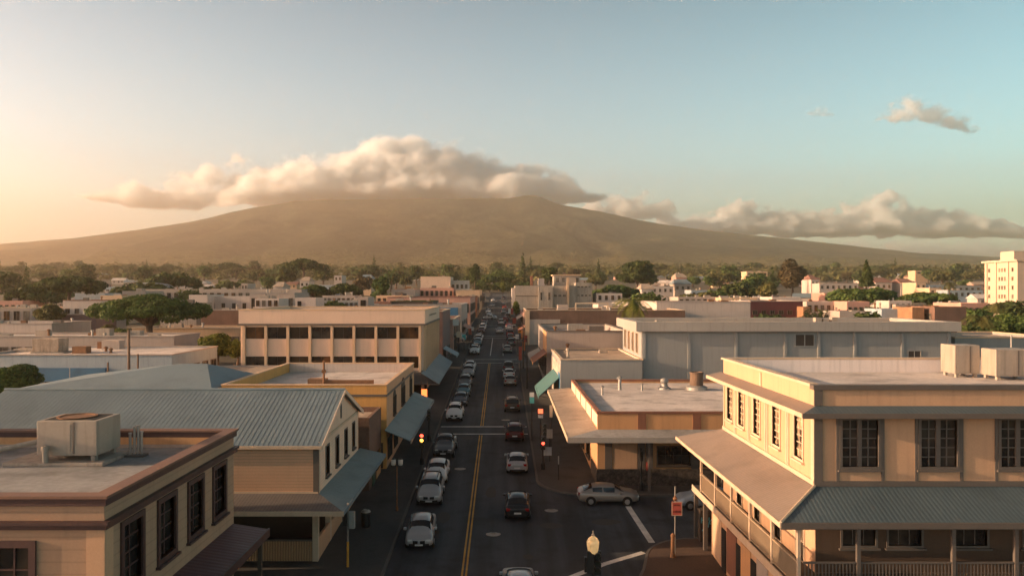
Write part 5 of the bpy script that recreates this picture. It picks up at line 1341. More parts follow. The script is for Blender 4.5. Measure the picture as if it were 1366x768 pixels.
# blue shop front on the left
bx0, bx1, by = wx(-30, 100), wx(229, 100), 100.0
bs = block('blue_shop', 'long low shop with a blue fascia and pale flat roof at the left', bx0, bx1, by, by + 16, 8.9, 'paleblue', 'roof_pale', par=.12, cop='dull_white', east=((5, 5.0, 7.2, .6),))
MB().ub('S', by, wx(36, 100), wx(143, 100), 5.7, 7.35, .003, .5).build('blue_fascia', M['blue'], bs)
MB().ub('S', by, wx(60, 100), wx(140, 100), 3.0, 5.6, .003, .06).build('shop_window', M['glass'], bs)
MB().ub('S', by, wx(143, 100), wx(228, 100), 5.2, 6.8, .003, .05).build('shop_window', M['glass'], bs)
t = thing('roof_tank', 'stained boxy water tank on the pale roof of the blue shop', 'water tank', (wx(60, 105), 105, 8.8))
MB().box(wx(43, 105), wx(78, 105), 105, 107.5, 8.95, 10.7).build('tank', surf('stained_tank', (.34, .27, .21), .9, .5, .8, 4, .3, streak=.8), t, bevel=.04)
MB().box(wx(42, 105), wx(86, 105), 104.7, 107.8, 8.79, 8.94).build('base', M['concrete'], t)
pblock('cluttered_roof_shop', 'dark shop roof cluttered with timbers before the blue shop', 60, 196, 521, 87, 9, 'brick', 'roof_tan', par=.35, cop='pale_trim')
t = thing('timber_frame', 'loose bleached timbers leaning on the roof left of the hip roof', 'timbers', (wx(152, 90), 90, 5.8))
mb = MB(); zz = wz(521, 88) - .3
for a, b_, h0, h1 in ((144, 158, .2, 1.6), (150, 162, 1.5, .3), (158, 170, .2, 1.2), (176, 188, 0.2, .9), (183, 185, .2, 1.7)):
    mb.tube((wx(a, 90), 90, zz + h0), (wx(b_, 90), 90.6, zz + h1), .1, .08, 7)
mb.build('beams', M['pale_trim'], t)
def post(name, label, px, y, top, mat, r=.13, cat='pole', arm=None):
    x = wx(px, y); t = thing(name, label, cat, (x, y, gz(y)))
    mb = MB(); mb.tube((x, y, gz(y) - .3), (x, y, wz(top, y)), r, r * .75, 9); mb.build('pole', M[mat], t)
    if arm:
        mb = MB(); mb.box(x - arm, x + arm, y - .07, y + .07, wz(top, y) - .9, wz(top, y) - .72)
        for s in (-1, -.5, .5, 1): mb.tube((x + s * arm * .92, y, wz(top, y) - .72), (x + s * arm * .92, y, wz(top, y) - .5), .06, .05, 7)
        mb.build('crossarm', M[mat], t)
    return t
post('utility_pole', 'weathered timber pole in front of the wide umbrella tree', 172, 98, 440, 'wood_pole', .2, 'utility pole')
post('utility_pole', 'short timber post with a cap beside the blue shop, right of the tall pole', 184, 97, 472, 'wood_pole', .15, 'utility pole')
post('utility_pole', 'timber post rising before the blue fascia', 144, 95, 483, 'wood_pole', .15, 'utility pole')
post('utility_pole', 'thin steel post in front of the blue fascia', 93, 95, 490, 'galv', .06, 'utility pole')
post('utility_pole', 'pale post with a round lamp by the right edge beyond the two rooftop air units', 1349, 90, 447, 'galv', .13, 'utility pole')
# hedge before the maroon store
def hedge(label, px0, px1, top, y, seed, mat='leaf_dark'):
    r = random.Random(seed); cs = []
    x0, x1 = wx(px0, y), wx(px1, y); zb = gz(y); zt = wz(top, y)
    t = thing('hedge', label, 'hedge', ((x0 + x1) / 2, y, zb))
    x = x0
    while x < x1:
        cs.append((x, y + r.uniform(-.8, .8), zb + (zt - zb) * .5, 1.3, 1.2, (zt - zb) * .5 * r.uniform(.85, 1.05))); x += .8
    vs, fs = leaf_cloud(r, cs, int((x1 - x0) * 170), .38, .3)
    mb = MB(); mb.add(vs, fs); mb.build('foliage', M[mat], t)
    mb = MB(); 
    for k in range(5): 
        x = x0 + (x1 - x0) * (k + .5) / 5; mb.tube((x, y, zb - .3), (x, y, zb + (zt - zb) * .6), .12, .06, 7)
    mb.build('stems', M['bark'], t)
hedge('dark clipped hedge running right of the maroon store', 1076, 1166, 411, 178, 3)
# white and blue roofed stores on the right skyline
for i, (a, b_, py, y, w, rf_, lab) in enumerate([
    (1202, 1221, 378, 430, 'white_wall', 'roof_pale', 'white house with square windows at the left of the skyline row by the tower'),
    (1222, 1235, 377, 410, 'tan_pale', 'roof_pale', 'small cream yellow block in the skyline row by the tower'),
    (1236, 1264, 380, 440, 'paleblue', 'roof_pale', 'pale blue flat store in the skyline row by the tower'),
    (1240, 1256, 384, 395, 'tan_pale', 'roof_pale', 'cream cube in front of the pale blue flat store'),
    (1264, 1311, 387, 385, 'paleblue', 'roof_pale', 'long pale blue roofed shed left of the tower'),
    (1262, 1309, 381, 450, 'grey_wall', 'roof_tan', 'long grey roofed shed behind the pale blue shed'),
    (1082, 1092, 373, 440, 'white_wall', 'roof_pale', 'tall narrow white house right of the bronze-brown tree'),
    (1093, 1145, 378, 430, 'white_wall', 'roof_pale', 'row of low white houses left of the tall conical pine'),
    (1100, 1110, 391, 330, 'pink', 'roof_tan', 'small pink house at the left edge of the wide sunlit tree'),
    (1168, 1190, 377, 430, 'white_wall', 'roof_pale', 'white house pair right of the tall conical pine'),
    (1221, 1240, 361, 760, 'tan_pale', 'redroof', 'large pale house high on the right skyline'),
    (902, 916, 370, 500, 'pink', 'redroof', 'salmon walled house in the middle of the right suburbs'),
    (870, 898, 382, 410, 'white_wall', 'roof_pale', 'white hall with a blue strip behind the long white wall'),
    (900, 922, 379, 440, 'dull_white', 'roof_pale', 'dull white hall right of the blue-stripe hall'),
    (856, 872, 386, 370, 'white_wall', 'roof_tan', 'white house left of the blue-stripe hall'),
    (922, 960, 387, 390, 'paleblue', 'roof_pale', 'pale blue roofed store behind the long white wall'),
    (996, 1024, 362, 620, 'tan_pale', 'roof_pale', 'long cream building on the slope right of centre'),
    (400, 412, 375, 480, 'white_wall', 'roof_pale', 'white front house behind the office, left of the tall white house'),
    (446, 456, 367.5, 500, 'white_wall', 'roof_pale', 'tall white house with three storeys behind the office'),
    (426, 446, 380, 430, 'paleblue', 'roof_pale', 'pale roofed hall between the twin dark trees'),
    (364, 377, 383, 400, 'white_wall', 'roof_pale', 'bright white gable wall on the left skyline'),
    (322, 330, 378, 430, 'dull_white', 'roof_tan', 'small dull white house at the left of the skyline houses'),
    (480, 495, 372, 470, 'tan_pale', 'roof_tan', 'cream house right of the twin dark trees')]):
    z = wz(py, y)
    tt = pblock('distant_house', lab, a, b_, py, y, 14, w, rf_, par=.15, cop='dull_white', south=((max(2, (b_ - a) // 7), max(gz(y) + 1.2, z - 2.8), z - 1.2, .38),), cat='house')
    if i in (0, 6, 9, 11, 14, 17, 20, 22, 13):
        hx0, hx1, rz = wx(a, y) - .5, wx(b_, y) + .5, z + .16
        mb = MB(); mb.add([(hx0, y - .5, rz), (hx1, y - .5, rz), (hx1, y + 14.5, rz), (hx0, y + 14.5, rz), (hx0 + 1.5, y + 7, rz + 2.6), (hx1 - 1.5, y + 7, rz + 2.6)], [(0, 1, 5, 4), (2, 3, 4, 5), (1, 2, 5), (3, 0, 4), (3, 2, 1, 0)])
        mb.build('pitched_roof', M[['redroof', 'metal_roof', 'roof_tan'][i % 3]], tt)

for (a, b_, py, y, dep, w, rf_, kw, lab) in [
    (1120, 1172, 415, 172, 9, 'dull_white', 'roof_tan', dict(south=((6, 9.4, 11, .5),)), 'low dull white shop behind the long grey warehouse, left of the orange brick building'),
    (1176, 1214, 412, 166, 8, 'paleblue', 'roof_pale', dict(par=.3), 'pale blue roofed shed left of the orange brick building'),
    (1130, 1160, 402, 226, 10, 'pink', 'roof_tan', dict(south=((4, 11, 12.6, .5),)), 'pinkish shop under the wide sunlit tree'),
    (1186, 1216, 401, 236, 12, 'white_wall', 'roof_pale', dict(south=((4, 12, 13.4, .4),)), 'white shop between the wide sunlit tree and the long tree crown'),
    (812, 838, 409, 208, 10, 'dull_white', 'roof_tan', dict(par=.3, cop='pale_trim'), 'dull white shop left of the golden palm'),
    (838, 872, 403, 246, 12, 'white_wall', 'roof_pale', dict(south=((5, 11, 13, .4),)), 'white shop behind the golden palm'),
    (905, 960, 396, 262, 14, 'dull_white', 'roof_tan', dict(south=((7, 13, 14.6, .5),)), 'long dull store behind the left half of the long white wall'),
    (962, 1010, 397, 255, 12, 'tan_pale', 'roof_pale', dict(south=((5, 12.4, 14, .5),)), 'cream store behind the middle of the long white wall'),
    (1030, 1068, 396, 250, 12, 'white_wall', 'roof_pale', dict(south=((5, 12.4, 14, .5),)), 'white store behind the maroon store'),
    (60, 84, 409, 232, 12, 'dull_white', 'roof_tan', dict(south=((3, 10, 12, .5),)), 'dull white block between the two dark trees on the left'),
    (163, 194, 388, 262, 14, 'dull_white', 'roof_tan', dict(par=.2, south=((5, 13, 15, .5),)), 'dull block above the left half of the wide umbrella tree'),
    (100, 140, 391, 282, 12, 'paleblue', 'roof_pale', dict(par=.2), 'pale blue shed behind the windowed house'),
    (-20, 30, 401, 240, 14, 'pink', 'roof_tan', dict(south=((6, 11, 13, .5),)), 'pinkish block at the left edge below the dark skyline trees'),
    (214, 262, 404, 186, 10, 'concrete', 'roof_tan', dict(par=.3), 'weathered block behind the right half of the wide umbrella tree'),
    (340, 372, 398, 176, 8, 'white_wall', 'roof_pale', dict(par=.25, south=((4, 13.8, 15, .5),)), 'low white block at the left end of the office roof line'),
    (430, 474, 394, 246, 12, 'dull_white', 'roof_tan', dict(par=.2, south=((7, 13.4, 15, .5),)), 'dull store between the office roof and the twin dark trees'),
    (502, 546, 394, 250, 12, 'tan_pale', 'roof_tan', dict(par=.2, south=((6, 13, 15, .5),)), 'cream store left of the red roofed block'),
    (560, 605, 384, 310, 16, 'pink', 'roof_tan', dict(par=.2, south=((7, 15.5, 17.4, .5),)), 'pinkish block with windows below the big blank store'),
    (796, 830, 391, 300, 14, 'white_wall', 'roof_pale', dict(south=((4, 14, 15.6, .4),)), 'white block at the right foot of the apartment block')]:
    pblock('low_shop', lab, a, b_, py, y, dep, w, rf_, **kw)
# scattered small houses of the suburbs
hp = []
for i, (nm, wm, rm, lab) in enumerate([
    ('gabled_house', 'white_wall', 'roof_pale', 'small white house with a pale roof among the distant trees'),
    ('gabled_house', 'tan_pale', 'redroof', 'small cream house with a reddish roof among the distant trees'),
    ('gabled_house', 'dull_white', 'metal_roof', 'small grey-roofed house among the distant trees'),
    ('gabled_house', 'pink', 'roof_tan', 'small pinkish house with a tan roof among the distant trees')]):
    t = thing(nm, lab, 'house', (0, 0, 0), 'small houses among the trees below the mountain')
    w, d, h, rr = 11 + i, 8, 3.4, 1.9
    MB().box(-w/2, w/2, -d/2, d/2, -1.5, h).build('wall', M[wm], t)
    mb = MB(); e = .6
    mb.add([(-w/2-e, -d/2-e, h - .2), (w/2+e, -d/2-e, h - .2), (w/2+e, d/2+e, h - .2), (-w/2-e, d/2+e, h - .2), (-w/2-e, 0, h + rr), (w/2+e, 0, h + rr)], [(0, 1, 5, 4), (2, 3, 4, 5), (1, 2, 5), (0, 4, 3), (3, 2, 1, 0)])
    mb.build('roof', M[rm], t)
    for k in (-.3, .05, .32): simple_window(t, 'S', -d/2, w*k - .6, w*k + .6, 1.2, 2.5, 'white_wall', 'glass')
    hp.append([t, 0])
rh = random.Random(77); placed = []
n = 0; tries = 0
while n < 72 and tries < 4000:
    tries += 1
    y = 340 + rh.random() * 820; x = rh.uniform(-.62, .66) * y
    if abs(x) < 22 and y < 800: continue
    px = VX + x * F / y
    if any(a - 6 < px < b_ + 6 and y0 - 14 < y < y1 + 14 for a, b_, y0, y1 in KEEP): continue
    if any((x - u) ** 2 + (y - v) ** 2 < 420 for u, v in placed): continue
    placed.append((x, y)); p = hp[rh.choices(range(4), [5, 2, 3, 2])[0]]
    t = p[0] if p[1] == 0 else copy_tree(p[0]); p[1] += 1
    t.location = (x, y, ground_z(x, y)); t.rotation_euler = (0, 0, rh.choice([0, 0, math.pi / 2, .3, -.4])); n += 1
for (x, y) in placed: KEEP.append((VX + (x - 5) * F / y, VX + (x + 5) * F / y, y - 4, y + 2))

# ------------------------------------------------------------------ cars
PAINT = {}
def paint(nm, col, metal=0.0, rough=0.35):
    if nm not in PAINT: PAINT[nm] = simple(nm + '_car_paint', col, rough, metal, 0.5, coat=0.35)
    return PAINT[nm]
SILVER = ('silver', (.36, .37, .38), .35); WHITE = ('white', (.60, .60, .59)); BLACK = ('black', (.012, .013, .015)); DKBLUE = ('dark_blue', (.02, .04, .07))
DKRED = ('dark_red', (.10, .018, .016)); GREY = ('grey', (.11, .115, .12), .3); BROWN = ('bronze_brown', (.10, .07, .05), .3); CHAMP = ('champagne', (.30, .27, .24), .4); TEAL = ('teal', (.03, .11, .14)); PALEB = ('pale_blue', (.35, .42, .48), .3); RED = ('red', (.28, .03, .02))
KINDS_ = {
 'sedan': dict(hw=.91, L=(-2.30, 2.30), f=(1.28, .42), r=(-1.98, -1.22), roof=1.49, hood=.88, shoulder=.93, tail=1.01, zl=.24, wr=.325, wb=1.36),
 'suv': dict(hw=.94, L=(-2.28, 2.28), f=(1.10, .42), r=(-2.20, -1.92), roof=1.73, hood=1.00, shoulder=1.04, tail=1.04, zl=.30, wr=.37, wb=1.36),
 'pickup': dict(hw=.96, L=(-2.75, 2.62), f=(1.22, .62), r=(-.80, -.66), roof=1.83, hood=1.05, shoulder=1.08, tail=1.08, zl=.36, wr=.39, wb=1.72)}
def make_car(kind):
    K = KINDS_[kind]; w = K['hw']; zl = K['zl']; rz = K['roof']; hd, sh, tl = K['hood'], K['shoulder'], K['tail']
    yr, yf = K['L']; f0, f1 = K['f']; r0, r1 = K['r']
    t = thing('parked_car', 'car', 'car')
    def low(y, zs, ww=1.0, dz=0.0):     # bonnet and boot stations: half profile, sill to centre line
        W = w * ww
        return [(W * .90, y, zl + dz), (W, y, zl + .15 + dz), (W * 1.0, y, zl + .58 * (zs - zl)), (W * .965, y, zs - .03), (W * .86, y, zs + .02), (W * .78, y, zs + .035), (W * .40, y, zs + .06), (0, y, zs + .068)]
    def high(y, zs, top=0.0, k=1.0):
        tw = w * .70 * k
        return [(w * .90, y, zl), (w, y, zl + .15), (w, y, zl + .58 * (zs - zl)), (w * .965, y, zs - .03), (w * .885, y, zs + .02), (tw, y, rz - .085 - top), (tw * .55, y, rz - .015 - top), (0, y, rz - top)]
    nose, boot = hd - .20, tl - .12
    st = [low(yr, boot - .06, .86, .14), low(yr + .07, boot + .02, .93, .06), low(yr + .25, tl, .98)]
    if r0 - .05 > yr + .35: st.append(low((yr + .25 + r0) / 2, tl + .02))
    ir0 = len(st); st.append(low(r0, tl + .02 if kind != 'suv' else sh))
    ir1 = len(st); st.append(high(r1, sh, .03, .97))
    ym = (r1 + f1) / 2 - (.05 if kind != 'pickup' else 0)
    ib = len(st); st.append(high(ym - .045, sh)); st.append(high(ym + .045, sh))
    if1 = len(st); st.append(high(f1, sh - .01, .035, .96))
    if0 = len(st); st.append(low(f0, sh - .02))
    st += [low((f0 + yf) / 2 + .1, hd), low(yf - .38, hd - .07, .98), low(yf - .10, nose + .04, .92, .05), low(yf, nose - .06, .80, .13)]
    n = 15
    def full(p): return [(-x, y, z) for x, y, z in p] + [(x, y, z) for x, y, z in reversed(p[:-1])]
    S = [full(p) for p in st]
    mb = MB()
    for s in S: mb.v += s
    for k in range(len(S) - 1):
        for i in range(n - 1): mb.f.append([k*n + i, k*n + i + 1, (k+1)*n + i + 1, (k+1)*n + i]); mb.mi.append(0)
        mb.f.append([k*n + n - 1, k*n, (k+1)*n, (k+1)*n + n - 1]); mb.mi.append(0)
    for k in (0, len(S) - 1):
        for i in range(7):
            a = [k*n + i, k*n + i + 1, k*n + n - 2 - i, k*n + n - 1 - i]
            if i == 6: a = [k*n + 6, k*n + 7, k*n + 8]
            mb.f.append(a); mb.mi.append(0)
    body = mb.build('body', PAINT['silver'], t, smooth=True)
    bm = bmesh.new(); bm.from_mesh(body.data); bmesh.ops.recalc_face_normals(bm, faces=bm.faces); bm.to_mesh(body.data); bm.free()
    sm = body.modifiers.new('round', 'SUBSURF'); sm.levels = 1; sm.render_levels = 1
    if kind == 'pickup': MB().box(-w * .74, w * .74, yr + .25, r0 - .12, 1.10, 1.165).build('load_bed', M['tyre'], t)
    def glass(nm, rows, off=.004):
        """rows: list of lists of points forming a patch"""
        v, f = [], []; a, b = len(rows), len(rows[0])
        P = [[Vector(q) for q in r] for r in rows]
        c = Vector((0, 0, .9))
        nn = (P[1][0] - P[0][0]).cross(P[0][-1] - P[0][0]).normalized()
        cen = sum((q for r in P for q in r), Vector()) / (a * b)
        if nn.dot(cen - c) < 0: nn = -nn
        m = MB(); m.v = [tuple(q + nn * off) for r in P for q in r] + [tuple(q - nn * .03) for r in P for q in r]
        N_ = a * b
        for i in range(a - 1):
            for j in range(b - 1):
                q = [i*b + j, i*b + j + 1, (i+1)*b + j + 1, (i+1)*b + j]
                m.f += [q, [N_ + x for x in reversed(q)]]; m.mi += [0, 0]
        ring_ = [j for j in range(b)] + [i*b + b - 1 for i in range(1, a)] + [(a-1)*b + j for j in range(b - 2, -1, -1)] + [i*b for i in range(a - 2, 0, -1)]
        for i in range(len(ring_)):
            p, q = ring_[i], ring_[(i + 1) % len(ring_)]; m.f.append([p, q, N_ + q, N_ + p]); m.mi.append(0)
        return m.build(nm, M['carglass'], t, smooth=False)
    def mix(a, b, f): return tuple(a[i] + (b[i] - a[i]) * f for i in range(3))
    def patch(A, B, cols, lo=.10, hi=.93): return [[mix(A[c], B[c], f) for c in cols] for f in (lo, (lo + hi) / 2, hi)]
    glass('windscreen', patch(S[if0], S[if1], [5, 6, 7, 8, 9], .08, .94))
    glass('rear_window', patch(S[ir0], S[ir1], [5, 6, 7, 8, 9], .12, .92))
    for s in (0, 1):
        lo_, hi_ = (4, 5) if s == 0 else (10, 9)
        for A, B in ((ir1, ib), (ib + 1, if1)):
            glass('side_window', [[mix(S[A][lo_], S[A][hi_], .14), mix(S[A][lo_], S[A][hi_], .86)], [mix(S[B][lo_], S[B][hi_], .14), mix(S[B][lo_], S[B][hi_], .86)]], .008)
        # quarter light in the front pillar
        a, b = mix(S[if1][lo_], S[if1][hi_], .16), mix(S[if1][lo_], S[if1][hi_], .78); c = mix(S[if1][lo_], S[if0][lo_], .62); c = (c[0], c[1], c[2] + .035)
    for s in (-1, 1):
        MB().box(s * w * .45, s * w * .80, yf - .24, yf - .035, nose - .06, nose + .06).build('headlight', M['headlamp'], t, bevel=.04)
        MB().box(s * w * .55, s * w * .88, yr + .02, yr + .22, boot - .14, boot + .06).build('tail_light', M['taillamp'], t, bevel=.03)
        mr = MB().box(s * w * .97, s * (w + .17), f0 - .50, f0 - .34, sh - .02, sh + .14).build('wing_mirror', PAINT['silver'], t, bevel=.03)
        mr.material_slots[0].link = 'OBJECT'; mr.material_slots[0].material = PAINT['silver']
    MB().box(-w * .43, w * .43, yf - .2, yf - .006, nose - .20, nose + .01).build('grille', M['tyre'], t, bevel=.02)
    MB().box(-w * .70, w * .70, yf - .2, yf + .004, zl + .10, zl + .26).build('bumper', M['tyre'], t, bevel=.03)
    MB().box(-w * .72, w * .72, yr - .004, yr + .2, zl + .10, zl + .24).build('bumper', M['tyre'], t, bevel=.03)
    MB().box(-.25, .25, yr - .02, yr + .02, zl + .32, zl + .44).build('number_plate', M['plate'], t)
    MB().box(-.25, .25, yf + .006, yf + .02, zl + .13, zl + .23).build('number_plate', M['plate'], t)
    for sy in (-1, 1):
        for s in (-1, 1):
            y, x, r = sy * K['wb'], s * (w - .10), K['wr']
            wh = MB().tube((x - s * .10, y, r), (x + s * .11, y, r), r, r, 20).build('wheel', M['tyre'], t)
            MB().tube((x + s * .10, y, r), (x + s * .125, y, r), r * .64, r * .56, 16).build('rim', M['rim'], wh)
            MB().tube((x - s * .05, y, r + .02), (x + s * .100, y, r + .02), r + .06, r + .06, 20).build('wheel_arch', M['tyre'], t)
    if kind == 'suv':
        for s in (-1, 1): MB().box(s * w * .56, s * w * .61, r1 + .2, f1 - .2, rz - .02, rz + .055).build('roof_rail', M['black'], t)
    body.material_slots[0].link = 'OBJECT'; body.material_slots[0].material = PAINT['silver']
    return t
for p in (SILVER, WHITE, BLACK, DKBLUE, DKRED, GREY, BROWN, CHAMP, TEAL, PALEB, RED): paint(p[0], p[1], p[2] if len(p) > 2 else 0)
cars = {k: [make_car(k), 0] for k in KINDS_}
SL = math.atan(.0443)
def car(kind, x, y, head, col, label, group, slope=None):
    """head: 0 drives away up the street, 180 faces the camera, -90 faces right"""
    p = cars[kind]; t = p[0] if p[1] == 0 else copy_tree(p[0]); p[1] += 1
    t.location = (x, y, gz(y) + .004)
    sl = math.atan((gz(y + 2) - gz(y - 2)) / 4)
    t.rotation_euler = (Matrix.Rotation(sl, 4, 'X') @ Matrix.Rotation(R(head), 4, 'Z')).to_euler()
    t['label'] = label; t['group'] = group
    for c in t.children:
        if c.name.startswith(('body', 'wing_mirror')):
            c.material_slots[0].material = PAINT[col[0]]
    return t
GL, GR, GM = 'cars parked along the left kerb', 'cars queueing up the right lane', 'cars far up the main street'
car('sedan', -5.35, 52.6, 182, SILVER, 'silver sedan facing us, nearest car in the left kerb row', GL)
car('suv', -5.5, 61.4, 181, SILVER, 'silver SUV facing us, second car from the camera in the left kerb row', GL)
car('sedan', -5.45, 67.2, 180, WHITE, 'white sedan facing us, tucked right behind the silver SUV at the left kerb', GL)
car('pickup', -5.4, 75.8, 179, GREY, 'dark grey pickup facing us just before the stop line at the left', GL)
car('suv', -5.45, 92.0, 180, WHITE, 'white SUV facing us, first beyond the crosswalk at the left kerb', GL)
car('sedan', -5.25, 101.0, 180, DKBLUE, 'dark blue sedan facing us, behind the white SUV beyond the crosswalk', GL)
car('sedan', -5.2, 107.6, 180, TEAL, 'teal-grey sedan third beyond the crosswalk at the left kerb', GL)
car('suv', -5.3, 114.2, 180, GREY, 'grey SUV midway along the left row beyond the crosswalk', GL)
car('suv', -5.3, 124.5, 181, SILVER, 'silver SUV next to last in the left row before the crossing street', GL)
car('sedan', -5.3, 131.5, 180, WHITE, 'white sedan last in the left row before the crossing street', GL)
car('sedan', .95, 43.6, 2, SILVER, 'pale silver car cut off by the bottom edge of the photo', GR)
car('sedan', 1.12, 58.2, -1, BLACK, 'black sedan seen from behind, level with the side street', GR)
car('sedan', 1.28, 70.2, 0, SILVER, 'silver sedan seen from behind, between two dark cars in the right lane', GR)
car('suv', 1.25, 82.0, 0, DKRED, 'dark red SUV seen from behind with lit-looking red lamps at the stop line', GR)
car('suv', 1.2, 97.2, 0, BROWN, 'bronze-brown SUV seen from behind, alone beyond the crosswalk in the right lane', GR)
car('sedan', 1.15, 116.5, 0, CHAMP, 'champagne sedan, first of the three close together before the crossing street', GR)
car('sedan', 1.05, 123.0, 0, WHITE, 'white sedan, middle of the three close together before the crossing street', GR)
car('suv', 1.0, 130.5, 0, GREY, 'grey SUV, farthest of the three close together before the crossing street', GR)
car('sedan', 8.0, 60.4, -91, CHAMP, 'champagne sedan seen side-on at the kerb of the side street', 'cars in the side street')
car('sedan', 15.2, 59.3, 88, PALEB, 'pale blue car poking out from behind the veranda in the side street', 'cars in the side street')
ys_ = [155, 161.5, 173, 178.6, 186, 206, 214.5, 221, 231]
cols = [WHITE, BLACK, TEAL, SILVER, WHITE, DKRED, SILVER, WHITE, GREY]
wd = ['first', 'second', 'third', 'fourth', 'fifth', 'sixth', 'seventh', 'eighth', 'ninth']
for i, (y, c) in enumerate(zip(ys_, cols)):
    car('sedan' if i % 3 else 'suv', -5.35, y, 180, c, '%s %s in the far left kerb row, %s beyond the crossing street' % (c[0].replace('_', ' '), 'sedan' if i % 3 else 'SUV', wd[i]), GM)
for x, y, h, k, c, lab in [(-1.0 + .3, 205, 0, 'sedan', WHITE, 'white car driving up the middle of the far street'), (1.0, 158, 0, 'sedan', CHAMP, 'champagne car just beyond the crossing street in the right lane'),
                      (-.3, 236, 0, 'suv', WHITE, 'white van-like SUV crossing the far street centre'), (.9, 246, 0, 'pickup', RED, 'red pickup far up the right lane'), (1.3, 256, 0, 'sedan', BLACK, 'black car behind the red pickup far up the street'),
                      (-4.0, 262, 60, 'sedan', WHITE, 'white car turning out at the far left junction'), (-4.6, 280, 180, 'sedan', WHITE, 'white car coming down the far street on the left'), (.6, 300, 0, 'suv', SILVER, 'silver SUV climbing the far street on the right'),
                      (-4.8, 318, 180, 'suv', GREY, 'grey SUV coming down the far street'), (.9, 335, 0, 'sedan', RED, 'small red car near the top of the street'), (-4.4, 352, 180, 'sedan', SILVER, 'silver car near the top of the street on the left'),
                      (.8, 372, 0, 'sedan', WHITE, 'white car near the top of the street on the right'), (-4.6, 398, 180, 'suv', WHITE, 'white SUV high up the street by the trees'), (.7, 420, 0, 'suv', DKBLUE, 'dark blue SUV high up the street by the trees'),
                      (1.9, 196, 0, 'suv', RED, 'red SUV at the right kerb, third beyond the crossing street'), (1.9, 216, 0, 'sedan', WHITE, 'white sedan at the right kerb before the low pale corner shop'), (1.9, 224, 0, 'sedan', RED, 'red sedan parked behind the white one at the far right kerb'), (1.9, 268, 0, 'suv', BLACK, 'black SUV at the far right kerb beside the apartment block'), (1.9, 276, 0, 'sedan', SILVER, 'silver sedan parked behind the black SUV at the far right kerb'), (1.9, 310, 0, 'sedan', DKRED, 'dark red sedan at the kerb below the apartment block'), (-5.3, 240, 180, 'suv', DKRED, 'dark red SUV in the far left kerb row'), (-5.3, 300, 180, 'sedan', WHITE, 'white sedan at the left kerb before the cream corner block'), (-5.3, 335, 180, 'sedan', BLACK, 'black sedan at the left kerb high up the street'),
                      (1.9, 172, 0, 'suv', GREY, 'grey SUV at the right kerb beyond the crossing street'), (1.9, 186, 0, 'sedan', DKBLUE, 'dark blue sedan at the right kerb beyond the grey SUV')]:
    car(k, x, y, h, c, lab, GM)

# ------------------------------------------------------------------ street furniture
glow_red = simple('lit_red_lens', (.5, .02, .01), .3, emit=(1, .06, .03), estr=2.6)
glow_amber = simple('lit_amber_lens', (.5, .25, .02), .3, emit=(1, .42, .05), estr=2.6)
dark_lens = simple('unlit_lens', (.012, .02, .014), .3)
def head(t, x, y, z, lens, s=1.0, yaw=-1):
    """three-lens signal head facing the camera; lens: materials top to bottom"""
    h = MB().box(x - .17*s, x + .17*s, y - .1*s, y + .12*s, z - .52*s, z + .52*s).build('signal_head', M['black'], t, bevel=.03)
    for k, m in enumerate(lens):
        zz = z + (.33 - .33 * k) * s
        l = MB().tube((x, y + yaw * .101 * s, zz), (x, y + yaw * .125 * s, zz), .125 * s, .115 * s, 16).build('lens', m, h)
        mb = MB(); n = 9
        for i in range(n):
            a0, a1 = math.pi * i / n, math.pi * (i + 1) / n
            r0, r1 = .14 * s, .155 * s
            P = [(x + r * math.cos(a), y + yaw * d, zz + r * math.sin(a)) for d in (.1 * s, .30 * s) for r, a in ((r0, a0), (r1, a0), (r1, a1), (r0, a1))]
            mb.add(P, [(0, 1, 2, 3), (7, 6, 5, 4), (0, 4, 5, 1), (1, 5, 6, 2), (2, 6, 7, 3), (3, 7, 4, 0)])
        mb.build('visor', M['black'], h)
    return h
def signal(label, x, y, zc, lens, top=None, s=1.0, extra=False):
    g = gz(y) + .14; t = thing('traffic_light', label, 'traffic light', (x, y, g))
    mb = MB(); mb.lathe((x, y, g), [(.2, 0), (.2, .5), (.12, .6), (.075, .8), (.065, (top or zc + .6) - g)], 12); mb.build('pole', M['black'], t)
    head(t, x, y - .2, zc, lens, s)
    return t
t = signal('traffic light showing red and amber at the left end of the crosswalk', -7.15, 71.0, wz(586, 71), [glow_red, glow_amber, dark_lens], s=1.25)
t = signal('traffic light showing red on the right pavement beside the silver sedan', 3.55, 69.4, wz(590, 69.4), [dark_lens, glow_red, dark_lens], s=1.1)
x, y = 3.55, 69.4
head(t, x + .15, y, wz(572, y), [dark_lens] * 3, 1.0)
MB().box(x + .05, x + .75, y - .05, y + .02, wz(607, y), wz(596, y)).build('sign_plate', M['paleblue'], t)
t = signal('black pole with a walk signal in front of the orange shop', wx(855, 63.2), 63.2, wz(607, 63.2), [dark_lens] * 2, s=.8)
MB().box(wx(862, 63.2), wx(866, 63.2), 63.05, 63.15, wz(627, 63.2), wz(615, 63.2)).build('call_box', simple('red_call_box', (.3, .03, .02), .5), t)
t = signal('dark traffic light pole by the mustard shop awning', -7.35, 80, wz(553, 80), [dark_lens] * 3)
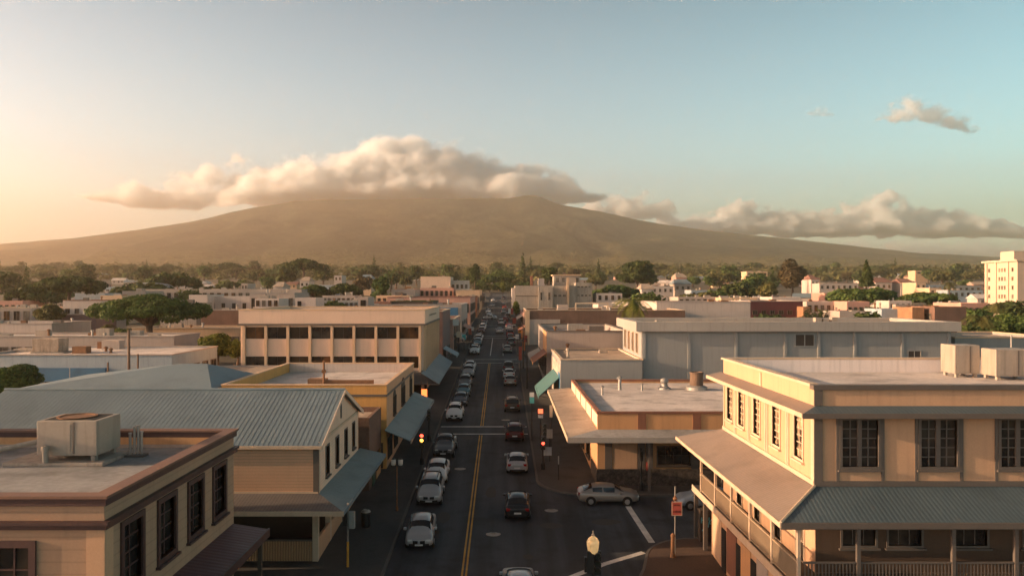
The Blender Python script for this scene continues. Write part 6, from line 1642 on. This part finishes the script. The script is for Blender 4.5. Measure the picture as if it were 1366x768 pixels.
# lantern post with signal heads, bottom centre
x, y = wx(791, 37), 37.0
g = gz(y) + .14
t = thing('street_lamp', 'ornate black lamp post with a glowing acorn globe, bottom centre, carrying dark signal heads', 'street lamp', (x, y, g))
zg = wz(739, y)
mb = MB(); mb.lathe((x, y, g), [(.26, 0), (.26, .35), (.2, .5), (.14, .9), (.1, 1.0), (.085, zg - g - .55), (.12, zg - g - .5), (.09, zg - g - .35), (.16, zg - g - .1), (.2, zg - g)], 18); mb.build('post', M['black'], t, smooth=False)
def lamp_glass():
    m, nt, N, L, B = _new('lit_lamp_glass')
    geo = N.new('ShaderNodeNewGeometry'); n1 = N.new('ShaderNodeTexNoise'); n1.inputs['Scale'].default_value = 6
    L.new(geo.outputs['Position'], n1.inputs['Vector'])
    B.inputs['Base Color'].default_value = (.6, .37, .15, 1); B.inputs['Roughness'].default_value = .25
    mr = N.new('ShaderNodeMapRange'); mr.inputs[3].default_value = .06; mr.inputs[4].default_value = .26; L.new(n1.outputs['Fac'], mr.inputs[0])
    B.inputs['Emission Color'].default_value = (1, .62, .28, 1); L.new(mr.outputs[0], B.inputs['Emission Strength'])
    return m
mb = MB(); mb.lathe((x, y, zg), [(.13, 0), (.19, .05), (.25, .22), (.285, .46), (.29, .60), (.22, .74), (.11, .83), (.05, .88)], 24); mb.build('globe', lamp_glass(), t, smooth=True)
mb = MB(); mb.lathe((x, y, zg + .87), [(.06, 0), (.075, .06), (.03, .12), (.045, .18), (.01, .26)], 12); mb.build('finial', M['pale_trim'], t)
mb = MB(); mb.lathe((x, y, zg - .04), [(.17, 0), (.21, .05), (.17, .1)], 18); mb.build('collar', M['black'], t)
head(t, x - .12, y - .1, wz(748, y) , [dark_lens] * 2 + [glow_red], 1.0, 1)
head(t, x + .2, y + .05, wz(750, y), [dark_lens] * 3, 1.05, -1)
MB().box(x - .4, x - .2, y - .1, y + .12, wz(762, y), wz(742, y)).build('signal_backplate', M['black'], t)
# red sign on a pole, near right corner
x, y = wx(900.5, 49.2), 49.2; g = gz(y) + .14
t = thing('sign_post', 'red-orange rectangular sign on a thin pole at the right street corner', 'sign', (x, y, g))
mb = MB(); mb.lathe((x, y, g), [(.04, 0), (.035, 4.3)], 10); mb.build('pole', M['galv'], t)
zc = wz(677.5, y); xs_ = x + .1
sg = MB().box(xs_ - .32, xs_ + .32, y - .09, y - .05, zc - .43, zc + .43).build('sign_plate', surf('red_sign_face', (.50, .11, .085), .5, .12, 2, 8, .03), t)
mb = MB()
for z0, wdt, hh in ((zc + .17, .2, .11), (zc - .24, .22, .13)):
    r = random.Random(int(z0 * 100)); k = xs_ - wdt
    while k < xs_ + wdt: mb.box(k, k + .055, y - .097, y - .091, z0, z0 + hh * r.uniform(.75, 1)); k += .085
mb.build('sign_lettering', simple('dark_red_lettering', (.10, .02, .015), .5), sg)
mb = MB()
for a in (-.32, .28): mb.box(xs_ + a, xs_ + a + .04, y - .096, y - .091, zc - .43, zc + .43)
for a in (-.43, .39): mb.box(xs_ - .28, xs_ + .28, y - .096, y - .091, zc + a, zc + a + .04)
mb.build('sign_border', M['pale_trim'], sg)
mb = MB(); mb.lathe((x, y, zc + .45), [(.03, 0), (.12, .08), (.14, .16), (.05, .3), (.02, .36)], 12); mb.build('cap', M['rust'], t)
x, y = wx(897.5, 49.0), 49.0
t = thing('bollard', 'short rusty post standing at the foot of the red-orange sign', 'bollard', (x, y, g))
mb = MB(); mb.lathe((x, y, gz(y) + .14), [(.17, 0), (.15, .1), (.12, .3), (.12, 1.25), (.14, 1.28), (.13, 1.4), (.05, 1.48)], 14); mb.build('post', M['rust'], t)
# litter bins, cabinets, lanterns
def bin_(label, x, y, r, h, m, lid):
    g = gz(y) + .14; t = thing('litter_bin', label, 'litter bin', (x, y, g))
    MB().lathe((x, y, g), [(r * .86, 0), (r, .08), (r, h - .1), (r * 1.05, h - .08), (r * 1.05, h)], 20).build('drum', m, t)
    MB().lathe((x, y, g + h), [(r * 1.0, 0.002), (r * .95, .06), (r * .55, .16), (r * .5, .10)], 20).build('lid', lid, t)
    return t
bin_('stained whitish drum bin under the veranda of the tan corner building', wx(962, 50.8), 50.8, .55, 1.3, surf('stained_bin', (.32, .27, .22), .85, .6, 2, 5, .2, streak=.8), M['dark_wood'])
bin_('black round litter bin on the left pavement by the gabled building', wx(488, 54.6), 54.6, .33, 1.0, M['black'], M['galv'])
x, y = wx(942, 52.0), 51.9; g = gz(y) + .14
t = thing('utility_cabinet', 'dark utility cabinet with turquoise graffiti under the veranda corner', 'cabinet', (x, y, g))
MB().box(x - .5, x + .5, y - .3, y + .3, g, g + 2.0).build('cabinet', M['dark_wood'], t, bevel=.02)
MB().box(x - .53, x + .53, y - .33, y + .33, g + 2.003, g + 2.06).build('lid', M['dark_wood'], t)
mb = MB(); r = random.Random(6)
for k in range(9):
    a, z0 = x - .4 + r.random() * .6, g + .5 + r.random() * 1.1
    mb.tube((a, y - .308, z0), (a + r.uniform(-.2, .25), y - .308, z0 + r.uniform(.1, .45)), .035, .03, 6)
mb.build('graffiti', simple('turquoise_spray', (.12, .38, .38), .6), t)
x, y = wx(529.5, 58), 58.0; g = gz(y) + .14
t = thing('street_lamp', 'slim twin-lantern lamp post on the left pavement beside the nearest cars', 'street lamp', (x, y, g))
mb = MB(); mb.lathe((x, y, g), [(.1, 0), (.09, .3), (.05, .4), (.04, 3.25)], 12); mb.build('post', M['rust'], t)
MB().box(x - .42, x + .42, y - .03, y + .03, g + 3.2, g + 3.27).build('crossbar', M['black'], t)
for s in (-1, 1):
    l = MB().lathe((x + s * .26, y, g + 3.28), [(.10, 0), (.17, .10), (.18, .40), (.12, .46)], 14).build('lantern', simple('frosted_lantern', (.55, .53, .48), .4), t)
    MB().lathe((x + s * .26, y, g + 3.74), [(.15, .002), (.1, .07), (.02, .12)], 12).build('lantern_cap', M['black'], l)
x, y = wx(464, 47.5), 47.5; g = gz(y) + .14
t = thing('signal_post', 'post with a yellow base and dark boxes at the corner of the gabled building', 'post', (x, y, g))
MB().lathe((x, y, g), [(.07, 0), (.07, 1.5)], 10).build('yellow_base', M['ypaint'], t)
MB().lathe((x, y, g + 1.5), [(.05, 0), (.05, 2.3)], 10).build('pole', M['galv'], t)
MB().box(x - .3, x - .06, y - .15, y + .15, g + 2.5, g + 3.4).build('control_box', M['black'], t, bevel=.02); MB().box(x + .06, x + .42, y - .15, y + .15, g + 2.3, g + 3.3).build('control_box', M['grey_wall'], t, bevel=.02)
def street_sign(label, px, y, pt, pb, w, m, post_m='black', two=None):
    x = wx(px, y); g = gz(y) + .14; t = thing('sign_post', label, 'sign', (x, y, g)); w = w * y / F / 2
    mb = MB(); mb.lathe((x, y, g), [(.05, 0), (.045, max(2.2, wz(pt, y) - g))], 9); mb.build('pole', M[post_m], t)
    MB().box(x - w, x + w, y - .1, y - .055, max(g + 1, wz(pb, y)), max(g + 2, wz(pt, y))).build('sign_plate', m, t)
    if two:
        a, b_ = wz(two[1], y), wz(two[0], y); MB().box(x - w, x + w, y - .102, y - .056, a, b_ - .005).build('lower_plate', two[2], t)
sw_ = simple('white_sign', (.6, .58, .55), .5); st_ = simple('turquoise_sign', (.08, .36, .34), .5); so_ = simple('glowing_red_sign', (.4, .05, .02), .5, emit=(1, .13, .05), estr=1.0); sr_ = simple('dull_red_sign', (.30, .05, .03), .6)
street_sign('sign with a white top and turquoise lower plate on the right pavement', 709.5, 80, 523, 529, 6, sw_, two=(529.2, 537.5, st_))
street_sign('lit orange-red square signal sign on the right pavement before the canopy', 721, 77, 545, 551, 6.5, so_, two=(553, 557, sw_))
street_sign('pale sign board behind the right traffic light', 733, 72, 572, 584, 8, M['galv'])
street_sign('thin empty post on the right corner pavement', 745, 66, 617, 618.5, 1.6, M['galv'])
street_sign('upright cream banner under the edge of the orange shop canopy', 735, 76, 540, 556, 4, M['pale_trim'])
street_sign('red vertical banner far up the right pavement', 694, 118, 462, 480, 4, sr_)
street_sign('orange banner beyond the crossing street on the right', 699, 150, 455, 468, 4.5, simple('orange_banner', (.45, .14, .04), .6))
street_sign('orange shop flag on the right pavement before the brown block', 697, 160, 440, 452, 4, simple('orange_flag', (.5, .17, .05), .6))
street_sign('dark red hanging board on the right pavement before the brown block', 701, 146, 447, 456, 5, sr_)
street_sign('yellowish board on the right pavement near the brown block', 693, 182, 436, 444, 4, M['ypaint'])
street_sign('red flag high on the far right pavement', 683, 240, 411, 419, 3.4, sr_)
street_sign('white notice board on the far right pavement by the apartment block', 680, 262, 412, 418, 4, sw_)
street_sign('turquoise board on the left pavement under the pink shop', 619, 160, 446, 453, 5, st_)
street_sign('red board on the left pavement by the blue-fronted shop', 627, 176, 438, 446, 4, sr_)
street_sign('small white sign on the far right pavement', 690, 175, 447, 452, 5, sw_)
street_sign('red sign cluster beside the far right shops', 686, 205, 424, 431, 5, sr_)
street_sign('white disc-like sign on the front of the pink shop', 608, 150, 426, 434, 8, sw_)
street_sign('pale hanging sign on the left beyond the beige office', 612, 148, 442, 450, 6, M['pale_trim'])
street_sign('yellow-white sign far up the left pavement', 630, 190, 436, 441, 4, sw_)
for lab, px, y in (('tall dark street lamp pole on the right pavement beyond the crosswalk', 703, 112), ('dark pole farther up the right pavement by the orange canopy', 698, 132)):
    x = wx(px, y); g = gz(y) + .14; t = thing('street_lamp', lab, 'street lamp', (x, y, g))
    mb = MB(); mb.lathe((x, y, g), [(.14, 0), (.1, .5), (.07, 7.0)], 10); mb.build('post', M['black'], t)
    mb = MB(); mb.tube((x, y, g + 6.9), (x - 1.3, y, g + 7.2), .05, .04, 8); mb.build('arm', M['black'], t)
    MB().box(x - 1.9, x - 1.25, y - .12, y + .12, g + 7.12, g + 7.25).build('lamp_head', M['galv'], t)
awning('white awning over the pink shop on the left pavement', -7.6, -9.35, 156, 170, 8.6, 7.6, 'dull_white', 'pink')
awning('pale awning beyond the beige office on the left', -7.7, -9.95, 134, 140.6, 7.4, 6.2, 'paleblue', 'paleblue')
awning('pinkish awning before the blue-fronted shop on the left', -7.5, -9.15, 184, 198, 9.2, 8.3, 'pink', 'terracotta')
awning('grey slanted awning beyond the orange-red canopy on the right', 4.1, 6.1, 120, 133, 7.6, 6.7, 'grey_fascia', 'trim_dark')
awning('dull red awning at the right before the brown block', 3.6, 5.15, 174, 188, 9.4, 8.5, 'terracotta', 'terracotta')
awning('white awning on the far right shop front', 4.2, 5.75, 222, 240, 10.4, 9.5, 'dull_white', 'dull_white')

for i, (x, y) in enumerate([(-.6, 53.5), (3.6, 58.5), (-3.7, 70), (.4, 91)]):
    t = thing('manhole_cover', ['manhole cover left of the black sedan near the centre line', 'manhole cover in the mouth of the side street', 'manhole cover in the left lane before the crosswalk', 'manhole cover in the right lane beyond the crosswalk'][i], 'manhole cover', (x, y, gz(y)))
    MB().lathe((x, y, gz(y) + .004), [(.40, 0), (.40, .012), (.33, .013), (.32, .006)], 20).build('cover', M['galv'], t)
    MB().lathe((x, y, gz(y) + .004), [(.50, 0), (.50, .006), (.405, .007)], 20).build('rim', M['concrete'], t)
def one(name, label, seed, kind, px, y, pxw, py_top, py_crown, mat, n, size, r=0.35, limbs=5, base=None):
    """a tree given by the photo rows of its top and crown underside, at depth y"""
    zb = gz(y) if base is None else base
    w = pxw * y / F; top = wz(py_top, y) - zb; un = max(1.2, wz(py_crown, y) - zb)
    t = tree_proto(name, label, seed, kind, w, top, un / 0.85, mat, n, size, r, limbs)
    put(t, px, y); t.location.z = zb - 0.05
    return t
one('umbrella_tree', 'wide dark umbrella-crowned tree with bare forking limbs behind the blue shopfront', 1, 'umbrella', 199, 150, 164, 392, 440, M['leaf_mid'], 21000, 0.31, 0.75, 9)
one('umbrella_tree', 'broad dark tree on the left skyline behind the pale two-storey building', 2, 'umbrella', 92, 262, 92, 367, 396, M['leaf_dark'], 5000, 0.75, 0.6, 7)
one('umbrella_tree', 'dark tree mass below and left of the broad skyline tree', 3, 'umbrella', 46, 250, 70, 381, 408, M['leaf_dark'], 4000, 0.75, 0.6, 6)
one('leafy_tree', 'small round golden-green tree right of the two-storey building at the far left', 4, 'round', 64, 185, 42, 402, 434, M['leaf_olive'], 2600, 0.45, 0.3)
one('leafy_tree', 'sunny green round tree at the left corner of the beige office', 5, 'round', 289, 118, 52, 446, 478, M['leaf_bright'], 5000, 0.28, 0.28, 6)
one('leafy_tree', 'small tree half hidden behind the left corner of the beige office', 6, 'round', 316, 128, 22, 452, 480, M['leaf_bright'], 1600, 0.28, 0.2, 4)
one('leafy_tree', 'dark bushy tree at the left edge beyond the ribbed metal roof', 7, 'bush', 16, 84, 92, 482, 524, M['leaf_mid'], 14000, 0.18, 0.3, 6)
one('round_tree', 'large dome-shaped tree on the skyline above the left end of the office', 8, 'umbrella', 405, 520, 52, 345, 364, M['leaf_dark'], 2600, 1.2, 0.7, 5)
one('umbrella_tree', 'dark green spreading tree behind the roof of the beige office, left of its twin', 9, 'umbrella', 418, 300, 44, 380, 397, M['leaf_mid'], 2600, 0.8, 0.5, 5)
one('umbrella_tree', 'dark green spreading tree behind the roof of the beige office, right of its twin', 10, 'umbrella', 460, 300, 48, 378, 397, M['leaf_dark'], 2600, 0.8, 0.5, 5)
one('leafy_tree', 'dark tree with a pale dead frond beyond the right end of the office', 11, 'round', 508, 290, 26, 370, 396, M['leaf_mid'], 1500, 0.7, 0.4)
one('conical_tree', 'tall dark pointed evergreen beyond the big blank beige wall', 12, 'round', 633, 470, 18, 352, 378, M['leaf_dark'], 1500, 0.8, 0.4)
one('round_tree', 'dense rounded dark tree behind the roof of the concrete apartment block', 13, 'round', 733, 420, 28, 356, 376, M['leaf_dark'], 1800, 0.8, 0.4)
one('umbrella_tree', 'big dark spreading tree right of the concrete apartment block', 14, 'umbrella', 822, 330, 66, 379, 403, M['leaf_mid'], 4200, 0.8, 0.6, 7)
one('umbrella_tree', 'tall dark tree mass on the skyline right of the apartment block', 15, 'round', 850, 430, 62, 350, 382, M['leaf_dark'], 3600, 1.0, 0.6, 6)
one('round_tree', 'large bronze-brown domed tree on the right skyline', 16, 'round', 1057, 400, 40, 344, 388, M['leaf_brown'], 3200, 0.9, 0.6, 6)
one('norfolk_pine', 'tall conical pine standing above the low white houses at the right', 17, 'cone', 1156, 300, 24, 347, 382, M['leaf_dark'], 3400, 0.6, 0.4)
one('umbrella_tree', 'wide sunlit green tree in front of the tall conical pine', 18, 'umbrella', 1150, 255, 92, 381, 410, M['leaf_mid'], 6500, 0.65, 0.6, 8)
one('umbrella_tree', 'long sunlit green tree crown left of the cream tower', 19, 'umbrella', 1240, 270, 84, 389, 408, M['leaf_mid'], 5200, 0.65, 0.5, 7)
one('leafy_tree', 'dark leafy tree at the right edge in front of the cream tower', 20, 'bush', 1347, 132, 62, 418, 450, M['leaf_mid'], 5200, 0.4, 0.3, 6)
one('leafy_tree', 'rounded olive tree above the right end of the long white wall', 21, 'round', 1024, 330, 32, 376, 398, M['leaf_olive'], 2000, 0.8, 0.4)
one('umbrella_tree', 'broad dark tree above the middle of the long white wall', 22, 'umbrella', 985, 345, 58, 376, 400, M['leaf_dark'], 3400, 0.9, 0.5)
one('hedge_tree', 'row-like low dark tree behind the left part of the long white wall', 23, 'bush', 935, 300, 56, 388, 402, M['leaf_olive'], 3000, 0.8, 0.3)
one('street_tree', 'thin sunlit street tree beside the left wall of the apartment block', 24, 'round', 689, 255, 11, 402, 424, M['leaf_bright'], 1200, 0.36, 0.14, 4)
one('street_tree', 'slender golden street tree farther up the road beyond the apartment block', 25, 'round', 671, 440, 9, 372, 392, M['leaf_bright'], 900, 0.5, 0.14, 4)
def palm(label, seed, px, y, top, foot, spread, mat, dead=False):
    rnd = random.Random(seed)
    zb = foot; t = thing('palm_tree', label, 'palm tree', (wx(px, y), y, zb))
    x0 = wx(px, y); zt = wz(top, y) - spread * 0.35
    mb = MB(); p = Vector((x0, y, zb - 0.3))
    for k in range(6):
        q = Vector((x0 + 0.05 * k * k * 0.2, y, zb + (zt - zb) * (k + 1) / 6)); mb.tube(p, q, 0.24 - 0.015 * k, 0.225 - 0.015 * k, 8); p = q
    mb.build('trunk', M['bark'], t)
    fr = MB()
    for k in range(34):
        a = rnd.uniform(0, 6.28); up = rnd.uniform(-0.5, 1.0); L_ = spread * rnd.uniform(0.8, 1.1)
        prev = p.copy(); dirv = Vector((math.cos(a), math.sin(a), up)).normalized()
        pts = [p.copy()]
        for s in range(7):
            dirv = (dirv + Vector((0, 0, -0.24))).normalized(); prev = prev + dirv * L_ / 7; pts.append(prev.copy())
        side = Vector((-math.sin(a), math.cos(a), 0))
        for s in range(len(pts) - 1):
            w0 = 0.42 * spread / 3 * math.sin(math.pi * (s + 0.6) / 8.2)
            for sg in (-1, 1):
                for j in range(3):
                    c0 = pts[s].lerp(pts[s + 1], j / 3.0); c1 = pts[s].lerp(pts[s + 1], (j + 0.55) / 3.0)
                    tip = c1 + side * sg * w0 * 1.6 + Vector((0, 0, -w0 * 0.7)) + (pts[s + 1] - pts[s]) * 0.4
                    fr.add([c0, c1, tip], [(0, 1, 2)])
    fr.build('crown', mat, t)
    return t
palm('golden lit palm behind the left corner of the grey warehouse roof', 31, 843, 150, 390, gz(150), 4.6, M['leaf_bright'])
palm('drooping palm with pale dead fronds left of the dark leafy tree by the tower', 32, 1307, 128, 413, gz(128), 3.8, M['leaf_olive'])

# repeated trees of the suburbs: nine kinds, scattered, each a thing of its own
GROUP = 'trees between the houses below the mountain'
protos = []
for i, (nm, lab, kind, w, h, th, mat, n, size) in enumerate([
    ('round_tree', 'dark round tree among the distant houses below the mountain', 'round', 11, 10, 3.0, 'leaf_dark', 620, 0.85),
    ('round_tree', 'mid green rounded tree among the distant houses below the mountain', 'round', 9, 9, 2.6, 'leaf_mid', 560, 0.8),
    ('umbrella_tree', 'flat-topped spreading tree among the distant houses below the mountain', 'umbrella', 18, 10, 4.5, 'leaf_dark', 900, 0.95),
    ('umbrella_tree', 'olive spreading tree among the distant houses below the mountain', 'umbrella', 15, 9, 3.6, 'leaf_olive', 800, 0.9),
    ('norfolk_pine', 'thin pointed conifer rising above the distant treetops', 'cone', 7, 17, 2.5, 'leaf_dark', 700, 0.7),
    ('bushy_tree', 'low bushy tree among the distant houses below the mountain', 'bush', 10, 6, 1.5, 'leaf_mid', 560, 0.8),
    ('bushy_tree', 'sunlit yellow-green bushy tree among the distant houses', 'bush', 8, 6, 1.5, 'leaf_bright', 520, 0.7),
    ('round_tree', 'bronze-leaved rounded tree among the distant houses', 'round', 10, 9, 2.8, 'leaf_brown', 560, 0.8)]):
    protos.append([tree_proto(nm, lab, 50 + i, kind, w, h, th, M[mat], n, size, 0.4, 4, GROUP), 0])
pt = palm('slim palm rising among the distant houses below the mountain', 33, 900, 300, 380, gz(300), 3.6, M['leaf_olive']); pt['group'] = GROUP
protos.append([pt, 0])
rt = random.Random(11)
used = []
def blocked(x, y):
    if abs(x + 2) < 16 and y < 620: return True
    px, dpx = VX + x * F / y, 9 * F / y
    for (a, bb, y0, y1) in KEEP:
        if a - dpx * 0.6 < px < bb + dpx * 0.6 and y0 - 8 < y < y1 + 8: return True
    return any((x - u) ** 2 + (y - v) ** 2 < 42 for u, v in used)
count = 0; tries = 0
while count < 250 and tries < 6000:
    tries += 1
    y = 235 + (rt.random() ** 0.8) * 980
    x = rt.uniform(-0.66, 0.68) * y
    if y < 330 and rt.random() < 0.35: continue
    if blocked(x, y): continue
    used.append((x, y))
    k = rt.choices(range(9), [5, 5, 3, 3, 1.6, 4, 1.8, 1.2, 1.8])[0]
    p = protos[k]
    t = p[0] if p[1] == 0 else copy_tree(p[0])
    p[1] += 1
    s = rt.uniform(0.75, 1.35) * (1.4 if y > 520 else 1.05)
    t.location = (x, y, ground_z(x, y) - 0.2); t.rotation_euler = (0, 0, rt.uniform(0, 6.28)); t.scale = (s, s, s * rt.uniform(0.85, 1.15))
    count += 1
for i, (x, y, w, h, m) in enumerate([(-9, 538, 17, 12, 'leaf_mid'), (3, 546, 20, 13, 'leaf_dark'), (-2, 560, 22, 15, 'leaf_mid'), (13, 536, 15, 10, 'leaf_olive'), (-20, 545, 18, 12, 'leaf_dark')]):
    t = tree_proto('umbrella_tree', ['leafy tree closing the far end of the street at the left kerb', 'dark tree closing the far end of the street in the middle', 'tallest tree behind those closing the far end of the street',
        'olive tree at the right kerb where the street ends', 'dark tree left of the trees closing the far end of the street'][i], 90 + i, 'umbrella', w, h, 2.5, M[m], 1100, .8, .4, 5)
    t.location = (x, y, ground_z(x, y) - .1); used.append((x, y))
n2 = 0; tries = 0
while n2 < 46 and tries < 4000:
    tries += 1
    y = rt.uniform(118, 240); x = rt.uniform(-.64, .66) * y
    if abs(x + 2) < 34 or blocked(x, y): continue
    if y < 150 and -70 < x < -20: continue
    used.append((x, y)); p = protos[rt.choices(range(9), [4, 4, 2, 2, 0, 5, 4, 1, 2])[0]]
    t = copy_tree(p[0]); s = rt.uniform(.55, .9)
    t['group'] = 'trees between the town buildings'; t['label'] = {'palm_tree': 'slim palm standing between the flat-roofed town buildings'}.get(t.name.split('.')[0], t['label'].replace('distant houses below the mountain', 'flat-roofed town buildings').replace('distant houses', 'flat-roofed town buildings').replace('among', 'between'))
    t.location = (x, y, ground_z(x, y) - .2); t.rotation_euler = (0, 0, rt.uniform(0, 6.28)); t.scale = (s, s, s); n2 += 1
for i, (x, y, w, h, m) in enumerate([(-8, 509, 12, 7, 'leaf_dark'), (0, 512, 13, 8, 'leaf_mid'), (7, 508, 11, 7, 'leaf_dark'), (-15, 515, 14, 9, 'leaf_mid'), (14, 512, 13, 8, 'leaf_mid')]):
    t = tree_proto('bushy_tree', ['low dark bush at the left kerb where the street ends', 'green bush in the middle where the street ends', 'low dark bush at the right kerb where the street ends',
        'green bush left of the street end', 'green bush right of the street end'][i], 120 + i, 'bush', w, h, 1.4, M[m], 900, .6, .3, 4)
    t.location = (x, y, ground_z(x, y) - .3); used.append((x, y))
# wooded plain beyond: one mass
rf = random.Random(23)
vs, fs = [], []
for k in range(12000):
    y = 820 + 1950 * rf.random() ** 1.0
    x = rf.uniform(-0.70, 0.72) * y
    if k >= 9500:       # woods to either side of the town
        y = 160 + 1900 * rf.random(); x = rf.choice((-1, 1)) * rf.uniform(0.74, 1.25) * y + rf.uniform(-10, 10)
    z = ground_z(x, y) if y < FOOT else mountain_z(x, y)
    if abs(x) < 5 and y < 1000: continue
    r = rf.uniform(2.5, 6.0) * (1.25 if y < 1500 else 1.0); hh = r * rf.uniform(0.6, 1.25)
    if fbm(x / 150, y / 150, 9.0) < -0.18 - (0.1 if y < 1500 else 0) and y > 1100: r *= 0.5; hh *= 0.4
    v, f = leaf_cloud(rf, [(x, y, z + hh * 0.7, r, r, hh)], 11, r * 0.55, 0.6)
    o = len(vs); vs += v; fs += [tuple(i + o for i in q) for q in f]
me = bpy.data.meshes.new('distant_forest'); me.from_pydata([(v.x, v.y, v.z) for v in vs], [], fs); me.materials.append(M['leaf_olive']); me.update()
o = bpy.data.objects.new('distant_forest', me); COL.objects.link(o)
tag(o, 'far-off scrubby woodland covering the plain at the mountain foot', 'forest', kind='stuff')
